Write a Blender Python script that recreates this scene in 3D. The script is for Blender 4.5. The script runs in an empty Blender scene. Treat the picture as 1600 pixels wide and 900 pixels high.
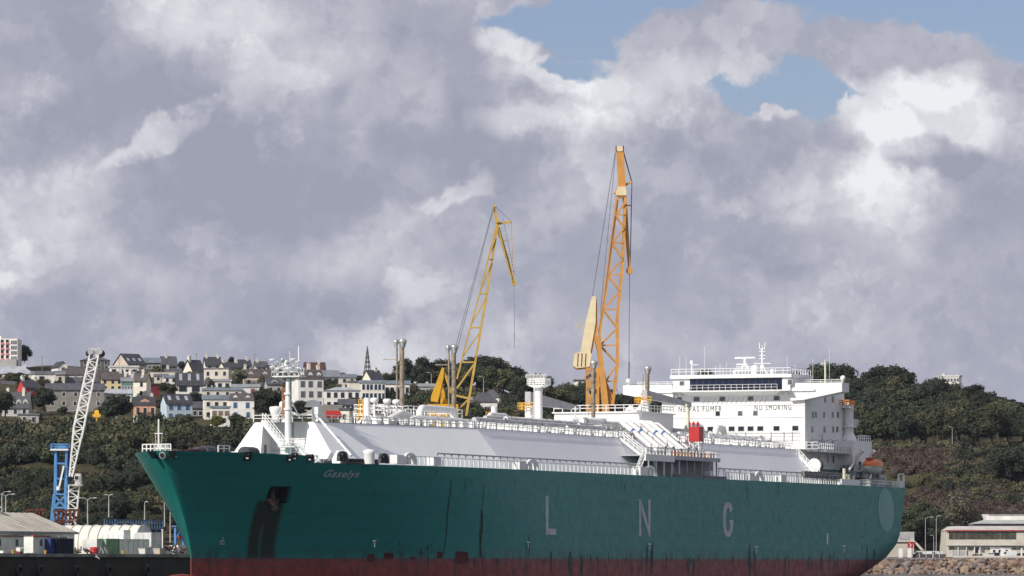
import bpy, math, random
import numpy as np
from mathutils import Vector, Matrix
R = math.radians
random.seed(7)
rng = np.random.default_rng(11)
scene = bpy.context.scene
col = scene.collection

# ------------------------------------------------------------------ camera
F = 7800.0      # focal length in pixels of the 1600 px wide photograph
HZ = 880.0      # horizon row
EYE = 3.1       # eye height over the water
cam_d = bpy.data.cameras.new('camera'); cam = bpy.data.objects.new('camera', cam_d); col.objects.link(cam)
cam.location = (0, 0, EYE); cam.rotation_euler = (R(90), 0, 0)
cam_d.sensor_width = 36.0; cam_d.lens = F / 1600 * 36.0
cam_d.shift_y = (HZ - 450) / 1600.0
cam_d.clip_start = 1.0; cam_d.clip_end = 20000
scene.camera = cam

# ------------------------------------------------------------------ sun, view
SUN_AZ = math.atan2(-0.705, -0.709)      # direction towards the sun, x = sin, y = cos
SUN_EL = R(35)
sd = bpy.data.lights.new('sun', 'SUN'); so = bpy.data.objects.new('sun', sd); col.objects.link(so)
sd.energy = 4.3; sd.angle = R(0.5); sd.color = (1.0, 0.95, 0.87)
tosun = Vector((math.sin(SUN_AZ) * math.cos(SUN_EL), math.cos(SUN_AZ) * math.cos(SUN_EL), math.sin(SUN_EL)))
so.rotation_euler = tosun.to_track_quat('Z', 'Y').to_euler(); so.location = tosun * 500
vs = scene.view_settings
vs.view_transform = 'Standard'; vs.look = 'None'; vs.exposure = 0.0; vs.gamma = 1.0; vs.use_curve_mapping = False

# ------------------------------------------------------------------ world: broken cloud
world = bpy.data.worlds.new('World'); scene.world = world; world.use_nodes = True
nt = world.node_tree; nt.nodes.clear()
class E:                                   # tiny expression builder over Math nodes
    def __init__(s, sock): s.k = sock
    def __add__(a, b): return M('ADD', a, b)
    def __sub__(a, b): return M('SUBTRACT', a, b)
    def __mul__(a, b): return M('MULTIPLY', a, b)
    def __truediv__(a, b): return M('DIVIDE', a, b)
    __radd__ = __add__; __rmul__ = __mul__
    def __rsub__(a, b): return M('SUBTRACT', b, a)
TREE = [nt]
def M(op, *a):
    n = TREE[0].nodes.new('ShaderNodeMath'); n.operation = op
    for i, v in enumerate(a):
        if isinstance(v, E): TREE[0].links.new(v.k, n.inputs[i])
        else: n.inputs[i].default_value = v
    return E(n.outputs[0])
def smooth(e, lo, hi, a=0.0, b=1.0):
    n = TREE[0].nodes.new('ShaderNodeMapRange'); n.interpolation_type = 'SMOOTHSTEP'; n.clamp = True
    TREE[0].links.new(e.k, n.inputs['Value'])
    for k, v in (('From Min', lo), ('From Max', hi), ('To Min', a), ('To Max', b)): n.inputs[k].default_value = v
    return E(n.outputs[0])
def noise(vec, scale, detail=6, rough=.55, lac=2.0):
    n = TREE[0].nodes.new('ShaderNodeTexNoise'); n.inputs['Scale'].default_value = scale
    n.inputs['Detail'].default_value = detail; n.inputs['Roughness'].default_value = rough; n.inputs['Lacunarity'].default_value = lac
    TREE[0].links.new(vec, n.inputs['Vector']); return n
tc = nt.nodes.new('ShaderNodeTexCoord'); D = tc.outputs['Generated']
sep = nt.nodes.new('ShaderNodeSeparateXYZ'); nt.links.new(D, sep.inputs[0])
dx, dy, dz = (E(sep.outputs[i]) for i in range(3))
hor = M('SQRT', dx * dx + dy * dy)
AZ = M('ARCTAN2', dx, dy) * F + 800.0          # azimuth and elevation of the sky direction,
EL = HZ - (dz / hor) * F                       # in units of 1/7800 rad
# domain warp
w1 = noise(D, 22, 5, .6); s1 = nt.nodes.new('ShaderNodeSeparateColor'); nt.links.new(w1.outputs['Color'], s1.inputs[0])
w2 = noise(D, 90, 7, .62); s2 = nt.nodes.new('ShaderNodeSeparateColor'); nt.links.new(w2.outputs['Color'], s2.inputs[0])
WU = AZ + (E(s1.outputs[0]) - .5) * 210.0 + (E(s2.outputs[0]) - .5) * 95.0
WV = EL + (E(s1.outputs[1]) - .5) * 170.0 + (E(s2.outputs[1]) - .5) * 85.0
def blob(u, v, ru, rv, rot, amp, soft):
    c, s = math.cos(R(rot)), math.sin(R(rot))
    p = (WU - u) * (c / ru) + (WV - v) * (s / ru)
    q = (WV - v) * (c / rv) - (WU - u) * (s / rv)
    return smooth(p * p + q * q, 1 + soft, max(0.0, 1 - soft), 0, amp)
BR = [ # azimuth, row, radii, tilt, strength, softness
 (250,205,95,17,-36,.55,.7),(150,290,150,70,-25,.34,1),(300,15,130,55,0,.42,.9),(500,60,130,85,0,.28,1),(670,150,48,85,5,.38,1),
 (588,205,30,60,10,.28,1),(705,322,55,17,-15,.5,.8),(640,400,150,60,-12,.42,1),(230,400,210,60,0,.24,1),(822,48,42,38,0,.42,.45),
 (870,118,62,34,20,.42,.5),(800,205,70,30,-20,.4,.8),(1000,165,160,62,-6,.42,1),(1203,168,44,12,0,.42,.9),(1440,180,140,64,8,.62,.7),
 (1365,265,60,90,0,.6,.8),(1245,275,120,40,-10,.42,.9),(1330,350,130,70,0,.42,1),(28,424,24,16,0,.4,.8),(870,320,80,60,-30,.3,1),
 (1480,130,80,40,0,.4,.6),(590,545,120,35,0,.22,1),(1100,520,300,45,0,.14,1)]
DK = [(100,40,120,75,0,.32,.8),(180,175,165,62,-22,.42,.8),(340,300,175,110,-12,.5,.75),(560,250,190,90,0,.22,1),(760,265,150,45,8,.26,.8),
 (720,380,95,40,-20,.3,.7),(1140,215,160,70,0,.34,.8),(1440,250,80,34,12,.75,.6),(1240,385,110,50,0,.34,.8),(1110,330,90,60,0,.2,1),
 (1510,330,160,70,0,.26,.9),(450,470,320,50,0,.2,1),(950,450,190,80,0,.2,1),(60,230,120,60,0,.18,1),(1380,330,60,30,20,.3,.8)]
HOLE = [(965,25,170,62,8,1,.35),(880,60,110,55,25,1,.35),(1240,135,150,58,8,1.1,.35),(1320,8,150,50,10,1,.35),(1580,45,140,62,25,1,.35)]
COVER = [(1130,70,165,60,-8,1.2,.55),(1440,95,150,62,10,1.2,.55),(1020,120,90,30,0,.6,.6),(1430,200,125,60,0,1.5,.4),(1203,170,48,14,0,1.0,.8),(1200,190,90,18,0,.9,.9),(822,60,60,50,0,1,.4),(950,75,90,25,0,.5,1)]
def total(L, s=1.0):
    t = None
    for b in L: b = b[:5] + (b[5]*s, b[6]); t = blob(*b) if t is None else t + blob(*b)
    return t
n1 = noise(D, 30, 8, .58); n2 = noise(D, 110, 9, .62); n3 = noise(D, 9, 4, .5)
fb = (E(n1.outputs['Fac']) - .5) * 1.5 + (E(n2.outputs['Fac']) - .5) * .85 + (E(n3.outputs['Fac']) - .5) * .5
n4 = noise(D, 330, 6, .6); n5 = noise(D, 34, 11, .60); n6 = noise(D, 62, 10, .62)
crisp = smooth(E(n5.outputs['Fac']) + (E(s2.outputs[2]) - .5)*.12, .545, .60) * .22 + smooth(E(n6.outputs['Fac']), .56, .60) * .13 - smooth(E(n6.outputs['Fac']), .46, .38) * .16
bright = (total(BR) - total(DK, .72) + fb * .78 + crisp + (E(n4.outputs['Fac']) - .5) * .22 + .34) * .82
ramp = nt.nodes.new('ShaderNodeValToRGB'); nt.links.new(bright.k, ramp.inputs[0])
cr = ramp.color_ramp; cr.elements[0].position = 0.0; cr.elements[0].color = (.295, .308, .388, 1)
cr.elements[1].position = 1.0; cr.elements[1].color = (.74, .75, .78, 1)
for p, c in ((.22, (.345, .354, .430, 1)), (.44, (.43, .436, .500, 1)), (.64, (.535, .537, .585, 1)), (.84, (.64,.645,.685,1))):
    e = cr.elements.new(p); e.color = c
hole = total(HOLE) - total(COVER) + (E(n2.outputs['Fac']) - .5) * .9
hmask = smooth(hole, .12, .88)
sky = nt.nodes.new('ShaderNodeTexSky'); sky.sky_type = 'NISHITA'; sky.sun_disc = False
sky.sun_elevation = SUN_EL; sky.sun_rotation = SUN_AZ; sky.ozone_density = 2.0; sky.air_density = 1.0; sky.dust_density = .5
bg1 = nt.nodes.new('ShaderNodeBackground'); bg1.inputs['Strength'].default_value = 0.085
tn = nt.nodes.new('ShaderNodeMix'); tn.data_type = 'RGBA'; tn.blend_type = 'MULTIPLY'; tn.inputs['Factor'].default_value = 1; tn.inputs['B'].default_value = (.84,.80,.97,1); nt.links.new(sky.outputs[0], tn.inputs['A']); nt.links.new(tn.outputs['Result'], bg1.inputs['Color'])
bg2 = nt.nodes.new('ShaderNodeBackground'); bg2.inputs['Strength'].default_value = 1.16
nt.links.new(ramp.outputs[0], bg2.inputs['Color'])
mx = nt.nodes.new('ShaderNodeMixShader'); nt.links.new(hmask.k, mx.inputs[0])
nt.links.new(bg2.outputs[0], mx.inputs[1]); nt.links.new(bg1.outputs[0], mx.inputs[2])
out = nt.nodes.new('ShaderNodeOutputWorld'); nt.links.new(mx.outputs[0], out.inputs[0])
# ------------------------------------------------------------------ helpers
def at(u, v, Y): return Vector(((u - 800) / F * Y, Y, EYE + (HZ - v) / F * Y))
def px(Y): return F / Y                     # pixels per metre at that distance
def lerp(a, b, t): return a + (b - a) * t
class MB:
    """collects shapes, then links them as one mesh object"""
    def __init__(s): s.v = []; s.f = []; s.sm = []
    def add(s, vs, fs, smooth=False):
        n = len(s.v); s.v += [tuple(p) for p in vs]; s.f += [tuple(i + n for i in f) for f in fs]; s.sm += [smooth] * len(fs); return s
    def hexa(s, p, smooth=False):           # 8 corners: bottom 4 ccw, top 4 ccw
        return s.add(p, [(3,2,1,0),(4,5,6,7),(0,1,5,4),(1,2,6,5),(2,3,7,6),(3,0,4,7)], smooth)
    def box(s, x0, x1, y0, y1, z0, z1):
        return s.hexa([(x0,y0,z0),(x1,y0,z0),(x1,y1,z0),(x0,y1,z0),(x0,y0,z1),(x1,y0,z1),(x1,y1,z1),(x0,y1,z1)])
    def prism(s, poly, vec):                # polygon (3d points) extruded along vec
        n = len(poly); v = Vector(vec); P = [Vector(p) for p in poly]
        fs = [tuple(range(n))[::-1], tuple(range(n, 2*n))] + [(i, (i+1) % n, n + (i+1) % n, n + i) for i in range(n)]
        return s.add(P + [p + v for p in P], fs)
    def bar(s, a, b, w, h=None):            # square bar
        h = h or w; a = Vector(a); b = Vector(b); d = (b - a)
        if d.length < 1e-6: return s
        d.normalize(); up = Vector((0,0,1)) if abs(d.z) < .95 else Vector((1,0,0))
        sx = d.cross(up).normalized() * (w/2); sy = sx.cross(d).normalized() * (h/2)
        return s.hexa([a-sx-sy, a+sx-sy, a+sx+sy, a-sx+sy, b-sx-sy, b+sx-sy, b+sx+sy, b-sx+sy])
    def tube(s, a, b, r, n=8, r2=None, caps=True, smooth=True):
        r2 = r if r2 is None else r2; a = Vector(a); b = Vector(b); d = (b - a)
        if d.length < 1e-6: return s
        d.normalize(); up = Vector((0,0,1)) if abs(d.z) < .95 else Vector((1,0,0))
        sx = d.cross(up).normalized(); sy = sx.cross(d).normalized(); vs = []
        for c, rr in ((a, r), (b, r2)):
            for i in range(n):
                t = 2*math.pi*i/n; vs.append(c + sx*(math.cos(t)*rr) + sy*(math.sin(t)*rr))
        s.add(vs, [(i, (i+1) % n, n+(i+1) % n, n+i) for i in range(n)], smooth)
        if caps: s.add(vs, [tuple(range(n))[::-1], tuple(range(n, 2*n))])
        return s
    def path(s, pts, r, n=8):               # bent pipe
        pts = [Vector(p) for p in pts]
        for i in range(len(pts)-1): s.tube(pts[i], pts[i+1], r, n)
        for p in pts[1:-1]: s.ball(p, r*1.02, 8, 5)
        return s
    def lathe(s, c, prof, n=12, smooth=True):  # prof: (radius, height)
        c = Vector(c); vs = []; m = len(prof)
        for r, h in prof:
            for i in range(n):
                t = 2*math.pi*i/n; vs.append(c + Vector((r*math.cos(t), r*math.sin(t), h)))
        fs = [(j*n+i, j*n+(i+1) % n, (j+1)*n+(i+1) % n, (j+1)*n+i) for j in range(m-1) for i in range(n)]
        s.add(vs, fs, smooth); s.add(vs, [tuple(range(n))[::-1], tuple(range((m-1)*n, m*n))]); return s
    def ball(s, c, r, n=10, m=6, sz=1.0):
        c = Vector(c); vs = []
        for j in range(m+1):
            p = math.pi*j/m
            for i in range(n):
                t = 2*math.pi*i/n; vs.append(c + Vector((r*math.sin(p)*math.cos(t), r*math.sin(p)*math.sin(t), -r*sz*math.cos(p))))
        return s.add(vs, [(j*n+i, j*n+(i+1) % n, (j+1)*n+(i+1) % n, (j+1)*n+i) for j in range(m) for i in range(n)], True)
    def rail(s, pts, h=1.0, gap=1.5, r=.035, lv=(1.0, .55), rr=None):
        pts = [Vector(p) for p in pts]; rr = rr or r
        for a, b in zip(pts, pts[1:]):
            L = (b-a).length; k = max(1, round(L/gap))
            for i in range(k+1):
                p = a.lerp(b, i/k); s.bar(p, p + Vector((0,0,h)), r*2)
            for l in lv: s.bar(a + Vector((0,0,h*l)), b + Vector((0,0,h*l)), rr*2)
        return s
    def lattice(s, a, b, wa, wb, da, db, n, rc, rb, side=(1,0,0)):   # four-chord boom with zig-zag bracing
        a = Vector(a); b = Vector(b); d = (b-a).normalized(); sx = (Vector(side) - d*Vector(side).dot(d)).normalized(); sy = d.cross(sx).normalized()
        def c(t, i, j): return a.lerp(b, t) + sx*(i*lerp(wa, wb, t)/2) + sy*(j*lerp(da, db, t)/2)
        for i in (-1, 1):
            for j in (-1, 1): s.bar(c(0,i,j), c(1,i,j), rc*2)
        for k in range(n):
            t0, t1 = k/n, (k+1)/n
            for j in (-1, 1):
                s.bar(c(t0, -1 if k % 2 else 1, j), c(t1, 1 if k % 2 else -1, j), rb*2); s.bar(c(t1,-1,j), c(t1,1,j), rb*1.6)
            for i in (-1, 1):
                s.bar(c(t0, i, -1 if k % 2 else 1), c(t1, i, 1 if k % 2 else -1), rb*2)
        return s
    def mesh(s, name):
        me = bpy.data.meshes.new(name); me.from_pydata(s.v, [], s.f)
        me.polygons.foreach_set('use_smooth', s.sm); me.update(); return me
    def build(s, name, mat, parent=None, label=None, kind=None, recalc=False):
        me = s.mesh(name)
        if recalc:
            import bmesh
            bm = bmesh.new(); bm.from_mesh(me); bmesh.ops.recalc_face_normals(bm, faces=bm.faces); bm.to_mesh(me); bm.free()
        me.materials.append(mat); o = bpy.data.objects.new(name, me); col.objects.link(o)
        if parent is not None: o.parent = parent
        if label: o['label'] = label
        if kind: o['kind'] = kind
        return o
def inst(name, me, parent=None, loc=(0,0,0), rz=0, sc=None, mat=None):
    o = bpy.data.objects.new(name, me); col.objects.link(o); o.location = loc; o.rotation_euler = (0,0,rz)
    if sc: o.scale = sc
    if parent is not None: o.parent = parent
    return o
def tag(o, label, cat, group=None, kind=None):
    o['label'] = label; o['category'] = cat
    if group: o['group'] = group
    if kind: o['kind'] = kind
    return o
def thing(name, loc, label, cat, group=None, rz=0):
    o = bpy.data.objects.new(name, None); col.objects.link(o); o.location = loc; o.rotation_euler = (0,0,rz); o.empty_display_size = .5
    return tag(o, label, cat, group)
def copy_tree(o, parent=None):
    c = o.copy(); col.objects.link(c); c.parent = parent
    for ch in o.children: copy_tree(ch, c)
    return c

# ------------------------------------------------------------------ materials
def mat(name, c, rough=.6, var=.18, scale=.6, metal=0.0, spec=.4, bump=0.0, bscale=4.0, streak=0.0, c2=None, coat=0.0, attr=None):
    m = bpy.data.materials.new(name); m.use_nodes = True; t = m.node_tree; b = t.nodes['Principled BSDF']
    b.inputs['Roughness'].default_value = rough; b.inputs['Metallic'].default_value = metal
    b.inputs['Specular IOR Level'].default_value = spec; b.inputs['Coat Weight'].default_value = coat
    TREE[0] = t
    tcn = t.nodes.new('ShaderNodeTexCoord')
    n = noise(tcn.outputs['Object'], scale, 6, .6)
    c2 = c2 or tuple(x*(1-2*var) for x in c)
    mixn = t.nodes.new('ShaderNodeMix'); mixn.data_type = 'RGBA'
    hi = tuple(min(1, x*(1+var*.5)) for x in c)
    mixn.inputs['A'].default_value = (*hi, 1); mixn.inputs['B'].default_value = (*c2, 1)
    f = smooth(E(n.outputs['Fac']), .3, .75)
    if streak:
        mp = t.nodes.new('ShaderNodeMapping'); mp.inputs['Scale'].default_value = (1.6, 1.6, .06); t.links.new(tcn.outputs['Object'], mp.inputs[0])
        n2 = noise(mp.outputs[0], .9, 6, .65)
        f = M('ADD', f * (1-streak), smooth(E(n2.outputs['Fac']), .5, .8) * streak)
    t.links.new(f.k, mixn.inputs['Factor'])
    res = mixn.outputs['Result']
    if attr:
        an = t.nodes.new('ShaderNodeAttribute'); an.attribute_name = attr
        mm = t.nodes.new('ShaderNodeMix'); mm.data_type = 'RGBA'; mm.blend_type = 'MULTIPLY'; mm.inputs['Factor'].default_value = 1
        t.links.new(res, mm.inputs['A']); t.links.new(an.outputs['Color'], mm.inputs['B']); res = mm.outputs['Result']
    t.links.new(res, b.inputs['Base Color'])
    if bump:
        n3 = noise(tcn.outputs['Object'], bscale, 5, .6); bp = t.nodes.new('ShaderNodeBump'); bp.inputs['Strength'].default_value = bump
        bp.inputs['Distance'].default_value = .2; t.links.new(n3.outputs['Fac'], bp.inputs['Height']); t.links.new(bp.outputs[0], b.inputs['Normal'])
    return m
MT = {}
def PM(key, *a, **k):
    if key not in MT: MT[key] = mat(key, *a, **k)
    return MT[key]
WHITE = PM('white_ship_paint', (.80,.80,.78), .45, .05, .3, streak=.35)
WHITE2 = PM('white_pipe_paint', (.78,.78,.76), .4, .07, .8)
GREYW = PM('pale_grey_trunk_paint', (.80,.80,.81), .5, .03, .12, streak=.3)
LGREY = PM('light_grey_paint', (.45,.45,.46), .5, .12, .5)
MGREY = PM('mid_grey_paint', (.22,.22,.24), .55, .15, .5)
DARK = PM('dark_metal', (.03,.03,.035), .5, .2, .8)
RUSTY = PM('rusty_mast_metal', (.30,.26,.20), .55, .3, .9, metal=.2, c2=(.16,.12,.08))
STEEL = PM('bright_steel', (.55,.56,.54), .35, .15, 1.5, metal=.7)
REDP = PM('red_paint', (.48,.03,.03), .4, .1, .8)
DRED = PM('dark_red_paint', (.16,.02,.02), .55, .2, .8)
YELP = PM('yellow_paint', (.72,.40,.04), .45, .1, .8)
ORNP = PM('orange_paint', (.75,.16,.03), .4, .1, .8)
GLASS = PM('dark_window_glass', (.018,.022,.03), .12, .1, .5, spec=.6)
GLASSG = PM('grey_window_glass', (.12,.13,.14), .2, .15, .5, spec=.5)
BLUEP = PM('blue_band_paint', (.04,.13,.42), .45, .1, .6)
# ------------------------------------------------------------------ the gas carrier
SA, SC = .369, .9294
TX, TY = -52.1, 689.4
SHIP = thing('gas_carrier', (TX, TY, 0), 'teal-hulled gas tanker with white trunk deck and LNG in pale letters on its side', 'ship', rz=math.atan2(SC, SA))
def sh(u, v, x=None, y=None):               # photo point -> ship coordinates (x aft, y starboard, z up)
    k = (u - 800) / F
    if y is not None: x = (k*(TY + SA*y) - TX + SC*y) / (SA - k*SC)
    else: y = (TX + SA*x - k*(TY + SC*x)) / (k*SA + SC)
    Y = TY + SC*x + SA*y
    return Vector((x, y, EYE + (HZ - v)*Y/F))
B2, DK_Z, BOOT = 21.7, 17.45, 3.78
def interp(x, pts): return float(np.interp(x, [p[0] for p in pts], [p[1] for p in pts]))
SIL = [(-4,19.5),(0,18.5),(2.0,18.2),(4.0,18.2),(6.0,16.9),(9.1,13.5),(12.2,9.1),(16.75,2.3),(18.9,0)]      # where the starboard flare shows past the stem
STEM = [(-4,19.5),(0,18.6),(2.0,18.3),(4.0,18.3),(6.0,17.6),(9.1,15.8),(12.2,13.6),(16.75,10.2),(18.9,8.6)]
STERN = [(-4,254),(-1,267),(.7,274),(2.5,280.5),(4.3,286.5),(6.5,291),(8,292.6),(18,293.2)]
SIL = [(4,18.2),(9,13.7),(14,6.7),(18.9,-.2)]
PST = np.polyfit([4,7,9.1,12.2,16.75,18.9], [18.3,17.2,16.0,13.8,10.2,8.5], 3)
def stem(z): return interp(z, STEM) if z < 4 else float(np.polyval(PST, z))
def shape(z): return 2.0, (1.0 if z < 4 else 1.0 - .40*((z-4)/14.9)**.9)
EZ, EL_ = [], []
for z_ in (4,6,8,10,12,14,16,17.5,18.9):
    e_, q_ = shape(z_); xs__, x0__ = stem(z_), float(np.interp(z_, [p[0] for p in SIL], [p[1] for p in SIL])); lo_, hi_ = 30.0, 110.0
    for _ in range(30):
        L_ = (lo_+hi_)/2; tt = np.linspace(.002, 1, 300); bb = B2*(1-(1-tt)**e_)**q_; bad = np.max(bb - .487*(xs__ + L_*tt - x0__)) > .05
        if bad: lo_ = L_
        else: hi_ = L_
    EZ.append(z_); EL_.append(L_)
PEN = np.polyfit(EZ, EL_, 3)
def entr(z): return float(np.polyval(PEN, max(4, z)))
def half(x, z):
    xs = stem(z); t = (x - xs)/entr(z)
    if t <= 0: return 0.0
    e, q = shape(z); b = B2 * (1 - (1 - min(1, t))**e)**q
    xe = interp(z, STERN); run = interp(z, [(-4,50),(0,32),(4,22),(8,12),(13,9),(18,8)])
    g = (xe - x)/run
    if g < 1:
        end = interp(z, [(-4,.6),(0,.80),(4,.87),(8,.90),(13,.93),(18,.95)])
        b *= end + (1-end)*(1 - (1-max(0, g))**2.0)
    return b
zs = [-4,-2,0,1,2,3,BOOT,4.5,5.5,6.5,7.5,8.5,9.5,10.5,11.5,12.5,13.5,14.5,15.5,16.5,DK_Z]
ts = sorted(set([round(.18*(i/34)**2.0, 6) for i in range(0, 35)] + [.2,.22,.25,.28,.32,.4,.5,.6,.7,.75,.79,.82,.85,.87,.89,.91,.93,.95,.965,.98,.99,1.0]))
V = []; nz = len(zs); ntt = len(ts)
for sgn in (-1, 1):
    for z in zs:
        xs, xe = stem(z), interp(z, STERN)
        for t in ts:
            x = xs + (xe-xs)*t; V.append((x, sgn*half(x, z), z))
hb = MB(); fs = []
def I(s, j, i): return (s*nz + j)*ntt + i
for s in (0, 1):
    for j in range(nz-1):
        for i in range(ntt-1):
            q = (I(s,j,i), I(s,j,i+1), I(s,j+1,i+1), I(s,j+1,i)); fs.append(q if s == 0 else q[::-1])
hb.add(V, fs, True)
cap = [(I(0,j,ntt-1), I(1,j,ntt-1), I(1,j+1,ntt-1), I(0,j+1,ntt-1)) for j in range(nz-1)]
cap += [(I(0,nz-1,i), I(0,nz-1,i+1), I(1,nz-1,i+1), I(1,nz-1,i)) for i in range(ntt-1)]
cap += [(I(1,0,i), I(1,0,i+1), I(0,0,i+1), I(0,0,i)) for i in range(ntt-1)]
hb.add(V, cap, False)
# bulbous bow
vs = []
for j in range(13):
    p = math.pi*j/12
    for i in range(16):
        a = 2*math.pi*i/16; vs.append((15 - 9.5*math.cos(p), 2.7*math.sin(p)*math.cos(a), -1.3 + 2.9*math.sin(p)*math.sin(a)))
hb.add(vs, [(j*16+i, j*16+(i+1) % 16, (j+1)*16+(i+1) % 16, (j+1)*16+i) for j in range(12) for i in range(16)], True)
# ---- hull paint
HP = bpy.data.materials.new('teal_hull_paint'); HP.use_nodes = True; t = HP.node_tree; TREE[0] = t; bs = t.nodes['Principled BSDF']
tcn = t.nodes.new('ShaderNodeTexCoord'); OB = tcn.outputs['Object']; sp = t.nodes.new('ShaderNodeSeparateXYZ'); t.links.new(OB, sp.inputs[0])
ox, oz = E(sp.outputs[0]), E(sp.outputs[2])
def mixc(f, a, b, mode='MIX'):
    n = t.nodes.new('ShaderNodeMix'); n.data_type = 'RGBA'; n.blend_type = mode
    t.links.new(f.k, n.inputs['Factor'])
    for key, c in (('A', a), ('B', b)):
        if isinstance(c, tuple): n.inputs[key].default_value = (*c, 1)
        else: t.links.new(c, n.inputs[key])
    return n.outputs['Result']
mp = t.nodes.new('ShaderNodeMapping'); mp.inputs['Scale'].default_value = (1, 1, .1); t.links.new(OB, mp.inputs[0])
nA = E(noise(OB, .05, 6, .6).outputs['Fac']); nB = E(noise(mp.outputs[0], .35, 7, .65).outputs['Fac']); nC = E(noise(OB, .6, 8, .7).outputs['Fac'])
mp2 = t.nodes.new('ShaderNodeMapping'); mp2.inputs['Scale'].default_value = (1, 1, .22); t.links.new(OB, mp2.inputs[0]); nD = E(noise(mp2.outputs[0], .8, 6, .6).outputs['Fac'])
teal = mixc(smooth(nA, .3, .7), (.008,.205,.178), (.010,.185,.165))
teal = mixc(smooth(nB, .66, .84, 0, .35), teal, (.014,.075,.060))                       # run-off streaks
grime = smooth(oz + nC*4.5, 8.4, 5.6) * smooth(nD, .40, .66, 0, .85)
teal = mixc(grime, teal, (.035,.035,.040))
def band(x0, x1, e): return smooth(ox, x0-e, x0+e) * smooth(ox, x1+e, x1-e)
def vband(z0, z1, e): return smooth(oz, z0-e, z0+e) * smooth(oz, z1+e, z1-e)
algae_slot = len(t.nodes)
red = mixc(smooth(nC, .35, .7), (.26,.030,.017), (.125,.020,.014))
red = mixc(smooth(nD, .52, .70, 0, .75), red, (.040,.014,.012))
red = mixc(smooth(oz + nC*1.2, 2.0, .9, 0, .7), red, (.035,.018,.013))
scuff = mixc(smooth(nB, .60, .7, 0, .8) * smooth(oz, 5.2, 3.6), teal, (.10,.012,.008))
ox2 = ox
def hullhit(u, v):                          # photo point -> point on the port side of the hull
    b = 15.0
    for _ in range(60):
        p = sh(u, v, y=-b); b = .5*b + .5*half(p.x, p.z)
    return p
pk = [hullhit(420,760), hullhit(455,759.5), hullhit(449,786), hullhit(409,788)]
def edge(u0, v0, u1, v1):
    a, b = hullhit(u0,v0), hullhit(u1,v1); k = (b.x-a.x)/(b.z-a.z); return ox - (oz*k + (a.x-k*a.z))
eL, eR, eM, eN = edge(396,800,385,868), edge(440,800,428,868), edge(412,800,401,868), edge(415,800,404,868)
al = (smooth(eL, -.3, .5) * smooth(eR, .5, -.5) - smooth(eM, -.1, .5) * smooth(eN, .5, -.1) * smooth(oz, 9.5, 7.5, 0, .8)) * smooth(oz + (nC-.5)*1.5, 12.4, 11.6) * smooth(nB + nC*.6, .45, .75, .7, .97)
rust = mixc(smooth(nD + nC*.4, .62, .85), (.012,.034,.016), (.045,.022,.012))
scuff = mixc(al, scuff, rust)
up = smooth(oz + (nC-.5)*.12, BOOT-.02, BOOT+.02)
tide = smooth(oz, BOOT+.35, BOOT+.1) * smooth(oz, BOOT-.9, BOOT-.2)
full = mixc(up, red, scuff)
full = mixc(tide*.35, full, (.05,.055,.085))
wv = t.nodes.new('ShaderNodeTexBrick'); FULL_ = full
t.links.new((up*-.06 + smooth(nC, .3, .7, .42, .62)).k, bs.inputs['Roughness']); bs.inputs['Specular IOR Level'].default_value = .45
nb = noise(OB, .35, 3, .5); bp = t.nodes.new('ShaderNodeBump'); bp.inputs['Strength'].default_value = .25; bp.inputs['Distance'].default_value = .12
# plate seams
wv.inputs['Scale'].default_value = 1.0; wv.inputs['Brick Width'].default_value = 11.0; wv.inputs['Row Height'].default_value = 2.6
wv.inputs['Mortar Size'].default_value = .05; wv.inputs['Color1'].default_value = wv.inputs['Color2'].default_value = (1,1,1,1); wv.inputs['Mortar'].default_value = (0,0,0,1)
cb = t.nodes.new('ShaderNodeCombineXYZ'); t.links.new(ox.k, cb.inputs[0]); t.links.new(oz.k, cb.inputs[1]); t.links.new(cb.outputs[0], wv.inputs['Vector'])
full = mixc((1.0 - E(wv.outputs['Color'])) * smooth(nA, .35, .6, .12, .5), FULL_, (.004,.05,.045)); t.links.new(full, bs.inputs['Base Color'])
hgt = E(nb.outputs['Fac']) + E(wv.outputs['Color'])*.25; t.links.new(hgt.k, bp.inputs['Height']); t.links.new(bp.outputs[0], bs.inputs['Normal'])
hull = hb.build('hull', HP, SHIP, recalc=True)
# anchor pocket cut into the flare
cut = MB(); inn = [Vector((p.x+.6, p.y+2.2, p.z)) for p in pk]; outp = [Vector((p.x, p.y-2.5, p.z)) for p in pk]
cut.hexa([outp[0],outp[1],outp[2],outp[3],inn[0],inn[1],inn[2],inn[3]])
co = cut.build('cutter', DARK, None, recalc=True); co.parent = SHIP
bm_ = hull.modifiers.new('b', 'BOOLEAN'); bm_.operation = 'DIFFERENCE'; bm_.object = co; bm_.solver = 'EXACT'
dg = bpy.context.evaluated_depsgraph_get(); nm = bpy.data.meshes.new_from_object(hull.evaluated_get(dg)); hull.modifiers.clear(); hull.data = nm; nm.name = 'hull'; nm.set_sharp_from_angle(angle=R(38))
bpy.data.objects.remove(co)
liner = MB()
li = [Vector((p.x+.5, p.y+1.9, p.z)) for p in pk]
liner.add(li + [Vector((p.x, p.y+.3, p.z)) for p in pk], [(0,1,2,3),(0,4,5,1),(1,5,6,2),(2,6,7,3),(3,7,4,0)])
liner.build('anchor_pocket', PM('dark_pocket_steel', (.014,.018,.014), .7, .3, 1.2), hull)  # near-black lining inside the cut
an = MB(); c = (pk[2] + pk[3])*.5 + Vector((.2, .5, .5)); 
an.bar(c + Vector((0,0,1.6)), c + Vector((0,-.2,-.9)), .5, .45); an.bar(c + Vector((-1.7,-.1,.1)), c + Vector((0,-.3,-1.0)), .55, .5); an.bar(c + Vector((1.7,-.1,.1)), c + Vector((0,-.3,-1.0)), .55, .5); an.ball(c + Vector((0,-.3,-1.1)), .55)
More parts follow.
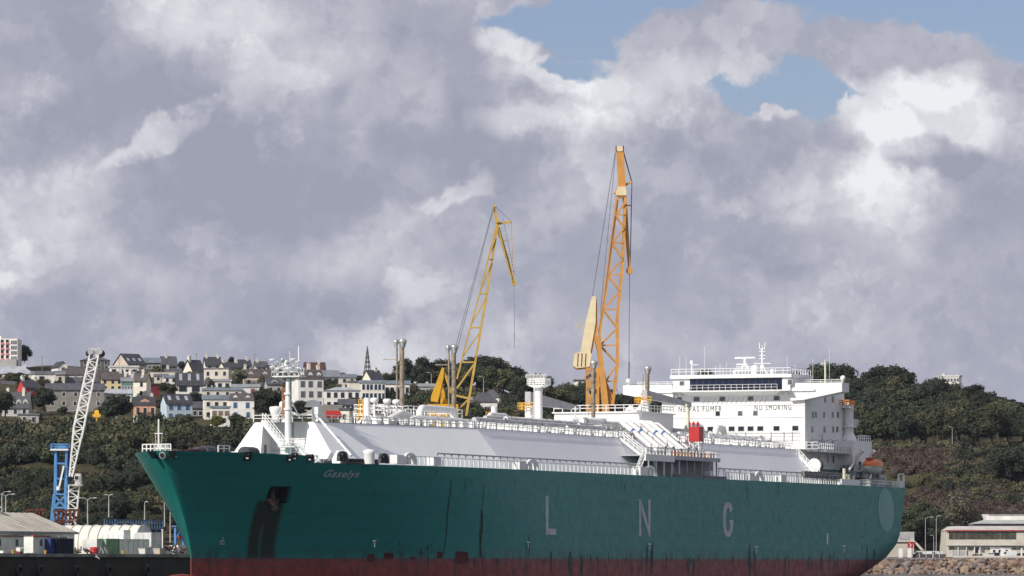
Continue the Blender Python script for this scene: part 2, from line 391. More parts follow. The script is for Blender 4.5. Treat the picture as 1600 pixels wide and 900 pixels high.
an.build('anchor', PM('rusty_anchor_iron', (.16,.10,.08), .8, .3, 2), hull)

# ---- writing on the hull
LET = PM('faded_white_lettering', (.50,.50,.53), .6, .12, .8)
def hullpoly(name, polys, mat_=LET, parent=None, off=.03):
    m = MB()
    for P in polys:
        W = [sh(u, v, y=-B2-off) for u, v in P]; m.prism(W, (0, .025, 0))
    return m.build(name, mat_, parent or hull)
hullpoly('hull_letter', [[(852.6,774.8),(857,774.8),(857,825.6),(869,826),(869,835.6),(852.6,835.4)]])
hullpoly('hull_letter', [[(998.4,779.8),(1001.2,780),(1002.2,837.8),(998.4,837.8)],[(1001.2,780),(1013.2,822),(1016.2,838),(1014.2,838),(1002.0,796)],[(1012.8,780.6),(1016.6,780.6),(1016.2,838),(1013.2,822)]])
def gpoly():
    out = []; cx, cy = 1137.7, 811.7
    def pt(a, f, ru=8.0, rv=27.0): return (cx + ru*f*math.copysign(abs(math.cos(a))**.8, math.cos(a)), cy - (rv - (8 if f < 1 else 0))*math.copysign(abs(math.sin(a))**.75, math.sin(a)))
    A = [R(x) for x in np.linspace(28, 345, 26)]
    for a, b in zip(A, A[1:]): out.append([pt(a, 1), pt(b, 1), pt(b, .42), pt(a, .42)])
    out.append([(1140.0,812.2),(1145.8,812.4),(1145.8,821),(1142,821),(1142,818),(1140,818)]); return out
hullpoly('hull_letter', gpoly())
RUN = PM('dark_run_off_stain', (.012,.055,.045), .6, .4, 1.5); RUNR = PM('rusty_run_off_stain', (.034,.042,.024), .7, .4, 1.5)
def run(u0, v0, u1, v1, w, mt_=RUN, name='run_off_stain'):
    m = MB(); n_ = 14; L_, R_ = [], []
    for i in range(n_+1):
        t_ = i/n_; u = lerp(u0,u1,t_) + .5*math.sin(t_*9+u0); ww = w*.65*(.35+.65*math.sin(math.pi*min(1,t_*.8+.15)))*random.uniform(.7,1.25); v = lerp(v0,v1,t_)
        for A_, uu in ((L_, u-ww/2), (R_, u+ww/2)): p = hullhit(uu, v); A_.append((p.x, -half(p.x,p.z)-.035, p.z))
    m.add(L_+R_, [(i, n_+1+i, n_+2+i, i+1) for i in range(n_)], True); return m.build(name, mt_, hull)
def text_mb(s, size, shear=0.0, bold=0.0, space=1.0):
    cu = bpy.data.curves.new('txt', 'FONT'); cu.body = s; cu.size = size; cu.shear = shear; cu.offset = bold; cu.space_character = space; cu.resolution_u = 3
    o = bpy.data.objects.new('txt', cu); col.objects.link(o); bpy.context.view_layer.update()
    me = bpy.data.meshes.new_from_object(o.evaluated_get(bpy.context.evaluated_depsgraph_get())); bpy.data.objects.remove(o); bpy.data.curves.remove(cu)
    vs = [Vector(v.co) for v in me.vertices]; fs = [tuple(p.vertices) for p in me.polygons]; bpy.data.meshes.remove(me); return vs, fs
def fit_text(s, fn, w, h, name, mat_, parent, **k):  # fn maps (0..w, 0..h) to 3d
    vs, fs = text_mb(s, 1.0, **k); x0 = min(p.x for p in vs); x1 = max(p.x for p in vs); y1 = max(p.y for p in vs); 
    m = MB(); m.add([fn((p.x-x0)/(x1-x0)*w, p.y/y1*h) for p in vs], fs); return m.build(name, mat_, parent)
p0 = hullhit(504, 745); p1 = hullhit(560, 745.5); hh = (745-734)/10.95
def gas(tx, ty):
    x = p0.x + tx; z = p0.z + ty; return (x, -half(x, z) - .05, z)
fit_text('Gaselys', gas, p1.x - p0.x, hh, 'ship_name', LET, hull, shear=.3, bold=.012, space=1.12)
# draught and tug marks
for (u, v) in ((585,848),(825,850),(1015,853),(1181.5,857),(1318.5,856)):
    hullpoly('draught_mark', [[(u,v),(u+1.3,v),(u+1.3,v+7),(u,v+7)],[(u-2,v-4),(u+3,v-4),(u+3,v-1.5),(u-2,v-1.5)]])
hullpoly('tug_mark', [[(1292,833),(1294,833),(1294,850.5),(1292,850.5)]], PM('clean_white_mark', (.7,.7,.7), .5))
m = MB()
for d in ((0,0),(0,-4.5),):
    q = [hullhit(343+d[0], 850+d[1]), hullhit(350.5+d[0], 850+d[1])]; m.bar((q[0].x, q[0].y-.05, q[0].z), (q[1].x, q[1].y-.05, q[1].z), .12)
q = [hullhit(344,845.5), hullhit(343.5,850)]; m.bar((q[0].x, q[0].y-.05, q[0].z), (q[1].x, q[1].y-.05, q[1].z), .12)
q = [hullhit(348,840), hullhit(348,845.5)]; m.bar((q[0].x, q[0].y-.05, q[0].z), (q[1].x, q[1].y-.05, q[1].z), .12)
m.build('bulb_mark', LET, hull)
for q_ in ((705,752,693,868,2.6),(727,752,725,770,1.6),(757,754,753,800,1.4),(683,735,681,742,3)): run(*q_)
run(753,796,750,872,6,RUNR); run(742,798,766,798.6,1.2,RUNR); run(758,815,772,818,2,RUNR)
for q_ in ((827,836,827,868,2),(861,862,861,898,4),(891,863,892,898,6),(909,868,909,898,7),(1011,852,1010,898,4),(1019,848,1018,898,5),(979,868,979,880,2),(951,863,951,874,1.6),(1075,872,1075,897,6),(1084,872,1084,897,5),(1171,850,1172,899,4),(1179,860,1180,899,3),(1227,870,1227,899,3),(1263,868,1263,890,2.4),(1297,866,1297,880,2.2),(1347,836,1347,841,2.5),(1347,853,1347,858,2.5),(1355,852,1354,892,3),(1366,858,1366,872,4),(605,846,599,853,2),(625,845,622,852,2),(668,852,667,866,3)): run(*q_)
for i in range(22): u = random.uniform(560,1340); run(u, random.uniform(862,872), u, random.uniform(880,899), random.uniform(1,3.2))
for i in range(12): u = random.uniform(580,1300); v = random.uniform(735,765); run(u, v, u-.6, v+random.uniform(8,40), random.uniform(.5,1.1))
for i in range(26):
    u, v = random.uniform(600,690), random.uniform(846,866); run(u, v, u+random.uniform(-6,8), v+random.uniform(1,7), random.uniform(.8,2.6), RUN, 'scuff_mark')
GLEAM = PM('painted_reflection_teal', (.17,.37,.34), .5, .06, .3)
def surf_patch(name, pts, mat_):
    m = MB(); P = [hullhit(u, v) for u, v in pts]; c = sum(P, Vector())/len(P); c.y = -half(c.x, c.z)
    ring = [(p.x, -half(p.x, p.z)-.05, p.z) for p in P]; mid = []
    for p in P:
        q = p.lerp(c, .5); mid.append((q.x, -half(q.x, q.z)-.05, q.z))
    n = len(P); m.add(ring + mid + [(c.x, c.y-.05, c.z)], [(i, (i+1) % n, n+(i+1) % n, n+i) for i in range(n)] + [(n+i, n+(i+1) % n, 2*n) for i in range(n)], True)
    return m.build(name, mat_, hull)
surf_patch('painted_reflection', [(1384+12.5*math.cos(a)+1.5*math.sin(a), 797+34*math.sin(a)) for a in np.linspace(0, 2*math.pi, 25)[:-1]], GLEAM)  # reflection on the curved stern, painted as a lighter teal ellipse
for (u0,v0,u1,v1) in ((683,862,691,872),(712,862,731,880),(600,864,614,873),(574,866,584,878),(640,870,650,873)):
    surf_patch('scrape', [(u0,v0),((u0+u1)/2,v0-.5),(u1,v0+.6),(u1+1,(v0+v1)/2),(u1,v1),((u0+u1)/2,v1+1),(u0-1,v1-1),(u0-.6,(v0+v1)/2)], PM('red_primer_scrape', (.10,.008,.010), .7, .4, 2))
# ---- bulwark at the bow
xe = hullhit(505, 711).x
bw = MB()
def ztop(x): return lerp(18.82, 18.42, (x-8.6)/(xe-8.6))
zr_ = [0, .33, .66, 1.0]
for sgn in (-1, 1):
    O = []
    for t_ in ts:
        row = []
        for k_ in zr_:
            z = lerp(DK_Z, 18.82, k_)
            for _ in range(3): xs__ = stem(z); x = xs__ + (interp(z, STERN)-xs__)*t_; z = lerp(DK_Z, ztop(x), k_)
            row.append(Vector((x, sgn*half(x, z), z)))
        if row[0].x > xe+.6: break
        q = row[-1]; row.append(Vector((q.x+.2, sgn*max(0, abs(q.y)-.2), q.z))); q = row[0]; row.append(Vector((q.x+.2, sgn*max(0, abs(q.y)-.2), q.z))); O.append(row)
    vs = [p for q in O for p in q]; n = len(O); K_ = 6
    bw.add(vs, [(K_*i+k, K_*i+K_+k, K_*i+K_+k+1, K_*i+k+1) for i in range(n-1) for k in range(3)], True)
    bw.add(vs, [(K_*i+k, K_*i+K_+k, K_*i+K_+(k+1) % K_, K_*i+(k+1) % K_) for i in range(n-1) for k in (3,4)] + [tuple(K_*(n-1)+k for k in range(K_))], False)
bwo = bw.build('bulwark', HP, SHIP, recalc=True)
for (u0, v0, u1, v1) in ((379,706,392,720),(455,708,463,719),(478,710,488,720.5),(446,710.5,457,720.5),(266,704.5,280,716.5)):
    m = MB(); P = [hullhit(u0+3, v0), hullhit(u1, v0), hullhit(u1-3, v1), hullhit(u0, v1)]
    if u0 < 300: P = [hullhit(u0, v0), hullhit(u1-1, v0), hullhit(u1, v1), hullhit(u0+2, v1)]; PF = P
    m.hexa([(p.x, p.y-.3, p.z) for p in P] + [(p.x, p.y+.3, p.z) for p in P])
    f = m.build('fairlead', DARK, bwo)
    c = sum(P, Vector())/4; m = MB(); m.tube((c.x-.25, c.y-.42, c.z+.3), (c.x-.25, c.y-.05, c.z+.3), .13, 8); m.build('roller', LGREY, f); m = MB(); m.tube((c.x-.3, c.y-.42, c.z-.3), (c.x-.3, c.y-.05, c.z-.3), .13, 8); m.build('roller', LGREY, f)
m = MB(); P = [Vector((p.x, -p.y, p.z)) for p in PF]; m.hexa([(p.x-.1, p.y+.25, p.z) for p in P] + [(p.x, p.y-.3, p.z) for p in P]); m.build('fairlead', DARK, bwo)
c = sh(253, 710.5, y=0); c.x = stem(c.z); m = MB(); d = Vector((-1,0,-.35)).normalized()
for rr, hgt_ in ((.5,.22),): m.tube(c - d*.2, c + d*.28, .5, 14)
fo = m.build('round_fairlead', LGREY, bwo); m = MB(); m.tube(c + d*.2, c + d*.33, .36, 14); m.build('hole', DARK, fo)

# ---- things on the forecastle
def part(name, mb, mt, parent=SHIP, **k): return mb.build(name, mt, parent, **k)
DZ = DK_Z
def P3(u, v, **k): return sh(u, v, **k)
m = MB(); m.rail([(13.4,3.4,18.5),(13.4,.9,18.5)], 1.35, .8, .07); m.rail([(14.0,5.6,18.5),(13.4,3.4,18.5)], 1.35, .8, .07); part('bow_railing', m, WHITE)
x = 14.2
yj = sh(248, 700, x=x).y
m = MB(); m.tube((x,yj,DZ), (x,yj,23.4), .13, 8); m.bar((x,yj-.6,21.4), (x,yj+.6,21.4), .12); m.tube((x,yj-.55,21.4), (x,yj-.35,18.8), .03, 4); m.tube((x,yj+.55,21.4), (x,yj+.35,18.8), .03, 4)
jm = part('jack_mast', m, WHITE)
m = MB(); m.box(x-.8,x+.8,yj-1.2,yj+.35,18.5,18.7); m.rail([(x-.8,yj+.35,18.7),(x-.8,yj-1.2,18.7),(x+.8,yj-1.2,18.7),(x+.8,yj+.35,18.7),(x-.8,yj+.35,18.7)], 1.15, .55, .06); m.build('mast_platform', WHITE, jm)
for (u, rr) in ((314,.75),(325,1.0),(389,.95)):
    p = sh(u, 700, y=-2 if u < 350 else -6); m = MB(); m.tube((p.x-1.6,p.y,18.9),(p.x+1.6,p.y,18.9), rr*.8, 12); m.tube((p.x-1.8,p.y,18.7),(p.x-1.6,p.y,18.7), rr, 12); m.tube((p.x+1.6,p.y,18.7),(p.x+1.8,p.y,18.7), rr, 12); m.box(p.x-2,p.x+2,p.y-1,p.y+1,DZ,18.3)
    part('mooring_winch', m, PM('dark_winch_grey', (.07,.07,.08), .6, .2, 1))
p = sh(302, 700, y=-3); m = MB(); m.bar((p.x-1,p.y+.5,18.8),(p.x+1.4,p.y-.3,19.0), .3, .3); part('red_winch_arm', m, DRED)
m = MB(); q = sh(341,700,y=-8); m.rail([(q.x,-8,18.6),(q.x+2.0,-8.8,18.6)], .9, .9, .07); part('deck_locker', m, WHITE)

# ---- trunk
SEC = [(lerp(49.0,91,q_/12),lerp(50.2,91,q_/12),lerp(9.2,19.2,q_/12),lerp(4.8,14.0,q_/12)) for q_ in range(13)] + [(160,160,19.2,14.0),(246,246,19.2,14.0)]   # bottom x, top x, half widths
ZT, ZB = 23.9, DK_Z
RX = 53.2                                   # back of the recess in the front face
yl, yr = sh(408.5, 680, x=49.6).y, sh(476, 680, x=49.6).y
tr = MB()
def sec(i): xb, xt, b, t_ = SEC[i]; return [Vector((xb,-b,ZB)), Vector((xt,-t_,ZT)), Vector((xt,t_,ZT)), Vector((xb,b,ZB))]
SS = [sec(i) for i in range(len(SEC))]; S0 = SS[0]
def fx(z): return lerp(49.0, 50.2, (z-ZB)/(ZT-ZB))
# main body starts behind the recess; wedges either side of it
K = []
for i, S in enumerate(SS):
    K.append(S)
vsx = [p for S in K for p in S]
f_ = []
for i in range(len(SS)-1):
    for k in range(4): f_.append((4*i+k, 4*i+(k+1) % 4, 4*i+4+(k+1) % 4, 4*i+4+k))
f_.append(tuple(4*(len(SS)-1)+k for k in range(4)))
tr.add(vsx, f_)
A_, B_ = Vector((fx(ZB), yr, ZB)), Vector((fx(ZT), yr, ZT)); C_, D_ = Vector((fx(ZB), yl, ZB)), Vector((fx(ZT), yl, ZT))
bk = [Vector((RX, yr, ZB)), Vector((RX, yr, ZT)), Vector((RX, yl, ZB)), Vector((RX, yl, ZT))]
tr.add([S0[0], S0[1], A_, B_, C_, D_, S0[3], S0[2]] + bk, [(0,2,3,1),(4,6,7,5),(2,8,9,3),(4,5,11,10),(8,10,11,9)])
# a gap in the top over the recess is decked over
tro = part('cargo_trunk', tr, GREYW)
m = MB(); m.rail([(50.0, 4.9, ZT),(50.0, yl, ZT),(50.0, -4.6, ZT),(91,-13.8,ZT)], 1.05, 1.6, .05); part('trunk_front_railing', m, WHITE)
for yy in (-4.75,): pass
m = MB(); m.box(fx(20)-.6, RX, -7.5, -1.0, 18.9, 19.02)
part('walkway_shelf', m, WHITE)
m = MB(); m.box(50.6,51.2,yl-.12,yl-.02,18.4,20.6); m.build('recess_door', GLASSG, tro)
m = MB(); m.box(RX-.10,RX-.02,-.2,.05,ZB,ZT); m.box(RX-.06,RX-.02,yr,yl,19.8,19.9); m.box(RX-.05,RX-.02,yr,yl,21.4,21.45); m.build('wall_stiffener', LGREY, tro)
# sloped stair down the front
a = Vector((48.6, sh(410,658,x=48.6).y, 24.0)); b = Vector((45.5, sh(441,693,x=45.5).y, 20.2))
m = MB(); m.bar(a, b, .45, .5); m.bar(a+Vector((1.1,0,0)), b+Vector((1.1,0,0)), .12, .45); 
for s in (0, 1.1): m.rail([a+Vector((s,0,.2)), b+Vector((s,0,.2))], 1.0, 1.0, .04)
m.box(44,47,b.y-2.6,b.y,20.05,20.2); m.rail([(44.0,b.y,20.2),(44.0,b.y-2.6,20.2)], 1.0, .8, .04)
c = Vector((45,b.y-2.6,20.1)); d = Vector((44,b.y-5.6,17.5)); m.bar(c, d, .12, .4); m.bar(c+Vector((1.1,0,0)), d+Vector((1.1,0,0)), .12, .4)
for s in (0, 1.1): m.rail([c+Vector((s,0,.1)), d+Vector((s,0,.1))], 1.0, 1.0, .04)
part('front_stair', m, WHITE)
m = MB(); m.rail([(47,6.5,18.0),(47,-6,18.0)], 1.1, 1.0, .05); m.box(46,48.6,-8,7,17.9,18.0); part('front_gallery', m, WHITE)
for yy in (-6.6, -9.0, 8.0):
    m = MB(); m.prism([(46,yy,17.5),(48.9,yy,17.5),(48.9,yy,19.6)], (0,-1.6,0)); part('web_bracket', m, WHITE)
# slanting pipe down the port side near the front
a = sh(499,654,y=-5.6); b = sh(549,712,y=-13.5); m = MB(); m.tube(a, b, .17, 8); 
for t_ in (.2,.62): q = a.lerp(b, t_); m.ball(q, .32)
part('drain_pipe', m, WHITE)
# foremast
fxm = sh(450, 600, y=0).x - 4.6
mz = lambda v: EYE + (HZ-v)*(TY+SC*fxm)/F
yc = sh(450, 600, x=fxm).y
m = MB(); m.tube((fxm,yc,DZ),(fxm,yc,mz(640)), .46, 14); m.tube((fxm,yc,mz(640)),(fxm,yc,mz(592)), .42, 14, r2=.30); m.tube((fxm,yc,mz(640)-.1),(fxm,yc,mz(640)+.2), .62, 14)
m.tube((fxm,yc,mz(617)),(fxm,yc,mz(614)), .6, 14)
fm = part('foremast', m, WHITE)
m = MB()
for (u, v) in ((468,652),(434,652),(456,650)): m.bar((fxm,yc,mz(617)), (fxm+2.6, sh(u,v,x=fxm+2.6).y, mz(v)), .16)
m.build('mast_brace', WHITE, fm)
ya, yb = sh(430,580,x=fxm).y, sh(473,580,x=fxm).y
m = MB(); m.box(fxm-1.2,fxm+1.2,yb,ya,mz(589.5),mz(588)); m.rail([(fxm-1.2,ya,mz(588)),(fxm-1.2,yb,mz(588)),(fxm+1.2,yb,mz(588)),(fxm+1.2,ya,mz(588)),(fxm-1.2,ya,mz(588))], mz(575)-mz(588), .9, .035, lv=(1,.5))
m.bar((fxm,ya-.3,mz(589)),(fxm,yc,mz(600)), .14); m.bar((fxm,yb+.3,mz(589)),(fxm,yc,mz(600)), .14)
m.build('lamp_platform', WHITE, fm)
lamp = MB(); lamp.tube((0,0,0),(0,0,.75), .05, 5); lamp.tube((.1,0,.85),(-.3,0,.65), .16, 10, r2=.33); lamp.tube((.35,0,.98),(.1,0,.85), .07, 6, r2=.16)
lme = lamp.mesh('floodlight'); lme.materials.append(WHITE)
gl = MB(); gl.tube((-.3,0,.65),(-.34,0,.63), .2, 10); gme = gl.mesh('lamp_glass'); gme.materials.append(LGREY)
def flood(parent, x, y, z, rz=0, s=1.0):
    o = inst('floodlight', lme, parent, (x,y,z), rz, (s,s,s)); g = inst('lamp_glass', gme, o); return o
for i in range(6):
    for j, zz in enumerate((572, 583)):
        flood(fm, fxm-1.3, lerp(ya, yb, (i+.1+.1*j)/5.3), mz(zz)-.35*(i % 2), R(random.uniform(-50,50)), 1.05)
m = MB(); yy = sh(467,560,x=fxm).y; m.tube((fxm,yy,mz(588)),(fxm,yy,mz(545)), .12, 6); m.tube((fxm,yy,mz(545)),(fxm,yy,mz(541)), .1, 6); yy = sh(453,560,x=fxm).y; m.tube((fxm,yy,mz(588)),(fxm,yy,mz(549)), .05, 5); m.box(fxm-.3,fxm+.3,yc+.1,yc+.5,mz(572),mz(563)); m.build('antenna', WHITE, fm)
m = MB(); m.lattice((fxm+1.0,yc+1.0,mz(652)),(fxm+1.0,yc+1.0,mz(600)), .6,.6,.5,.5, 18, .04, .03); m.build('ladder', PM('orange_brown_ladder', (.45,.22,.10), .6), fm)
# ventilators
def vent(x, y, z0, prof, name='mushroom_vent', mt=WHITE): m = MB(); m.lathe((x,y,z0), prof, 14); return part(name, m, mt)
p = sh(431,658,y=2.0); vent(p.x, p.y, ZT, [(.62,0),(.62,.9),(.72,1.1),(.95,1.8),(.98,2.2),(.8,2.35),(0,2.4)])
p = sh(444,658,y=1.0); vent(p.x, p.y, ZT, [(.5,0),(.5,2.2),(.75,2.4),(.75,2.9),(.4,3.2),(0,3.25)])
p = sh(493,655,y=-4.3)
m = MB(); m.box(p.x-.5,p.x+.6,p.y-.62,p.y+.38,ZT,26.2)
arc = [(p.x-.5, p.y-.62+.0, 26.2)] + [(p.x-.5, p.y-.62+1.0*(1-math.cos(a)), 26.2+1.0*math.sin(a)) for a in np.linspace(.1, math.pi-.4, 8)] + [(p.x-.5, p.y+1.6, 26.15),(p.x-.5,p.y+.38,26.2)]
m.prism(arc, (1.1,0,0)); part('gooseneck_vent', m, WHITE)
# ---- edge posts and pipes along the trunk deck
post = MB(); post.box(-.11,.11,-.35,.35,0,.95); post.box(-.2,.2,-.4,.4,.95,1.08); pme = post.mesh('pipe_support'); pme.materials.append(WHITE)
def yedge(x): return -interp(x, [(50,4.8),(91,14.0),(246,14.0)])
x = 66.0
while x < 244:
    if not (163 < x < 187): inst('pipe_support', pme, SHIP, (x, yedge(x)+.7, ZT), 0, (random.choice((1,1.3,2.0)), 1, random.uniform(.85,1.1)))
    x += random.choice((1.5,1.9,1.3,2.2))
m = MB(); m.rail([(66,yedge(66)+.3,ZT),(91,-13.7,ZT),(246,-13.7,ZT)], 1.1, 1.55, .045); part('trunk_edge_railing', m, WHITE)
m = MB(); m.bar((91,-13.98,ZT-.02),(246,-13.98,ZT-.02), .10, .12); m.bar((50.2,-4.78,ZT-.02),(91,-13.98,ZT-.02), .10, .12); part('gutter_bar', m, PM('gutter_grey', (.16,.16,.18), .6))  # grey gutter bar along the trunk deck edge
def fpipe(name, x0, x1, y, z, r, mt, collars=True, step=7.0):
    m = MB(); m.tube((x0,y,z),(x1,y,z), r, 12); o = part(name, m, mt)
    if collars:
        m = MB(); x = x0+1.5
        while x < x1: m.tube((x,y,z),(x+.28,y,z), r*1.22, 12); m.box(x,x+.25,y-.12,y+.12,ZT,z); x += step*random.uniform(.7,1.25)
        m.build('pipe_collar', MGREY, o, kind='stuff')
    return o
fpipe('cargo_pipe', 96, 160, -11.6, 25.35, .42, LGREY); fpipe('cargo_pipe', 104, 168, -10.2, 25.9, .36, PM('pale_insulation', (.5,.5,.5), .6), step=6)
fpipe('cargo_pipe', 122, 176, -6.5, 26.2, .5, WHITE2, step=9); fpipe('cargo_pipe', 80, 150, -8.3, 25.3, .3, WHITE2, step=6)
fpipe('cargo_pipe', 184, 240, -10.8, 25.2, .38, WHITE2, step=5); fpipe('cargo_pipe', 196, 242, -9.4, 25.7, .3, WHITE2, step=5); fpipe('cargo_pipe', 150, 188, -8.8, 26.6, .55, WHITE2, step=10)
fpipe('cargo_pipe', 70, 84, -6.8, 24.9, .3, WHITE2, step=4)
def bend(pts, r, name='bent_pipe', mt=WHITE2): m = MB(); m.path(pts, r, 12); return part(name, m, mt)
def arcpipe(u0, u1, v0, v1, y, r):          # n-shaped pipe
    a = sh(u0, v1, y=y); c = sh(u1, v1, y=y); top = sh((u0+u1)/2, v0, y=y).z - r; R_ = (c.x-a.x)/2
    r_ = min(R_, 1.1); pts = [(a.x,y,a.z)] + [(a.x + r_*(1-math.cos(t_)), y, top - r_*(1-math.sin(t_))) for t_ in np.linspace(0, math.pi/2, 5)] + [(c.x - r_*(1-math.sin(t_)), y, top - r_*(1-math.cos(t_))) for t_ in np.linspace(0, math.pi/2, 5)] + [(c.x,y,c.z)]
    return bend(pts, r)
arcpipe(656,711,634,657,-6,.55); arcpipe(763,793,645,662,-8,.42); arcpipe(640,662,651,664,-9,.3)
arcpipe(1073,1097,662,690,-7,.55); arcpipe(1118,1131,664,692,-6,.6)
bend([sh(604,658,y=-8), sh(626,646,y=-8), sh(640,650,y=-8)], .55)
# raised walkways with railings
def deckwalk(u0, u1, y0, y1, zf, hr=1.2, name='pipe_gantry'):
    x0, x1 = sh(u0,650,y=y0).x, sh(u1,650,y=y0).x; m = MB(); m.box(x0,x1,y0,y1,zf-.15,zf); m.rail([(x0,y0,zf),(x1,y0,zf),(x1,y1,zf),(x0,y1,zf),(x0,y0,zf)], hr, 2.2, .055)
    n = max(2, int((x1-x0)/4))
    for i in range(n+1):
        for yy in (y0,y1): xx = lerp(x0+.1,x1-.1,i/n); m.bar((xx,yy,ZT),(xx,yy,zf), .14)
    return part(name, m, WHITE)
deckwalk(601,638,-6,-1,25.9,1.25); deckwalk(638,722,-3,3,26.15,1.3); deckwalk(586,608,-5,-2,25.6,1.5); deckwalk(865,1000,-3,-2.2,25.4,1.0); deckwalk(1096,1250,-7.2,-4,25.1,1.1); deckwalk(768,796,-4,-1,25.4,1.1)
deckwalk(800,865,-2,0,25.2,1.1); deckwalk(940,985,-12,-7,24.9,1.0)
for u in (585,605,619.5,1021):
    p = sh(u,650,y=-6 if u < 1000 else -3); m = MB(); m.tube((p.x,p.y,ZT),(p.x,p.y,27.3), .17, 8); m.lathe((p.x,p.y,27.2), [(.2,0),(.62,.25),(.66,.6),(.5,.8),(0,.85)], 12); part('pressure_vent', m, WHITE)
p = sh(573.5,648,y=-4); m = MB(); m.tube((p.x,p.y,ZT),(p.x,p.y,28.1), .5, 14)
for dy in (-1.7, 1.7):
    m.bar((p.x,p.y+dy,ZT),(p.x,p.y+dy*.3,25.4), .3); m.bar((p.x+dy,p.y,ZT),(p.x+dy*.3,p.y,25.4), .3)
vp = part('vent_post', m, WHITE); m = MB(); q = Vector((p.x-.2,p.y+.95,0))
for s in (-.35,.35): m.bar((q.x,q.y+s,ZT+.8),(q.x,q.y+s,27.9), .11)
for i in range(11): m.bar((q.x,q.y-.35,ZT+.9+i*.3),(q.x,q.y+.35,ZT+.9+i*.3), .07)
m.build('ladder', YELP, vp)
p = sh(772,650,y=-3); m = MB(); m.tube((p.x,p.y,ZT),(p.x,p.y,28.4), .5, 12); vq = part('vent_post', m, WHITE); m = MB()
for s in (-.35,.35): m.bar((p.x-.1,p.y+1+s,ZT),(p.x-.1,p.y+1+s,27.6), .09)
for i in range(9): m.bar((p.x-.1,p.y+.65,ZT+.5+i*.38),(p.x-.1,p.y+1.35,ZT+.5+i*.38), .06)
m.build('ladder', YELP, vq)
# small fittings: valves, boxes, hydrants
for i in range(150):
    x = random.uniform(100, 243); y = random.uniform(-12.8, -3); h_ = random.uniform(.4, 1.7); k = random.random(); m = MB()
    if k < .45: m.tube((x,y,ZT),(x,y,ZT+h_), .09, 6); m.tube((x-.02,y,ZT+h_),(x+.1,y,ZT+h_), .26, 10); nm_ = 'valve_wheel'
    elif k < .75: m.box(x-.4,x+.4,y-.35,y+.35,ZT,ZT+h_); nm_ = 'deck_box'
    else: m.tube((x,y,ZT),(x,y,ZT+h_+.6), .13, 8); m.path([(x,y,ZT+h_+.6),(x,y-.3,ZT+h_+.8),(x,y-.6,ZT+h_+.5)], .13, 8); nm_ = 'small_vent'
    part(nm_, m, random.choice((WHITE2,WHITE2,WHITE,LGREY,LGREY,MGREY,REDP if random.random() < .35 else WHITE,PM('brown_valve', (.25,.14,.08), .6))))
# ---- vent masts
for (u, vt, base) in ((628,527,645),(709,536,650),(927,561,655),(1011.5,570,640)):
    p = sh(u, vt, y=0); z1 = p.z; z0 = ZT if base > 650 else ZT
    m = MB(); m.tube((p.x,0,z0),(p.x,0,z1-1.4), .37, 14); two = u < 800; m.tube((p.x-.6,.60,z0),(p.x-.6,.60,z1-1.6), .15 if two else .06, 10)
    k = 3.0
    while k < z1-z0-3: m.tube((p.x,0,z0+k),(p.x,0,z0+k+.18), .5, 14); k += 3.6
    m.bar((p.x-.6,.8,z1-3.5),(p.x-.6,2.9,z1-3.45), .14); m.bar((p.x,.3,z0+9),(p.x-.6,.9,z0+9), .4)
    vm = part('vent_mast', m, RUSTY)
    m = MB(); m.lathe((p.x,-.1,z1-1.6), [(.42,0),(.52,.5),(.66,.75),(.68,1.1),(.5,1.35),(0,1.45)], 14); (m.lathe((p.x-.6,.75,z1-1.6), [(.18,0),(.38,.55),(.40,.95),(.25,1.3),(0,1.35)], 12) if two else None); m.build('mast_cap', STEEL, vm)
m = MB(); p = sh(1009,640,y=-1.2); m.tube((p.x-1,p.y,ZT),(p.x-1,p.y,31.8), .6, 14); m.tube((p.x-1,p.y,ZT),(p.x-1,p.y,25.2), .9, 14); part('crane_pedestal', m, WHITE)
# ---- midship lamp mast
xm = sh(842,600,y=0).x; mz2 = lambda v: EYE + (HZ-v)*(TY+SC*xm)/F
m = MB(); m.tube((xm,0,ZT),(xm,0,mz2(603)), .62, 16); mm_ = part('midship_lamp_mast', m, WHITE)
m = MB(); m.prism([(xm-1.3,-1.55,mz2(602)),(xm-1.3,1.55,mz2(602)),(xm-1.3,.5,mz2(606)),(xm-1.3,-.5,mz2(606))], (2.6,0,0)); m.rail([(xm-1.3,1.6,mz2(602)),(xm-1.3,-1.6,mz2(602)),(xm+1.3,-1.6,mz2(602)),(xm+1.3,1.6,mz2(602)),(xm-1.3,1.6,mz2(602))], 1.15, .55, .05, lv=(1,.75,.5,.25)); m.build('lamp_platform', WHITE, mm_)
for i in range(6): flood(mm_, xm-1.3, lerp(1.6,-1.6,i/5), mz2(591)-.35, R(random.uniform(-50,50)), 1.0)
# hose cranes
def hose_crane(x, y, z0, ztop_, x2, z2, y2, th=1.9, r=.7, jm=LGREY):
    m = MB(); m.tube((x,y,z0),(x,y,ztop_), r, 14); m.tube((x,y,z0),(x,y,z0+1.0), r*1.35, 14); o = part('hose_crane', m, WHITE)
    m = MB(); a = [(x-1,y-.5,ztop_+.2),(x-1,y+.5,ztop_+.2),(x-1,y+.5,ztop_+th),(x-1,y-.5,ztop_+th)]; b = [(x2,y2-.3,z2),(x2,y2+.3,z2),(x2,y2+.3,z2+.7),(x2,y2-.3,z2+.7)]
    m.hexa([a[0],a[1],b[1],b[0],a[3],a[2],b[2],b[3]]); m.build('jib', jm, o)
    m = MB(); m.rail([(x-1.8,y-1.5,ztop_-.6),(x-1.8,y+1.5,ztop_-.6),(x+1.2,y+1.5,ztop_-.6)], 1.1, .8, .06); m.build('jib_railing', YELP, o); return o
p = sh(828,640,y=3); hose_crane(p.x, 3.0, ZT, 29.4, sh(903,640,y=1).x, 29.2, 1.0, 2.4, .85)
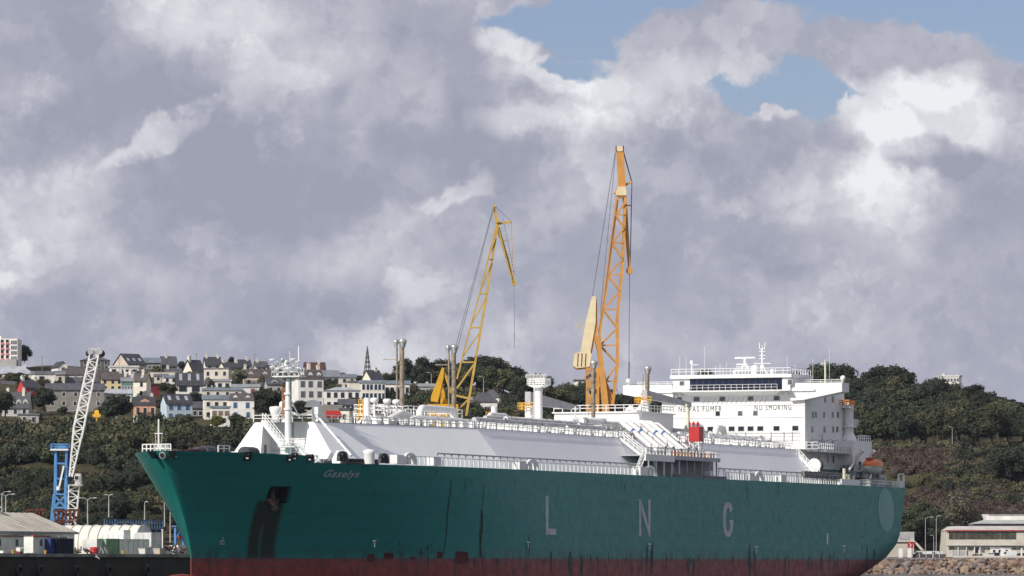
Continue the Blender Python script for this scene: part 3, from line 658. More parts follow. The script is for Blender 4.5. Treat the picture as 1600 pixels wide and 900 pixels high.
m = MB(); q = sh(822,642,y=4); m.box(q.x-.5,q.x+.5,q.y-1.2,q.y+1.2,25.6,27.6); m.build('winch_box', PM('orange_rail_paint', (.5,.2,.05), .6), bpy.data.objects['hose_crane'])
p = sh(1010,640,y=-4); hose_crane(p.x, -4.0, ZT, 31.5, sh(1078,634,y=-5).x, 30.9, -5.0, 1.7, .6)
p = sh(1074.5,660,y=-8); m = MB(); m.bar((p.x,p.y,ZT),(p.x,p.y,30.9), .42); m.bar((p.x-.8,p.y,30.9),(p.x+.8,p.y,30.9), .3); m.bar((p.x,p.y,ZT),(p.x,p.y,25.2), .9)
for i in range(14): m.bar((p.x+.3,p.y-.7,ZT+.4*i),(p.x+.3,p.y-.2,ZT+.4*i), .05)
for s in (-.7,-.2): m.bar((p.x+.3,p.y+s,ZT),(p.x+.3,p.y+s,29.6), .07)
part('jib_rest_post', m, PM('cream_post_paint', (.68,.66,.50), .5))
p = sh(864.5,650,y=-13); 
for (u, v0, v1) in ((899,635,655),(835,600,660)):
    p = sh(u,v1,y=-8); q = sh(u,v0,y=-8); m = MB(); m.tube(p, (p.x,p.y,q.z), .13, 8); m.bar((p.x,p.y-.5,q.z-.4),(p.x,p.y+.5,q.z-.4), .12); part('light_pole', m, WHITE)
# ---- compressor house
y1h, y0h = sh(866,650,x=190).y, sh(1003,650,x=190).y
m = MB(); m.box(190,206,y0h,y1h,ZT,29.2); m.box(189.6,206.4,y0h-.3,y1h+.3,29.2,29.4); ch = part('compressor_house', m, WHITE)
m = MB(); m.rail([(189.8,y1h,29.4),(189.8,y0h,29.4),(206,y0h,29.4)], 1.15, 1.6, .06); m.build('house_railing', WHITE, ch)
for i in range(4): 
    m = MB(); yy = y1h-1.2-i*.95; m.box(189.9,190.1,yy-.35,yy+.35,29.9,30.7)
m = MB(); m.box(205,230,y0h,2,ZT,26.9); part('cargo_machinery_house', m, LGREY)
for (u, v0) in ((985,628),(1000.5,629)):
    p = sh(u,640,x=192); m = MB(); m.lathe((192,p.y,28.0), [(.9,0),(1.05,.4),(1.05,1.4),(.8,1.95),(.4,2.2),(.25,2.5),(0,2.5)], 14); part('storage_tank', m, WHITE)
# ---- manifold pipes over the port side
BLU = []
for i in range(6):
    x = 161.5 + 3.75*i; r = .44 if i not in (2,) else .3
    if i == 5: r = .22
    m = MB(); m.path([(x-6,-5,27.0),(x,-9,27.05),(x,-11.4,26.9),(x-.5,-17.4,22.3),(x-.5,-18.3,21.9)], r, 12); mp_ = part('manifold_pipe', m, WHITE2)
    q = Vector((x,-11.4,26.9)).lerp(Vector((x-.5,-17.4,22.3)), .36); q2 = Vector((x,-11.4,26.9)).lerp(Vector((x-.5,-17.4,22.3)), .40)
    m = MB(); m.tube(q, q2, r*1.2, 12); m.build('pipe_band', BLUEP if i in (0,1,3,4) else LGREY, mp_)
    m = MB(); m.tube((x-.5,-18.2,21.9),(x-.5,-19.6,21.9), r*1.25, 12); m.tube((x-.5,-19.6,21.9),(x-.5,-19.8,21.9), r*1.7, 12); m.bar((x-.5,-18.6,20.9),(x-.5,-18.6,22), .25); m.build('loading_flange', MGREY, mp_)
for i in range(26):
    x = random.uniform(156, 186); y = random.uniform(-19,-12); t_ = (-y-12)/7; z = lerp(25.2, 21.0, t_)
    m = MB(); m.tube((x,y,z),(x,y,z+random.uniform(.7,1.5)), .09, 6); m.tube((x,y-.1,z+.7),(x,y+.1,z+.7), .3, 10); part('manifold_valve', m, random.choice((LGREY,MGREY,WHITE2,PM('brown_valve', (.25,.14,.08), .6),REDP if i % 6 == 0 else LGREY)))
m = MB(); m.box(148,183,-21.5,-14,20.75,20.95); m.box(160,183,-21.65,-21.45,20.3,20.98)
part('manifold_platform', m, LGREY)
m = MB(); m.box(146,160,-21.66,-21.4,19.9,20.98); part('white_platform_fascia', m, WHITE)
m = MB(); m.rail([(147,-21.4,20.95),(183,-21.4,20.95),(183,-15,20.95)], 1.15, 1.6, .055); part('manifold_railing', m, WHITE)
for i in range(12): m = MB(); x = 160+i*1.9; m.box(x,x+.9,-20.9,-20.2,20.95,21.85); part('drip_tray', m, random.choice((PM('brown_valve', (.25,.14,.08), .6),PM('copper_tray', (.42,.16,.06), .5),LGREY)))
for i in range(10):
    x = 148.5+i*3.75; m = MB(); m.bar((x,-21.2,DZ),(x,-21.2,20.75), .2); m.bar((x,-15.5,DZ+2.3),(x,-15.5,20.75), .2); part('platform_post', m, WHITE if i < 5 else LGREY)
for x in (150.5,159.0): m = MB(); m.bar((x+2.4,-21.2,DZ),(x,-21.2,20.75), .22); part('platform_brace', m, LGREY)
m = MB(); m.box(156,186,-19.3,-17.0,DZ,20.6); part('platform_shade_block', m, MGREY)  # grey block standing for the shade in the open space under the platform
m = MB(); m.box(160,186,-21.75,-21.0,DZ,DZ+.45); part('fender_beam', m, PM('fender_grey', (.15,.15,.18), .6))
a = sh(969,685,y=-14.4); b = sh(1004,713,y=-19.4); m = MB(); m.bar(a, b, .3, .35); m.bar(a+Vector((1.6,0,0)), b+Vector((1.6,0,0)), .2, .3); m.rail([a+Vector((0,0,.2)), b+Vector((0,0,.2))], 1.0, 1.2, .05); m.rail([a+Vector((1.6,0,.2)), b+Vector((1.6,0,.2))], 1.0, 1.2, .05)
for i in range(14): q = a.lerp(b, i/13); m.bar(q, q+Vector((1.6,0,0)), .1)
part('trunk_stair', m, WHITE)
m = MB(); m.box(143.6,147.2,-21.6,-20.2,DZ,18.9); part('deck_locker', m, WHITE)
m = MB(); 
for s in (0,1.2): m.bar((143+s,-21,DZ),(148+s,-20.5,20.9), .12); m.rail([(143+s,-21,DZ),(148+s,-20.5,20.9)], 1.1, 1, .04)
part('platform_ladder', m, WHITE)
# powder unit
p = sh(1087,690,y=-15.5); s_ = 1.0
m = MB(); m.box(p.x-.9,p.x+1.3,p.y-.95,p.y+.95,24.0,26.5); pu = part('red_powder_unit', m, REDP)
m = MB()
for k in range(9): xx, yy = p.x-.6+.4*(k % 4), p.y-.7+.2*k; m.tube((xx,yy,26.5),(xx,yy,27.2+.15*(k % 3)), .1, 6); m.tube((xx-.05,yy,27.1),(xx+.05,yy,27.1), .22, 8)
m.build('nozzle', REDP, pu)
m = MB()
for sx in (-.8,1.2):
    for sy in (-.85,.85): m.bar((p.x+sx,p.y+sy,21.0),(p.x+sx,p.y+sy,24.0), .16)
m.bar((p.x-.8,p.y-.85,22.2),(p.x-.8,p.y+.85,23.9), .12); m.bar((p.x-.8,p.y+.85,22.2),(p.x-.8,p.y-.85,23.9), .12); m.bar((p.x-.8,p.y-.85,22.6),(p.x+1.2,p.y-.85,23.9), .12)
m.build('unit_stand', WHITE, pu)
# ---- side deck: railing posts, lockers, fairleads
rp = MB(); rp.box(-.09,.09,-.06,.06,0,1.25); rme = rp.mesh('rail_post'); rme.materials.append(WHITE)
m = MB()
x = 47.0
while x < 143: m.box(x-.09,x+.09,-21.62,-21.5,DZ,DZ+1.25); x += 1.75
x = 186.0
while x < 250: m.box(x-.12,x+.12,-21.62,-21.5,DZ,DZ+1.25); x += 1.35
for (a, b) in ((47,143),(186,250)):
    m.bar((a,-21.56,DZ+1.22),(b,-21.56,DZ+1.22), .09)
part('side_railing', m, WHITE)
m = MB()
for (a, b) in ((60,147),(186,250)):
    m.tube((a,-20.2,DZ+1.9),(b,-20.2,DZ+1.9), .13, 6); x = a
    while x < b: m.prism([(x,-20.3,DZ+1.85),(x+.6,-20.3,DZ+1.85),(x+.1,-20.3,DZ+1.3)], (0,.1,0)); m.bar((x+.1,-20.2,DZ),(x+.1,-20.2,DZ+1.9), .09); x += 2.8
part('fire_main', m, LGREY)
def locker(u, w, h=1.3, mt=WHITE, name='deck_locker'): p = sh(u, 730, y=-21); m = MB(); m.box(p.x-w/2,p.x+w/2,-21.55,-20.4,DZ,DZ+h); return part(name, m, mt)
for u, w in ((621,2.8),(678.5,2.8),(812,2.8),(1171,2.7),(1219,2.6),(1107,1.0)): locker(u, w)
def chock(u, w=3.4, mt=WHITE, h=1.5):
    p = sh(u, 730, y=-21); m = MB()
    for a0, a1 in zip(np.linspace(0, math.pi, 9), np.linspace(0, math.pi, 9)[1:]):
        m.bar((p.x-w/2*math.cos(a0),-21.4,DZ+h*math.sin(a0)**.6 if a0 > 0 else DZ),(p.x-w/2*math.cos(a1),-21.4,DZ+h*max(0,math.sin(a1))**.6), .45, .4)
    m.tube((p.x-w*.2,-21.5,DZ),(p.x-w*.2,-21.5,DZ+h*.72), .32, 10); m.tube((p.x+w*.2,-21.5,DZ),(p.x+w*.2,-21.5,DZ+h*.72), .32, 10)
    return part('roller_chock', m, mt)
chock(827, 4.6); chock(1012, 4.0); chock(1182, 3.8); chock(636, 4.4)
chock(531, 2.8, DARK, 1.25); chock(595.5, 2.8, DARK, 1.25)
m = MB(); a = hullhit(541,722); b = hullhit(592,724); 
for i in range(9):
    q = a.lerp(b, i/8); m.tube((q.x,q.y+.5,DZ),(q.x,q.y+.5,DZ+.62), .32, 10); m.tube((q.x,q.y+.5,DZ+.55),(q.x,q.y+.5,DZ+.75), .45, 10)
m.bar((a.x,a.y+.4,DZ+.12),(b.x,b.y+.4,DZ+.12), .9, .3); part('bollard_row', m, DARK)
m = MB(); a = hullhit(507,720); b = hullhit(520,721)
for i in range(3): q = a.lerp(b, i/2); m.tube((q.x,q.y+.5,DZ),(q.x,q.y+.5,DZ+.6), .3, 10)
m.bar((a.x,a.y+.4,DZ+.15),(b.x,b.y+.4,DZ+.15), .7, .3); part('bollard_pair', m, MGREY)
p = sh(577,716,y=-17); m = MB(); m.lathe((p.x,p.y,DZ), [(.8,0),(.8,1.5),(.95,1.9),(.5,2.1),(0,2.15)], 12); part('side_vent', m, WHITE)
m = MB(); m.box(228,249.5,-21.7,-21.35,DZ+1.0,DZ+2.15); 
part('gangway_stowed', m, PM('brown_gangway', (.15,.11,.09), .7, .4, 1.2))
m = MB(); m.rail([(228,-21.75,DZ+1.1),(249.5,-21.75,DZ+1.1)], 1.0, 1.3, .05)
for i in range(8): m.bar((228+i*2.7,-21.76,DZ+1.1),(230.7+i*2.7,-21.76,DZ+2.1), .06)
part('gangway_rail', m, LGREY)
# hose reel and small platform at the aft end of the trunk
a = sh(1243,706,y=-14.2); b = sh(1278,744,y=-19.5); m = MB(); m.bar(a, b, .35, .4); m.rail([a,b], 1.1, 1.3, .05); part('aft_trunk_stair', m, WHITE)
p = sh(1275,727,y=-17.5); m = MB(); m.tube((p.x-.9,p.y,p.z),(p.x+.9,p.y,p.z), 1.0, 16); m.tube((p.x-1.1,p.y,p.z),(p.x-.9,p.y,p.z), 1.25, 16); hr_ = part('hose_reel', m, WHITE); m = MB(); m.tube((p.x+.3,p.y,p.z),(p.x+.8,p.y,p.z), 1.22, 16); m.build('reel_band', DARK, hr_)
m = MB(); m.box(p.x-4,p.x+2.5,p.y-2,p.y+2,p.z-1.6,p.z-1.4); m.rail([(p.x-4,p.y-2,p.z-1.4),(p.x-4,p.y+2,p.z-1.4),(p.x+2.5,p.y+2,p.z-1.4)], 1.1, 1, .05)
for s in (-3.8,2.3): m.bar((p.x+s,p.y-1.8,DZ),(p.x+s,p.y-1.8,p.z-1.5), .18); m.bar((p.x+s,p.y+1.8,DZ),(p.x+s,p.y+1.8,p.z-1.5), .18)
part('reel_platform', m, WHITE)
# ---- accommodation block and bridge
AX, AE = 252.0, 275.5
m = MB(); W = 14.0
m.hexa([(AX,-W,DZ),(AE,-W,DZ),(AE,W,DZ),(AX,W,DZ),(AX,-W,35.0),(AE,-W,35.0),(AE,W,35.0),(AX,W,35.0)])
blk = part('accommodation_block', m, WHITE)
zf = lambda v, x=AX: EYE + (HZ-v)*(TY+SC*x)/F
win_cache = {}
def win_mesh(w, h, gm, fm):
    key = (round(w,1), round(h,1), gm.name, fm.name)
    if key not in win_cache:
        f = MB(); t_ = .09
        f.box(-w/2-t_,w/2+t_,-.05,.0,-h/2-t_,-h/2); f.box(-w/2-t_,w/2+t_,-.05,.0,h/2,h/2+t_); f.box(-w/2-t_,-w/2,-.05,.0,-h/2,h/2); f.box(w/2,w/2+t_,-.05,.0,-h/2,h/2)
        a = f.mesh('window'); a.materials.append(fm); g = MB(); g.box(-w/2,w/2,-.025,.0,-h/2,h/2); b = g.mesh('pane'); b.materials.append(gm); win_cache[key] = (a, b)
    return win_cache[key]
def window(parent, loc, rz, w, h, gm=GLASS, fm=WHITE2, name='window'):
    a, b = win_mesh(w, h, gm, fm); o = inst(name, a, parent, loc, rz); inst('pane', b, o); return o
# window local frame looks along -y; front wall looks along -x (local) -> rotate
FRONT, PORT = R(-90), 0.0
for u in (1061,1088.6,1128.8,1173,1213.6,1243): y = sh(u,623,x=AX).y; window(blk, (AX,y,zf(623)), FRONT, 1.15,.8, GLASSG, WHITE2)
for u, g in ((1121.5,GLASS),(1156.5,GLASSG),(1180.3,GLASSG)): y = sh(u,646,x=AX).y; window(blk, (AX,y,zf(646)), FRONT, .8,.8, g, LGREY)
for u in (1110,1129,1143.2,1158,1172.7,1188,1213.3,1242.7): y = sh(u,670,x=AX).y; window(blk, (AX,y,zf(670)), FRONT, 1.1,.8, GLASS, LGREY)
m = MB()
for v in (634,653,682): m.box(AX-.06,AX,-13.9,13.9,zf(v)-.05,zf(v)+.03)
m.build('deck_line', PM('seam_grey', (.5,.5,.52), .6), blk)
m = MB()
for u in (1105,1150,1165,1205,1225,1238):
    y = sh(u,660,x=AX).y; m.bar((AX-.12,y,zf(690)),(AX-.12,y,zf(676)), .1)
for v in (676,688): m.bar((AX-.3,sh(1100,v,x=AX).y,zf(v)),(AX-.3,sh(1250,v,x=AX).y,zf(v)), .08)
m.build('front_piping', LGREY, blk)
BLACKP = PM('black_letter_paint', (.02,.02,.025), .5)
def ftext(s, u0, u1, v0, v1, name):
    ya_, yb_ = sh(u0,v0,x=AX).y, sh(u1,v0,x=AX).y; z0, z1 = zf(v1), zf(v0)
    fit_text(s, lambda tx, ty: (AX-.04, ya_-tx, z0+ty), ya_-yb_, z1-z0, name, BLACKP, blk, bold=.0, space=1.35)
ftext('NE PAS FUMER', 1060.5, 1127.5, 634.5, 642.5, 'no_smoking_lettering'); ftext('NO SMOKING', 1179, 1236.5, 633, 641.5, 'no_smoking_lettering')
# port side windows
for (v, us) in ((624,(1289,1301)),(648,(1270,1274.5,1287.5,1301,1309)),(671,(1269,1288,1301.5,1308)),(694,(1264,1280,1287,1301,1313)),(718,(1280,1294,1302))):
    for u in us: p = sh(u,v,y=-W); window(blk, (p.x,-W,p.z), PORT, 1.0,1.0 if v < 700 else 1.3, GLASS, LGREY)
# side galleries
for v, x1 in ((705,275),(731,275)):
    p = sh(1262,v,y=-15.5); m = MB(); m.box(AX+.5,x1,-16.6,-14.0,p.z-.12,p.z); m.rail([(AX+.5,-16.5,p.z),(x1,-16.5,p.z)], 1.1, 1.8, .04)
    for i in range(5): m.bar((AX+2+i*5,-16.3,p.z-2.6),(AX+2+i*5,-16.3,p.z), .1)
    part('side_gallery', m, LGREY)
p = sh(1240,705,x=AX-3); m = MB(); m.box(AX-3,AX+1,-17.5,-9.5,24.0,24.1); m.rail([(AX-3,-9.5,24.1),(AX-3,-17.5,24.1),(AX+6,-17.5,24.1)], 1.2, 1.1, .055); part('front_gallery', m, WHITE)
m = MB(); 
for (u, v0, v1) in ((1266,684,706),(1282,678,706)): 
    p = sh(u,v1,y=-14.2); q = sh(u,v0,y=-14.2); m.bar((p.x,-14.3,p.z),(p.x+.8,-14.3,q.z), .1)
for i in range(5):
    p = sh(1262+i*12,690,y=-14.1); m.bar((p.x,-14.1,p.z),(p.x+1.6,-15.2,p.z+.4), .09)
m.build('side_lamp_bracket', MGREY, blk)
# bridge
BX = 250.6
m = MB(); m.box(BX,262,-11.6,11.3,35.0,37.3); m.box(BX-.5,262.5,-12.0,11.7,37.3,37.95); br = part('navigation_bridge', m, WHITE)
ys = np.linspace(sh(1078,600,x=BX).y, sh(1222,600,x=BX).y, 15)
for a, b in zip(ys, ys[1:]): window(br, (BX,(a+b)/2,36.15), FRONT, abs(b-a)-.16, 1.95, PM('bridge_glass', (.012,.02,.05), .1), DARK, 'bridge_window')
for u in (1065.5,1234.5): y = sh(u,598,x=BX).y; window(br, (BX,y,36.4), FRONT, .85,.8, GLASSG, LGREY)
zb = 35.0
m = MB(); m.box(BX-1.1,BX+1.3,-11.8,11.5,zb-.2,zb); m.hexa([(BX+1.0,-8.5,zb-.9),(BX+1.6,-8.5,zb-.9),(BX+1.6,8.5,zb-.9),(BX+1.0,8.5,zb-.9),(BX-.3,-9.6,zb-.2),(BX+1.6,-9.6,zb-.2),(BX+1.6,9.6,zb-.2),(BX-.3,9.6,zb-.2)]); m.build('bridge_gallery', WHITE, br)
m = MB(); m.rail([(BX-1.0,-9.4,zb),(BX-1.0,9.6,zb)], 1.05, 1.15, .03, lv=(1,.5)); m.build('gallery_railing', WHITE, br)
m = MB(); m.rail([(BX-.4,11.5,37.95),(BX-.4,-11.8,37.95),(262,-11.8,37.95)], 1.1, 1.5, .05); m.build('roof_railing', WHITE, br)
m = MB()
for i in range(24): y = lerp(12.6,-12.6,i/23); m.bar((AX-.06,y,34.9),(AX-.06,y-.7,34.1), .05)
for i in range(14): y = lerp(6,-6,i/13); m.bar((BX+1.3,y,32.5),(BX+1.3,y-.8,33.8), .05)
m.build('stiffener', LGREY, br)
for s in (-1, 1):
    m = MB(); w0, w1 = 11.4, 21.4; tip0 = 34.55
    m.prism([(251.2,s*w0,33.0),(251.2,s*14.0,33.15),(251.2,s*w1,tip0),(251.2,s*w1,36.25),(251.2,s*(w0+.3),36.25)], (4.2,0,0)); wo = m.build('bridge_wing', WHITE, br)
    m = MB(); m.rail([(255.2,s*12,36.25),(255.2,s*20,36.25)], .7, 2, .04); m.tube((253,s*21.0,36.2),(253,s*21.0,36.9), .1, 6); m.ball((253,s*21.0,37.1), .5); m.build('searchlight', WHITE, wo)
    m = MB(); m.box(250.9,251.2,s*16.2 if s > 0 else -16.2,(s*11.6),34.75,35.1); m.build('wing_ledge', WHITE, wo)
# mast, radar and aerials on the bridge roof
RZ = 37.95
def roofmast(u, v0, r=.06, x=256, name='whip_aerial', mt=WHITE): p = sh(u, v0, x=x); m = MB(); m.tube((x,p.y,RZ-1.6 if abs(p.y) > 12 else RZ),(x,p.y,p.z), r, 6); return m.build(name, mt, br)
for u, v in ((1062,556),(1072,558),(1101,541),(1125,568),(1135,566),(1230,557),(1270,560),(1296,543),(1118,571),(1242,569)): roofmast(u, v, .035)
p = sh(1081,565,x=254); m = MB(); m.tube((254,p.y,RZ),(254,p.y,p.z), .14, 8); m.bar((254,p.y,p.z-.6),(254,p.y-1.3,p.z-.6), .12); m.box(253.8,254.2,p.y-.2,p.y+.3,p.z-.5,p.z+.2); m.build('signal_post', WHITE, br)
p = sh(1289.5,562,x=254); m = MB(); m.tube((254,p.y,36.2),(254,p.y,p.z), .18, 8); m.bar((254,p.y,p.z-.8),(254,p.y+1.0,p.z-.6), .14); m.build('signal_post', PM('cream_post_paint', (.68,.66,.50), .5), br)
p = sh(1164,559,x=256); y = p.y; m = MB()
for s in (-.7,.7): m.bar((256,y+s*1.2,RZ),(256,y+s*.5,RZ+2.2), .28)
m.bar((256,y,RZ+1.8),(256,y,p.z-.2), .4); m.bar((256,y-2.0,p.z),(256,y+2.0,p.z), .2, .28); m.bar((256,y+.3,RZ+2.1),(256,y+1.7,RZ+2.1), .18, .2); m.box(255,257,y-1.6,y+1.4,RZ+.8,RZ+1.0); m.rail([(255,y-1.6,RZ),(255,y+1.4,RZ)], 1.6, .6, .05); m.build('radar_mast', WHITE, br)
p = sh(1191,535,x=256); y = p.y; m = MB(); H = p.z
m.tube((256,y,RZ),(256,y,H-1.2), .2, 8); m.bar((256,y-1.0,RZ),(256,y,RZ+2.2), .2); m.bar((256,y+1.0,RZ),(256,y,RZ+2.2), .2)
for zz, w in ((H-3.9,1.6),(H-3.0,.6),(H-2.4,.6),(H-1.7,.6),(H-1.2,.5)): m.bar((256,y-w,zz),(256,y+w,zz), .12)
m.bar((256,y-.5,H-1.2),(256,y-.55,H), .12); m.bar((256,y+.5,H-1.2),(256,y+.55,H), .12); m.bar((256,y,H-1.2),(256,y,H-.5), .1); m.build('signal_mast', WHITE, br)
for u, v, r in ((1179.5,577,.8),(1206.5,580,.42),(1148,581,.4)): p = sh(u,v,x=255); m = MB(); m.ball((255,p.y,p.z), r, 14, 9); m.tube((255,p.y,RZ),(255,p.y,p.z), r*.7, 12); m.build('radome', WHITE, br)
# engine casing, stores crane, funnel
m = MB(); m.box(271.5,283.2,-17,17,DZ,26.1); cs = part('engine_casing', m, WHITE)
m = MB(); m.rail([(275.7,-16.8,26.1),(283,-16.8,26.1),(283,10,26.1)], 1.1, 1.2, .055); m.build('casing_railing', WHITE, cs)
for (u, v) in ((1333,730),(1343,728),(1333,752)): p = sh(u,v,y=-17); window(cs, (p.x,-17,p.z), PORT, 2.2,1.6, PM('dark_doorway', (.06,.06,.07), .7), LGREY, 'doorway')
xq = sh(1326.5,660,y=-15).x; zq = lambda v: EYE + (HZ-v)*(TY+SC*xq-5)/F
m = MB(); m.tube((xq,-15,24),(xq,-15,zq(640)), .85, 16); m.tube((xq,-15,zq(640)),(xq,-15,zq(630)), .95, 16); m.lathe((xq,-15,26.1), [(1.6,0),(.85,1.6)], 16); m.tube((xq,-15,zq(668)),(xq,-15,zq(666.5)), 1.35, 16); m.box(xq-1.8,xq+.6,-15.8,-12.6,zq(638),zq(632)); m.box(xq+.7,xq+4.2,-15.3,-14.6,zq(667),zq(666.3))
sc_ = part('stores_crane', m, WHITE); m = MB(); m.rail([(xq-2.6,-15.9,zq(634)),(xq-2.6,-12.6,zq(634)),(xq+1,-12.6,zq(634)),(xq+1,-15.9,zq(634)),(xq-2.6,-15.9,zq(634))], .95, .7, .09); m.bar((xq-.6,-13.6,26),(xq-.6,-13.6,zq(640)), .3)
for i in range(9): m.bar((xq-.9,-14.2,26+i*.75),(xq-.9,-13.0,26+i*.75), .12)
m.build('crane_railing', PM('orange_rail_paint', (.5,.2,.05), .6), sc_)
m = MB(); m.rail([(xq+.7,-15.5,zq(666)),(xq+4.2,-15.5,zq(666)),(xq+4.2,-14.5,zq(666))], 1.3, .9, .06); m.build('arm_railing', WHITE, sc_)
m = MB(); m.hexa([(278,-5,26),(289,-5,26),(289,5,26),(278,5,26),(280,-4,30.5),(288,-4,30.5),(288,4,30.5),(280,4,30.5)]); part('funnel', m, WHITE)
# davits, lifeboat
for (u0,v0,u1,v1,u2,v2) in ((1338,728,1340,712,1349,703),(1349,728,1357,713,1366,704)):
    a, b, c = sh(u0,v0,y=-18.5), sh(u1,v1,y=-19.0), sh(u2,v2,y=-20.2); m = MB(); m.bar((a.x,-17.5,DZ),a, .5, .6); m.bar(a, b, .55, .7); m.bar(b, c, .5, .6); part('davit', m, WHITE)
lbx0, lbx1 = 267.8, 277.2
lb = thing('lifeboat', (0,0,0), 'orange-topped white lifeboat hanging on davits at the stern of the teal tanker', 'lifeboat')
lb.matrix_world = SHIP.matrix_world = Matrix.Translation((TX,TY,0)) @ Matrix.Rotation(math.atan2(SC,SA), 4, 'Z')
N = 17; hv = []; cv = []
zl, zm, zh = 19.9, 21.2, 22.6
def ring(prof, t_): 
    w = 1.45*math.sin(math.pi*min(1, max(0.02, t_)))**.42; x = lerp(lbx0, lbx1, t_); s = math.sin(math.pi*min(.97, max(.03, t_)))**.5
    return [(x, -20.6 + w*a, z_) for a, z_ in prof(s)]
lo = lambda s: [(-1,zm),(-.92,lerp(zm,zl,.55*s)),(-.5,lerp(zm,zl,s)),(0,lerp(zm,zl-.15,s)),(.5,lerp(zm,zl,s)),(.92,lerp(zm,zl,.55*s)),(1,zm)]
hi = lambda s: [(1,zm),(.95,lerp(zm,zh-.5,s)),(.6,lerp(zm,zh-.1,s)),(0,lerp(zm,zh,s)),(-.6,lerp(zm,zh-.1,s)),(-.95,lerp(zm,zh-.5,s)),(-1,zm)]
for prof, mt_, nm_ in ((lo, WHITE, 'boat_hull'), (hi, ORNP, 'boat_canopy')):
    m = MB(); vs = [q for i in range(N) for q in ring(prof, i/(N-1))]
    m.add(vs, [(7*i+k, 7*i+k+1, 7*i+8+k, 7*i+7+k) for i in range(N-1) for k in range(6)] + [tuple(range(7)), tuple(range(7*(N-1), 7*N))], True); m.build(nm_, mt_, lb, recalc=True)
m = MB(); m.box(lbx0+2,lbx0+3.4,-21.2,-20.0,22.4,22.85); m.box(lbx1-1.6,lbx1-.4,-21.3,-19.9,21.3,22.3); m.build('conning_hatch', PM('faded_orange', (.5,.12,.05), .6), lb)
m = MB(); m.bar((lbx0+.5,-22.0,zm),(lbx1-.5,-22.0,zm), .18); m.build('grab_line', PM('yellow_rope', (.55,.4,.08), .7), lb)
# boat cradle, aft deck gear
m = MB()
for x in (270,273.5,277,280): m.bar((x,-18.6,DZ),(x,-19.8,20.2), .35); m.bar((x,-21,DZ),(x,-20.4,19.9), .2)
m.box(268,281,-19.4,-17,20.1,20.3); m.rail([(266,-19.3,20.3),(268.5,-19.3,20.3)], 1.1, .9, .05); part('boat_cradle', m, LGREY)
p = sh(1344,748,y=-19); m = MB(); m.lathe((p.x+1.0,p.y,DZ+.4), [(.3,0),(1.2,.1),(1.5,.9),(1.4,1.2),(0,1.3)], 12); part('covered_reel', m, DRED)
m = MB(); 
for (u, v0, v1, r) in ((1319,732,757,.32),(1325,741,757,.45),(1333,744,757,.3),(1353,748,758,.55),(1311,748,756,.6)):
    p = sh(u,v1,y=-20.5); q = sh(u,v0,y=-20.5); m.tube((p.x,p.y,DZ),(p.x,p.y,q.z), r, 10)
part('aft_vents', m, PM('cream_post_paint', (.68,.66,.50), .5))
m = MB(); p = sh(1321.5,741,y=-20); q = sh(1335,723,y=-18); m.bar(p, q, .35); part('davit_stay', m, WHITE)
p = sh(1322,735,y=-20); m = MB(); m.box(p.x-.6,p.x+1,-20.2,-19,p.z-.8,p.z+1.0); part('black_box', m, DARK)
m = MB(); m.box(251,262,-21.4,-20.6,DZ,DZ+1.1); part('bulwark_plate', m, WHITE)
m = MB(); m.rail([(262,-21.5,DZ),(288,-20.6,DZ),(290.6,-16,DZ),(290.6,16,DZ)], 1.15, 1.1, .05); part('stern_railing', m, WHITE)
p = sh(1380,748,y=-17); m = MB(); m.ball((p.x,p.y,p.z), .75, 14, 9); m.tube((p.x,p.y,DZ),(p.x,p.y,p.z), .4, 10); part('aft_radome', m, PM('weathered_dome', (.45,.43,.36), .5))
m = MB(); m.hexa([(281,-19,DZ),(287,-19,DZ),(287,-12,DZ),(281,-12,DZ),(282.5,-18,DZ+1.8),(285.5,-18,DZ+1.8),(285.5,-13,DZ+1.8),(282.5,-13,DZ+1.8)]); part('canvas_cover', m, PM('grey_green_canvas', (.25,.29,.28), .8, .2, .8))
for i in range(6):
    m = MB(); x = 286.2+i*.75; m.tube((x,-19.6+.2*i,DZ),(x,-19.6+.2*i,DZ+random.uniform(.6,1.2)), .3, 8); part('stern_bollard', m, DARK)
m = MB(); p = sh(1404,757,y=-20); m.bar((p.x,p.y,DZ),(p.x,p.y,DZ+2.6), .3); m.bar((p.x,p.y-1.0,DZ),(p.x,p.y-1.0,DZ+2.6), .3); m.bar((p.x,p.y,DZ+2.6),(p.x,p.y-1.0,DZ+2.6), .3); part('stern_light_frame', m, WHITE)
m = MB(); p = sh(1408,758,y=-20.4); m.box(p.x-1.2,p.x+1.0,-20.5,-19.8,DZ,DZ+1.3); part('stern_chock', m, WHITE)
# ------------------------------------------------------------------ the setting: water, quay, terrain
WATER = bpy.data.materials.new('harbour_water'); WATER.use_nodes = True; t = WATER.node_tree; TREE[0] = t; b = t.nodes['Principled BSDF']
b.inputs['Base Color'].default_value = (.02,.035,.04,1); b.inputs['Roughness'].default_value = .12; b.inputs['IOR'].default_value = 1.33
tcn = t.nodes.new('ShaderNodeTexCoord'); mp = t.nodes.new('ShaderNodeMapping'); mp.inputs['Scale'].default_value = (.5,.9,1); t.links.new(tcn.outputs['Object'], mp.inputs[0])
n = noise(mp.outputs[0], .8, 8, .65); bp = t.nodes.new('ShaderNodeBump'); bp.inputs['Strength'].default_value = 1; bp.inputs['Distance'].default_value = .45; t.links.new(n.outputs['Fac'], bp.inputs['Height']); t.links.new(bp.outputs[0], b.inputs['Normal'])
m = MB(); m.add([(-6000,-500,0),(6000,-500,0),(6000,6000,0),(-6000,6000,0)], [(0,1,2,3)]); w = m.build('water', WATER, kind='structure')
GZ = 4.5
CONC = PM('quay_concrete', (.30,.28,.25), .85, .25, .15, bump=.3, bscale=1.5)
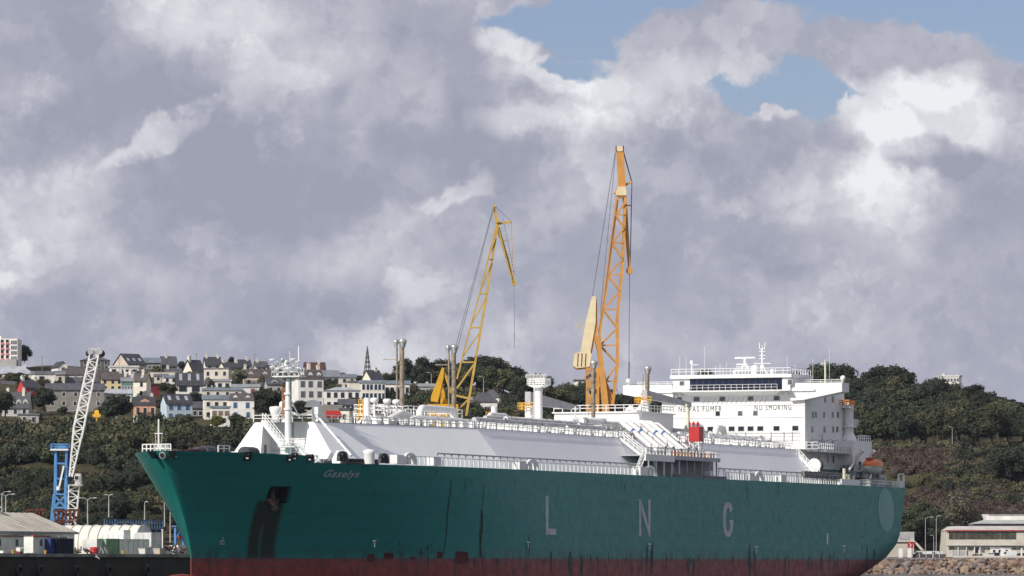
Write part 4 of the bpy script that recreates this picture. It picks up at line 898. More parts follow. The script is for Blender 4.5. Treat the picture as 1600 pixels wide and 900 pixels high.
QW = PM('dark_wet_quay_wall', (.035,.022,.018), .8, .35, .25, c2=(.10,.075,.055), streak=.5)
def S2W(x, y, z=0.0): return Vector((TX + SA*x - SC*y, TY + SC*x + SA*y, z))
QY = 41.0                                  # the quay runs parallel to the ship
e0, e1 = S2W(-40, QY), S2W(440, QY)
poly = [(-900,1000),(e0.x-120,e0.y+48),(e0.x,e0.y),(e1.x,e1.y),(e1.x+10,1440),(-900,1440)]
m = MB(); m.add([(x,y,GZ) for x,y in poly], [tuple(range(len(poly)))])
quay = m.build('quay', CONC, kind='structure')
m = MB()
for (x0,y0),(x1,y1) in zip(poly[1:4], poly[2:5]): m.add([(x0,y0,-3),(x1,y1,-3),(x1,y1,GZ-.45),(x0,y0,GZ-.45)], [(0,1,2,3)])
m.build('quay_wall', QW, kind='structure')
m = MB()
for (x0,y0),(x1,y1) in zip(poly[1:4], poly[2:5]): m.bar((x0,y0-.05,GZ-.2),(x1,y1-.05,GZ-.2), .5, .5)
m.build('quay_coping', PM('coping_concrete', (.36,.33,.29), .8, .3, .3), kind='structure')
# terrain
UC = [-1400,-400,0,150,300,450,600,700,760,850,900,1000,1080,1200,1330,1400,1500,1600,2000,3000]
def leftcol(top): return {1150:871,1200:846,1250:803,1320:742,1380:688,1425:657,1500:625,1600:604,1700:590,1850:top,2100:top+6,2700:top+40,4000:860}
def rightcol(a, b_, c): return {1150:872,1418:871.5,1455:870,1480:852,1520:800,1560:742,1592:705,1612:702.5,1660:688,1750:a,1850:b_,2100:c,2700:c+60,4000:865}
COLS = {-1400:leftcol(600),-400:leftcol(588),0:leftcol(580),150:leftcol(578),300:leftcol(578),450:leftcol(583),600:{**leftcol(612),1700:612},700:{**leftcol(612),1600:626,1700:620},760:{**leftcol(605),1500:645,1600:634,1700:620},
 850:{**leftcol(642),1500:665,1600:650,1700:636},900:rightcol(662,655,660),1000:rightcol(662,656,660),1080:rightcol(650,636,640),1200:rightcol(650,626,630),1330:rightcol(660,632,630),1400:rightcol(664,638,634),1500:rightcol(675,662,655),1600:rightcol(686,680,674),2000:rightcol(690,670,660),3000:rightcol(700,680,670)}
YR = [1150,1200,1250,1320,1380,1418,1425,1455,1480,1500,1520,1560,1592,1600,1612,1660,1700,1750,1850,2100,2700,4000]
G = np.array([[np.interp(Y, sorted(COLS[u]), [COLS[u][k] for k in sorted(COLS[u])]) for u in UC] for Y in YR])
from mathutils import noise as mn
def ground_z(u, Y, rough=True):
    a = np.array([np.interp(u, UC, G[i]) for i in range(len(YR))]); v = np.interp(Y, YR, a); z = EYE + (HZ - v)*Y/F
    if Y <= 1200: z = lerp(GZ+.02, z, max(0, (Y-1150)/50))
    if rough and Y > 1215 and not (u > 1250 and (1585 < Y < 1615 or Y < 1460)):
        x = (u-800)/F*Y; z += 2.2*mn.noise(Vector((x*.02, Y*.02, 0))) + .8*mn.noise(Vector((x*.09, Y*.09, 3)))
    return z
us = np.concatenate([np.linspace(-1400,-420,12), np.linspace(-400,2000,240), np.linspace(2060,3000,10)])
Ys = sorted(set(list(np.linspace(1150,2100,120)) + [1418,1455,1592,1612,2300,2700,3300,4000]))
A = np.array([[np.interp(Y, YR, [np.interp(u, UC, G[i]) for i in range(len(YR))]) for u in us] for Y in Ys[:1]])
vs = []
for Y in Ys:
    for u in us: vs.append(((u-800)/F*Y, Y, ground_z(u, Y)))
nu = len(us); fs = [(j*nu+i, j*nu+i+1, (j+1)*nu+i+1, (j+1)*nu+i) for j in range(len(Ys)-1) for i in range(nu-1) if not (vs[j*nu+i+1][0] > 74 and Ys[j] < 1417)]
GR = bpy.data.materials.new('hillside_ground'); GR.use_nodes = True; t = GR.node_tree; TREE[0] = t; b = t.nodes['Principled BSDF']; b.inputs['Roughness'].default_value = .95; b.inputs['Specular IOR Level'].default_value = .1
tcn = t.nodes.new('ShaderNodeTexCoord'); O_ = tcn.outputs['Object']
a = E(noise(O_, .018, 6, .6).outputs['Fac']); c = E(noise(O_, .12, 8, .7).outputs['Fac']); e = E(noise(O_, .7, 6, .7).outputs['Fac'])
c1 = mixc(smooth(a, .42, .6), (.074,.066,.034), (.080,.060,.040)); c1 = mixc(smooth(c, .45, .62), c1, (.048,.048,.027)); c1 = mixc(smooth(e, .5, .75, 0, .7), c1, (.09,.078,.045))
t.links.new(c1, b.inputs['Base Color']); bp = t.nodes.new('ShaderNodeBump'); bp.inputs['Strength'].default_value = .8; bp.inputs['Distance'].default_value = 1.2
t.links.new((c + e*.5).k, bp.inputs['Height']); t.links.new(bp.outputs[0], b.inputs['Normal'])
m = MB(); m.add(vs, fs, True); m.build('hill_terrain', GR, kind='structure')
# right-hand shore platform
m = MB(); sp_ = [(62,1417),(1200,1417),(1200,1462),(75,1462)]; m.add([(x,y,GZ+.06) for x,y in sp_], [(0,1,2,3)]); m.build('shore_road', PM('worn_asphalt', (.09,.085,.08), .9, .2, .3), kind='structure')
m = MB(); m.hexa([(62,1402,-2),(1200,1402,-2),(1200,1418,-2),(62,1418,-2),(62,1416.5,4.4),(1200,1416.5,4.4),(1200,1418,4.4),(62,1418,4.4)]); m.build('rubble_slope', PM('shore_rubble', (.10,.075,.055), .95, .3, .6, bump=.8, bscale=1.2), kind='structure')
# hillside road on the right
m = MB()
for u in range(1270, 2000, 10):
    x0, x1 = (u-800)/F*1600, (u-790)/F*1600; m.add([(x0,1593,ground_z(u,1593,False)+.15),(x1,1593,ground_z(u+10,1593,False)+.15),(x1,1611,ground_z(u+10,1611,False)+.15),(x0,1611,ground_z(u,1611,False)+.15)], [(0,1,2,3)])
m.build('hillside_road', PM('pale_road', (.16,.14,.12), .9, .2, .3), kind='structure')
WOODP = PM('grey_timber', (.22,.20,.17), .8, .2, 1)
m = MB(); fr = thing('roadside_fence', ((1500-800)/F*1592,1592,0), 'pale low fence with evenly spaced posts along the hillside road below the wood', 'fence')
ox_, oy_ = (1500-800)/F*1592, 1592
for i, u in enumerate(range(1385, 1640, 9)):
    z = ground_z(u,1592,False); x = (u-800)/F*1592 - ox_; m2 = MB(); m2.box(x-.08,x+.08,-.08,.08,z-.5,z+1.1); m2.build('post', WOODP, fr)
    z2 = ground_z(u+9,1592,False); m.bar((x,-.1,z+.95),(x+9/F*1592,-.1,z2+.95), .12); m.bar((x,-.1,z+.55),(x+9/F*1592,-.1,z2+.55), .1)
m.build('fence_rail', WOODP, fr)

# ------------------------------------------------------------------ foliage
def leafmat(name, c, var=.45):
    m = bpy.data.materials.new(name); m.use_nodes = True; t = m.node_tree; TREE[0] = t; b = t.nodes['Principled BSDF']
    b.inputs['Roughness'].default_value = .8; b.inputs['Specular IOR Level'].default_value = .12
    an = t.nodes.new('ShaderNodeAttribute'); an.attribute_name = 'tint'; oi = t.nodes.new('ShaderNodeObjectInfo')
    hs = t.nodes.new('ShaderNodeHueSaturation'); hs.inputs['Color'].default_value = (*c, 1)
    t.links.new((E(oi.outputs['Random'])*.07 + .465).k, hs.inputs['Hue']); t.links.new((E(an.outputs['Fac'])*(1.0) + .25 + E(oi.outputs['Random'])*.35).k, hs.inputs['Value'])
    t.links.new(hs.outputs[0], b.inputs['Base Color'])
    try: b.inputs['Subsurface Weight'].default_value = 0
    except Exception: pass
    return m
LM = {'dark':leafmat('dark_evergreen_leaves', (.035,.042,.028)), 'mid':leafmat('mid_green_leaves', (.053,.061,.034)), 'olive':leafmat('olive_green_leaves', (.086,.082,.045)),
      'brown':leafmat('brown_dry_scrub', (.072,.052,.038)), 'purple':leafmat('purplish_dead_scrub', (.088,.066,.058)), 'grey':leafmat('grey_green_leaves', (.12,.115,.075)), 'pine':leafmat('pine_needles', (.024,.030,.021)), 'bright':leafmat('fresh_green_leaves', (.095,.105,.022)), 'red':leafmat('red_flowering_leaves', (.10,.03,.03))}
BARK = PM('bark', (.10,.08,.06), .9, .3, 1.5)
def foliage(blobs, nleaf, size, seed, flat=1.0):
    g = np.random.default_rng(seed); P = []; T = []
    tot = sum(b[3]**2 for b in blobs)
    for (x,y,z,r,fz) in blobs:
        n = max(8, int(nleaf*r*r/tot)); d = g.normal(size=(n,3)); d /= np.linalg.norm(d,axis=1)[:,None]
        d[:,2] = np.where(d[:,2] < -.45, -d[:,2], d[:,2])
        lump = 1 + .16*np.sin(d[:,0]*5+seed)*np.cos(d[:,1]*6+x) 
        rad = r*(g.uniform(.72,1.08,n))*lump; p = d*rad[:,None]; p[:,2] *= fz; p += (x,y,z)
        nn = d + g.normal(size=(n,3))*.55; nn /= np.linalg.norm(nn,axis=1)[:,None]
        a = np.cross(nn, g.normal(size=(n,3))); a /= np.linalg.norm(a,axis=1)[:,None]; b = np.cross(nn, a)
        s = size*g.uniform(.55,1.25,n)[:,None]*.5; b2 = b*s*g.uniform(.45,.9,n)[:,None]; a2 = a*s
        P.append(np.stack([p-a2-b2*.3, p-b2, p+a2+b2*.2, p+b2], 1).reshape(-1,3)); T.append(np.repeat(g.uniform(.35,1.1)*.5 + g.uniform(.25,.95,n)*.5, 4))
    P = np.concatenate(P); T = np.concatenate(T); n = len(P)
    me = bpy.data.meshes.new('crown'); me.vertices.add(n); me.vertices.foreach_set('co', P.ravel()); me.loops.add(n); me.loops.foreach_set('vertex_index', np.arange(n, dtype=np.int32))
    me.polygons.add(n//4); me.polygons.foreach_set('loop_start', np.arange(0,n,4,dtype=np.int32)); me.update(calc_edges=True)
    at_ = me.attributes.new('tint', 'FLOAT', 'POINT'); at_.data.foreach_set('value', T.astype(np.float32)); return me
def core_add(mb, blobs, k=.72):
    for (x,y,z,r,fz) in blobs: mb.ball((x,y,z), r*k, 7, 4, fz)
def merge(me, blobs, k=.70):               # leaves plus a solid core in a darker tint
    mb = MB(); core_add(mb, blobs, k); n0 = len(me.vertices); co = np.zeros(n0*3); me.vertices.foreach_get('co', co)
    V_ = list(map(tuple, co.reshape(-1,3))) + mb.v; F_ = [tuple(range(i, i+4)) for i in range(0, n0, 4)] + [tuple(i+n0 for i in f) for f in mb.f]
    T0 = np.zeros(n0); me.attributes['tint'].data.foreach_get('value', T0)
    m2 = bpy.data.meshes.new(me.name); m2.from_pydata(V_, [], F_); at_ = m2.attributes.new('tint','FLOAT','POINT'); at_.data.foreach_set('value', np.concatenate([T0, np.full(len(mb.v), .32)]).astype(np.float32)); bpy.data.meshes.remove(me); return m2
def round_blobs(seed, R0=4.5, n=16, h=9):
    g = random.Random(seed); L = []
    for i in range(n):
        a = g.uniform(0,6.28); t_ = g.random()**.8; z = h*.38 + (h*.55)*t_; rr = R0*.72*math.sin(math.pi*(.18+.72*t_))*g.uniform(.4,1.1)
        L.append((rr*math.cos(a), rr*math.sin(a), z, R0*g.uniform(.28,.5), g.uniform(.7,1)))
    L.append((0,0,h*.6,R0*.55,1)); return L
def pine_blobs(seed, R0=5, n=9, h=12):
    g = random.Random(seed); L = []
    for i in range(n):
        a = g.uniform(0,6.28); z = h*g.uniform(.68,1.0); rr = R0*g.uniform(.1,.85)*(1.25-(z/h-.68)); L.append((rr*math.cos(a), rr*math.sin(a), z, R0*g.uniform(.24,.42), g.uniform(.3,.45)))
    return L
def trunk_mesh(h, r, seed, fork=True):
    g = random.Random(seed); m = MB(); p = Vector((0,0,-1.5)); q = Vector((g.uniform(-.3,.3),g.uniform(-.3,.3),h*.5)); m.tube(p,q,r,7,r2=r*.7)
    for i in range(4 if fork else 2): a = g.uniform(0,6.28); e = q + Vector((math.cos(a)*h*.2, math.sin(a)*h*.2, h*g.uniform(.2,.38))); m.tube(q,e,r*.55,5,r2=r*.2)
    me = m.mesh('trunk'); me.materials.append(BARK); return me
PROT = {}
for key, kinds in (('round', range(5)), ('pine', range(3)), ('bush', range(4))):
    for s in kinds:
        bl = round_blobs(s+5) if key == 'round' else pine_blobs(s+40) if key == 'pine' else [(random.uniform(-1.3,1.3),random.uniform(-1.3,1.3),random.uniform(.4,1.5),random.uniform(.8,1.35),.85) for _ in range(8)]
        me = foliage(bl, {'round':2600,'pine':1500,'bush':520}[key], {'round':.62,'pine':.55,'bush':.5}[key], 100+s)
        PROT[key, s] = (merge(me, bl), trunk_mesh(9 if key == 'round' else 12, .28, s))
CM = {}
def crown_of(key, s, mt):
    k = (key, s, mt)
    if k not in CM: me = PROT[key, s][0].copy(); me.materials.clear(); me.materials.append(LM[mt]); me.name = 'crown'; CM[k] = me
    return CM[k]
def tree(u, Y, h, r, mt, label, group=None, key='round', name='tree', v=None, zoff=0.0, cat='tree'):
    z = ground_z(u, Y) + zoff if v is None else EYE + (HZ-v)*Y/F
    H0, R0 = {'round':(9.0,4.5),'pine':(12.0,5.0),'bush':(2.6,2.2)}[key]; s = random.randrange({'round':5,'pine':3,'bush':4}[key])
    o = thing(name, ((u-800)/F*Y, Y, z), label, cat, group, random.uniform(0, 6.28)); o.scale = (1,1,1)
    inst('crown', crown_of(key, s, mt), o, (0,0,0), 0, (r/R0, r/R0, h/H0)); inst('trunk', PROT[key, s][1], o, (0,0,0), 0, (r/R0, r/R0, h/H0 if key != 'bush' else .25)); return o
TONE = {'dark':'dark green','mid':'mid green','olive':'olive-brown'}
def L1f(Y, u, mt):
    row = 'on the skyline' if Y > 1780 else 'in the middle' if Y > 1690 else 'at the front'
    zone = 'above the lifeboat' if u < 1370 else 'left of the white building' if u < 1465 else 'below the white building' if u < 1530 else 'at the far right'
    return '%s tree %s of the ridge wood %s' % (TONE[mt], row, zone)
def L3f(Y, u, mt):
    row = 'high on' if Y > 1780 else 'halfway up' if Y > 1690 else 'low on'
    zone = 'by the yellow crane boom' if u < 790 else 'right of the midship lamp mast' if u < 905 else 'behind the orange crane' if u < 990 else 'behind the left bridge wing' if u < 1100 else 'behind the bridge'
    return '%s tree %s the middle hill %s' % (TONE[mt], row, zone)
G1, G3 = 'trees of the ridge wood', 'trees of the middle hill'
for Y in (1850,1800,1755,1712,1672,1638,1620):
    u = 1290 + random.uniform(0,15)
    while u < 1650:
        Yj = Y + random.uniform(-14,14); hh_ = random.uniform(9,14); mt = random.choice(('dark','dark','mid','mid','olive','dark')); 
        if u > 1595: hh_ *= .8
        tree(u, Yj, hh_, hh_*random.uniform(.46,.60), mt, L1f(Y,u,mt), G1); u += random.uniform(20,31)
L2 = ('flat-topped pine standing on the skyline of the wooded ridge at the right', 'skyline pines')
for u, h in ((1345,12),(1372,13),(1392,12.5),(1420,12),(1448,11),(1528,15),(1500,12),(1567,12),(1593,12),(1240,11),(1292,12),(1318,11)): tree(u, 1800+random.uniform(-40,30), h, random.uniform(4.5,6.5), 'pine', 'flat-topped pine on the skyline ' + ('behind the right end of the bridge' if u < 1330 else 'above the stores crane' if u < 1400 else 'left of the hilltop building' if u < 1465 else 'at or right of the hilltop building'), L2[1], key='pine', name='pine_tree')
for Y in (1850,1800,1750,1700,1660):
    u = 628 + random.uniform(0,15)
    while u < 1290:
        if Y < 1720 and u < 700: u += 30; continue
        if Y < 1690 and u < 800: u += 30; continue
        h = random.uniform(8,11); mt = random.choice(('dark','mid','dark','mid','olive')); tree(u, Y+random.uniform(-15,15), h, h*random.uniform(.48,.62), mt, L3f(Y,u,mt), G3); u += random.uniform(22,34)
tree(757,1780,12,8,'dark','large dome-shaped dark tree crowning the hill between the two mid cranes'); tree(782,1780,10,6,'dark','dark tree leaning on the right of the dome-shaped hilltop tree'); 
tree(1103,1760,15,8,'dark','big dark rounded tree directly behind the left end of the bridge roof'); tree(1085,1760,13,6,'dark','dark tree just left of the big rounded one behind the bridge roof'); tree(1035,1760,10,6.5,'dark','low dark tree behind the starboard bridge wing and brown mast'); tree(1060,1770,9,5,'dark','small dark tree between the brown mast and the bridge roof')
tree(899,1860,13,6,'mid','mid green tree left of the small pale hilltop block beside the orange crane'); tree(913,1855,12,5.5,'dark','dark tree in front of the small pale hilltop block'); tree(1478,1760,11,6,'dark','dark rounded tree half hiding the left of the white hilltop building'); tree(1496,1880,14,6.5,'mid','dull green tree before the middle of the white hilltop building'); tree(1515,1870,12,6,'dark','dark tree at the right foot of the white hilltop building'); tree(1463,1880,14,6,'dark','dark tree at the left foot of the white hilltop building'); tree(1430,1760,14,7,'dark','large dark dome of a tree left of the white hilltop building')
# single trees among the houses, u, base row, height, radius, colour
def Yof(vb): return float(np.interp(-vb, [-690,-665,-657,-625,-604,-590,-580], [1378,1412,1425,1500,1600,1700,1850]))
SOLO = [(38,580,8,3.6,'dark','dark bushy tree beside the apartment tower on the skyline'),(28,606,4,4.5,'mid','green shrub mass left of the small red house'),(8,655,8,5,'dark','dark tree at the far left edge below the dormered roof'),
 (68,642,7.5,5.5,'dark','big dark tree in front of the left end of the long grey stone building'),(93,600,2.5,1.8,'mid','small round shrub in front of the cream cottages'),(183,655,8.5,5.5,'dark','big dark tree left of the peach villa'),
 (166,655,6,4,'mid','mid green tree between the white lattice boom and the peach villa'),(208,640,3,1.8,'red','reddish bush at the corner of the peach villa'),(247,640,5,2.6,'brown','brown leafy bush right of the peach villa'),(258,614,4,2.6,'dark','dark shrub below the small white terraced house'),(268,616,4,2.6,'mid','green shrub right beside the small white terraced house'),
 (305,627,4.5,3.6,'dark','dark tree above the blue-white house'),(339,664,4.0,3.4,'bright','yellow-green rounded bush before the veranda house'),(370,662,4.2,4.0,'mid','dark green bush before the house with blue shutters'),(386,662,3.5,2.6,'mid','smaller green bush by the garden wall of the blue-shuttered house'),
 (418,650,9,6,'dark','large dark tree between the shuttered house and the foremast'),(404,648,8,4,'dark','dark tree left of the white mushroom vent'),(444,640,6,4,'dark','dark tree behind the foremast column'),(470,648,5,4,'dark','dark shrub below the tall white mansard house'),(520,650,5,3.5,'dark','dark bush beneath the balcony house'),
 (283,572,4,2.8,'dark','dark treetop behind the cream gabled house'),(245,585,3.5,3,'olive','olive shrub below the dark roofed hill house'),(375,602,5,3.2,'grey','bare grey-green tree before the mansard row'),(330,606,2.5,1.8,'mid','small garden shrub by the flat awning house'),(362,575,5.5,2.8,'pine','small conifer on the skyline behind the beige block'),
 (390,575,3,1.8,'dark','tiny dark treetop on the skyline at the mansard row'),(530,575,5,5,'dark','dark tree behind the grey roofed house on the ridge'),(515,575,5,4,'dark','dark tree just left on the ridge behind the grey roofed house'),(612,590,7,5,'dark','dark hill tree right of the church spire'),(560,590,4,4,'dark','dark tree left of the church spire'),
 (645,585,9,6,'dark','dark tree behind the first brown vent mast'),(700,590,8,5.5,'dark','dark hill tree behind the second brown vent mast'),(663,580,9,6,'dark','dark hill tree between the two forward vent masts'),(742,645,3,2.6,'bright','fresh green bush at the foot of the grey bungalow'),(640,640,3,2.5,'mid','green bush beside the beige modern block'),(822,640,5,4,'mid','green tree behind the midship lamp mast'),(790,642,3,3,'olive','olive bush by the white hipped house'),
 (600,650,3,2.5,'mid','green bush below the glass fronted building'),(232,668,3,3,'mid','low green hedge under the peach villa terrace'),(296,668,3,3,'mid','low green hedge below the blue-white house'),(15,600,4,4,'olive','olive bush in front of the hipped grey house'),(55,660,4,3.5,'mid','green bush beside the dormered cottage terrace'),(128,662,4,4,'mid','green bush before the long grey stone building')]
for (u, vb, h, r, mt, lab) in SOLO: tree(u, Yof(vb)-12, h*.95, r*.85, mt, lab)
LS = 'loose green shrub growing low between the hillside houses'
for i in range(60):
    u = random.uniform(-10, 600); vb = random.uniform(586, 655); Y = Yof(vb); tree(u, Y-9, random.uniform(1.6,3.2), random.uniform(1.5,2.8), (mt := random.choice(('mid','dark','olive'))), '%s garden shrub among the houses, %s, %s street' % (TONE[mt], 'left of the lattice boom' if u < 130 else 'near the peach villa' if u < 260 else 'around the veranda house' if u < 410 else 'below the mansard villa', 'upper' if vb < 615 else 'lower'), 'garden shrubs between the houses', key='bush', name='garden_shrub', cat='shrub')
# right shore trees
for (u, Y, h, r, mt, lab) in ((1420,1462,12,6,'mid','green tree behind the small grey building near the stern'),(1443,1468,13,6.5,'mid','large green tree left of the factory under the tall lamps'),(1462,1462,10,5,'dark','dark green tree just left of the factory wall'),(1478,1468,12,5.5,'grey','grey-green willowy tree at the factory corner'),(1498,1472,15,6.5,'grey','tall grey-green tree rising behind the factory corner'),(1524,1476,10,4.5,'grey','small grey-green tree right of the tall one behind the tank'),(1402,1470,10,6,'mid','green tree partly hidden by the tanker stern'),(1572,1545,12,6,'dark','dark grey-green tree on the slope above the factory'),(1592,1550,9,4,'dark','smaller dark tree right of the one above the factory')):
    tree(u, Y, h, r, mt, lab)
# scrub on both slopes: uncountable, geometry nodes
def scrub(name, pts, key, cols_, smin, smax, label):
    c = bpy.data.collections.new(name + '_sources')
    for mt in cols_:
        for s in range(3):
            o = bpy.data.objects.new('bush', crown_of(key, s, mt)); c.objects.link(o)
    me = bpy.data.meshes.new(name); me.from_pydata(pts, [], []); ng = bpy.data.node_groups.new(name, 'GeometryNodeTree')
    ng.interface.new_socket('Geometry', in_out='INPUT', socket_type='NodeSocketGeometry'); ng.interface.new_socket('Geometry', in_out='OUTPUT', socket_type='NodeSocketGeometry')
    N_ = ng.nodes; gi = N_.new('NodeGroupInput'); go = N_.new('NodeGroupOutput'); ci = N_.new('GeometryNodeCollectionInfo'); ci.inputs['Collection'].default_value = c; ci.inputs['Separate Children'].default_value = True; ci.inputs['Reset Children'].default_value = True
    ip = N_.new('GeometryNodeInstanceOnPoints'); ip.inputs['Pick Instance'].default_value = True
    rs = N_.new('FunctionNodeRandomValue'); rs.data_type = 'FLOAT'; rs.inputs[2].default_value = smin; rs.inputs[3].default_value = smax
    rr = N_.new('FunctionNodeRandomValue'); rr.data_type = 'FLOAT_VECTOR'; rr.inputs[0].default_value = (0,0,0); rr.inputs[1].default_value = (.15,.15,6.28)
    L = ng.links; mtp = N_.new('GeometryNodeMeshToPoints'); L.new(gi.outputs[0], mtp.inputs[0]); L.new(mtp.outputs[0], ip.inputs['Points']); L.new(ci.outputs[0], ip.inputs['Instance']); L.new(rs.outputs[1], ip.inputs['Scale']); L.new(rr.outputs[0], ip.inputs['Rotation']); L.new(ip.outputs[0], go.inputs[0])
    o = bpy.data.objects.new(name, me); col.objects.link(o); md = o.modifiers.new('scatter', 'NODES'); md.node_group = ng; tag(o, label, 'scrub', kind='stuff'); return o
def scatter(n, u0, u1, Y0, Y1, dens, seed):
    g = random.Random(seed); out_ = []
    while len(out_) < n:
        u, Y = g.uniform(u0,u1), g.uniform(Y0,Y1); x = (u-800)/F*Y
        if mn.noise(Vector((x*.022, Y*.03, seed))) + g.uniform(-.2,.2) > dens: out_.append((x, Y, ground_z(u, Y)-.3))
    return out_
scrub('green_scrub', scatter(950,-150,640,1205,1405,.10,1), 'bush', ('dark','mid','olive'), .9, 2.3, 'dark green and olive scrub covering the slope below the houses')
scrub('brown_scrub', scatter(420,-150,640,1210,1400,.12,2), 'bush', ('brown','olive'), .5, 1.3, 'dry brown scrub patches on the slope below the houses')
scrub('slope_thicket', scatter(260,-150,640,1200,1330,-.1,5), 'round', ('dark','mid','dark'), .45, .8, 'taller dark thicket at the foot of the slope behind the quay')
scrub('heather_scrub', scatter(1700,1290,1680,1478,1588,-.2,3), 'bush', ('purple','purple','brown'), .6, 1.3, 'purplish brown dead scrub on the slope above the factory')
scrub('slope_scrub', scatter(420,1290,1680,1520,1600,.05,4), 'bush', ('olive','dark'), .7, 1.7, 'olive green scrub just below the hillside road')
scrub('verge_scrub', scatter(160,1290,1680,1612,1625,-.6,6), 'bush', ('dark','olive'), .6, 1.2, 'low dark growth along the edge of the wood above the road')
scrub('middle_scrub', scatter(300,600,900,1440,1660,-.3,7), 'bush', ('mid','dark','olive'), .8, 1.7, 'green scrub around the houses behind the trunk deck')
# ------------------------------------------------------------------ the hillside town
def W_(n, c, **k): return PM(n, c, .85, .10, .4, **k)
WALL = dict(white=W_('white_render', (.82,.80,.76)), cream=W_('cream_render', (.80,.75,.64)), yellow=W_('yellow_render', (.72,.58,.30)), beige=W_('beige_render', (.63,.58,.50)), stone=W_('grey_stone_wall', (.26,.24,.215), bump=.5, bscale=3),
  pink=W_('pinkish_render', (.60,.50,.43)), peach=W_('peach_render', (.68,.34,.19)), red=W_('red_render', (.50,.05,.05)), blue=W_('pale_blue_render', (.50,.60,.68)), grey=W_('grey_render', (.44,.43,.42)), dstone=W_('dark_stone_wall', (.11,.105,.095)), green=W_('green_glazed_wall', (.12,.22,.19)), maroon=W_('maroon_shed_wall', (.16,.02,.025)))
ROOF = dict(slate=PM('slate_roof', (.085,.085,.098), .6, .2, .7), dslate=PM('dark_slate_roof', (.05,.05,.06), .6, .2, .7), brown=PM('brown_slate_roof', (.095,.078,.076), .65, .2, .7), grey=PM('grey_zinc_roof', (.20,.21,.23), .45, .15, .4), lgrey=PM('light_zinc_roof', (.38,.40,.43), .4, .15, .4), red=PM('dark_red_roof', (.085,.035,.03), .7, .2, .7), lblue=PM('pale_blue_roof', (.25,.30,.36), .5, .15, .4), white=PM('white_flat_roof', (.62,.62,.6), .6, .1, .4))
CHIM = PM('pale_chimney', (.66,.62,.55), .85, .1, .6)
SHUT = PM('blue_shutter', (.03,.04,.22), .5)
HN = {}
def house(name, label, u0, u1, vb, ve, vr, kind='gx', wall='white', roof='slate', yaw=14, side=.18, nx=3, ny=2, ww=1.0, wh=1.25, gm=GLASS, dorm=0, chim=(), door=False, shutter=None, D=None, Y=None, cat='house', snx=0, skyl=0, group=None, dormw=1.5):
    Y = Y or Yof(vb); s = px(Y); T = R(yaw); tot = (u1-u0)/s; W = tot*(1-side)/math.cos(T) if side else tot/math.cos(T); D = D or (tot*side/math.sin(T) if side and abs(T) > .01 else 7.0)
    D = max(4.0, min(D, 16)); W = max(2.5, W)
    zb, ze, zr = (EYE + (HZ-v)*Y/F for v in (vb, ve, vr)); sgn = 1 if yaw >= 0 else -1
    uc = (u0 + (u1-u0)*side if sgn > 0 else u1 - (u1-u0)*side); edge = (uc-800)/F*Y          # near corner
    cx = edge + sgn*W/2*math.cos(T); cy = Y + W/2*abs(math.sin(T))
    o = thing(name, (cx, cy, zb), label, cat, group, T); h = ze-zb; r = zr-ze; wm, rm = WALL[wall], ROOF[roof]; m = MB(); x0, x1 = -W/2, W/2; B = -4.0; q = .35
    m.hexa([(x0,0,B),(x1,0,B),(x1,D,B),(x0,D,B),(x0,0,h),(x1,0,h),(x1,D,h),(x0,D,h)])
    rf = MB()
    if kind == 'gx':
        for xx in (x0, x1): m.prism([(xx,0,h-.01),(xx,D,h-.01),(xx,D/2,h+r-.12)], (.25 if xx < 0 else -.25,0,0))
        k = r/(D/2)
        for sy in (0, 1):
            y0, y1 = (-q, D/2) if sy == 0 else (D+q, D/2)
            rf.hexa([(x0-q,y0,h-k*q),(x1+q,y0,h-k*q),(x1+q,y1,h+r),(x0-q,y1,h+r),(x0-q,y0,h-k*q+.22),(x1+q,y0,h-k*q+.22),(x1+q,y1,h+r+.22),(x0-q,y1,h+r+.22)])
    elif kind == 'gy':
        for yy in (0, D): m.prism([(x0,yy,h-.01),(x1,yy,h-.01),(0,yy,h+r-.1)], (0,.25 if yy == 0 else -.25,0))
        k = r/(W/2)
        for sx in (-1, 1):
            a = sx*(W/2+q); rf.hexa([(a,-q,h-k*q),(0,-q,h+r),(0,D+q,h+r),(a,D+q,h-k*q),(a,-q,h-k*q+.22),(0,-q,h+r+.22),(0,D+q,h+r+.22),(a,D+q,h-k*q+.22)])
    elif kind == 'hip':
        i = min(W, D)*.42; yy = D/2
        if W > D: a, b = (x0+D/2, yy), (x1-D/2, yy)
        else: a, b = (0, W/2), (0, D-W/2)
        rf.add([(x0-q,-q,h),(x1+q,-q,h),(x1+q,D+q,h),(x0-q,D+q,h),(a[0],a[1],h+r),(b[0]+.05,b[1],h+r)], [(3,2,1,0),(0,1,5,4),(1,2,5),(2,3,4,5),(3,0,4)])
    elif kind == 'mansard':
        i = .9; rf.hexa([(x0-.15,-.15,h),(x1+.15,-.15,h),(x1+.15,D+.15,h),(x0-.15,D+.15,h),(x0+.25,i,h+r*.85),(x1-.25,i,h+r*.85),(x1-.25,D-i,h+r*.85),(x0+.25,D-i,h+r*.85)])
        rf.hexa([(x0+.25,i,h+r*.85),(x1-.25,i,h+r*.85),(x1-.25,D-i,h+r*.85),(x0+.25,D-i,h+r*.85),(x0+.5,D*.4,h+r),(x1-.5,D*.4,h+r),(x1-.5,D*.6,h+r),(x0+.5,D*.6,h+r)])
    else:
        rf.box(x0-.3,x1+.3,-.3,D+.3,h,h+max(.25,r))
    wo = m.build('wall', wm, o); ro = rf.build('roof', rm, o, recalc=True)
    H = h/max(1, ny)
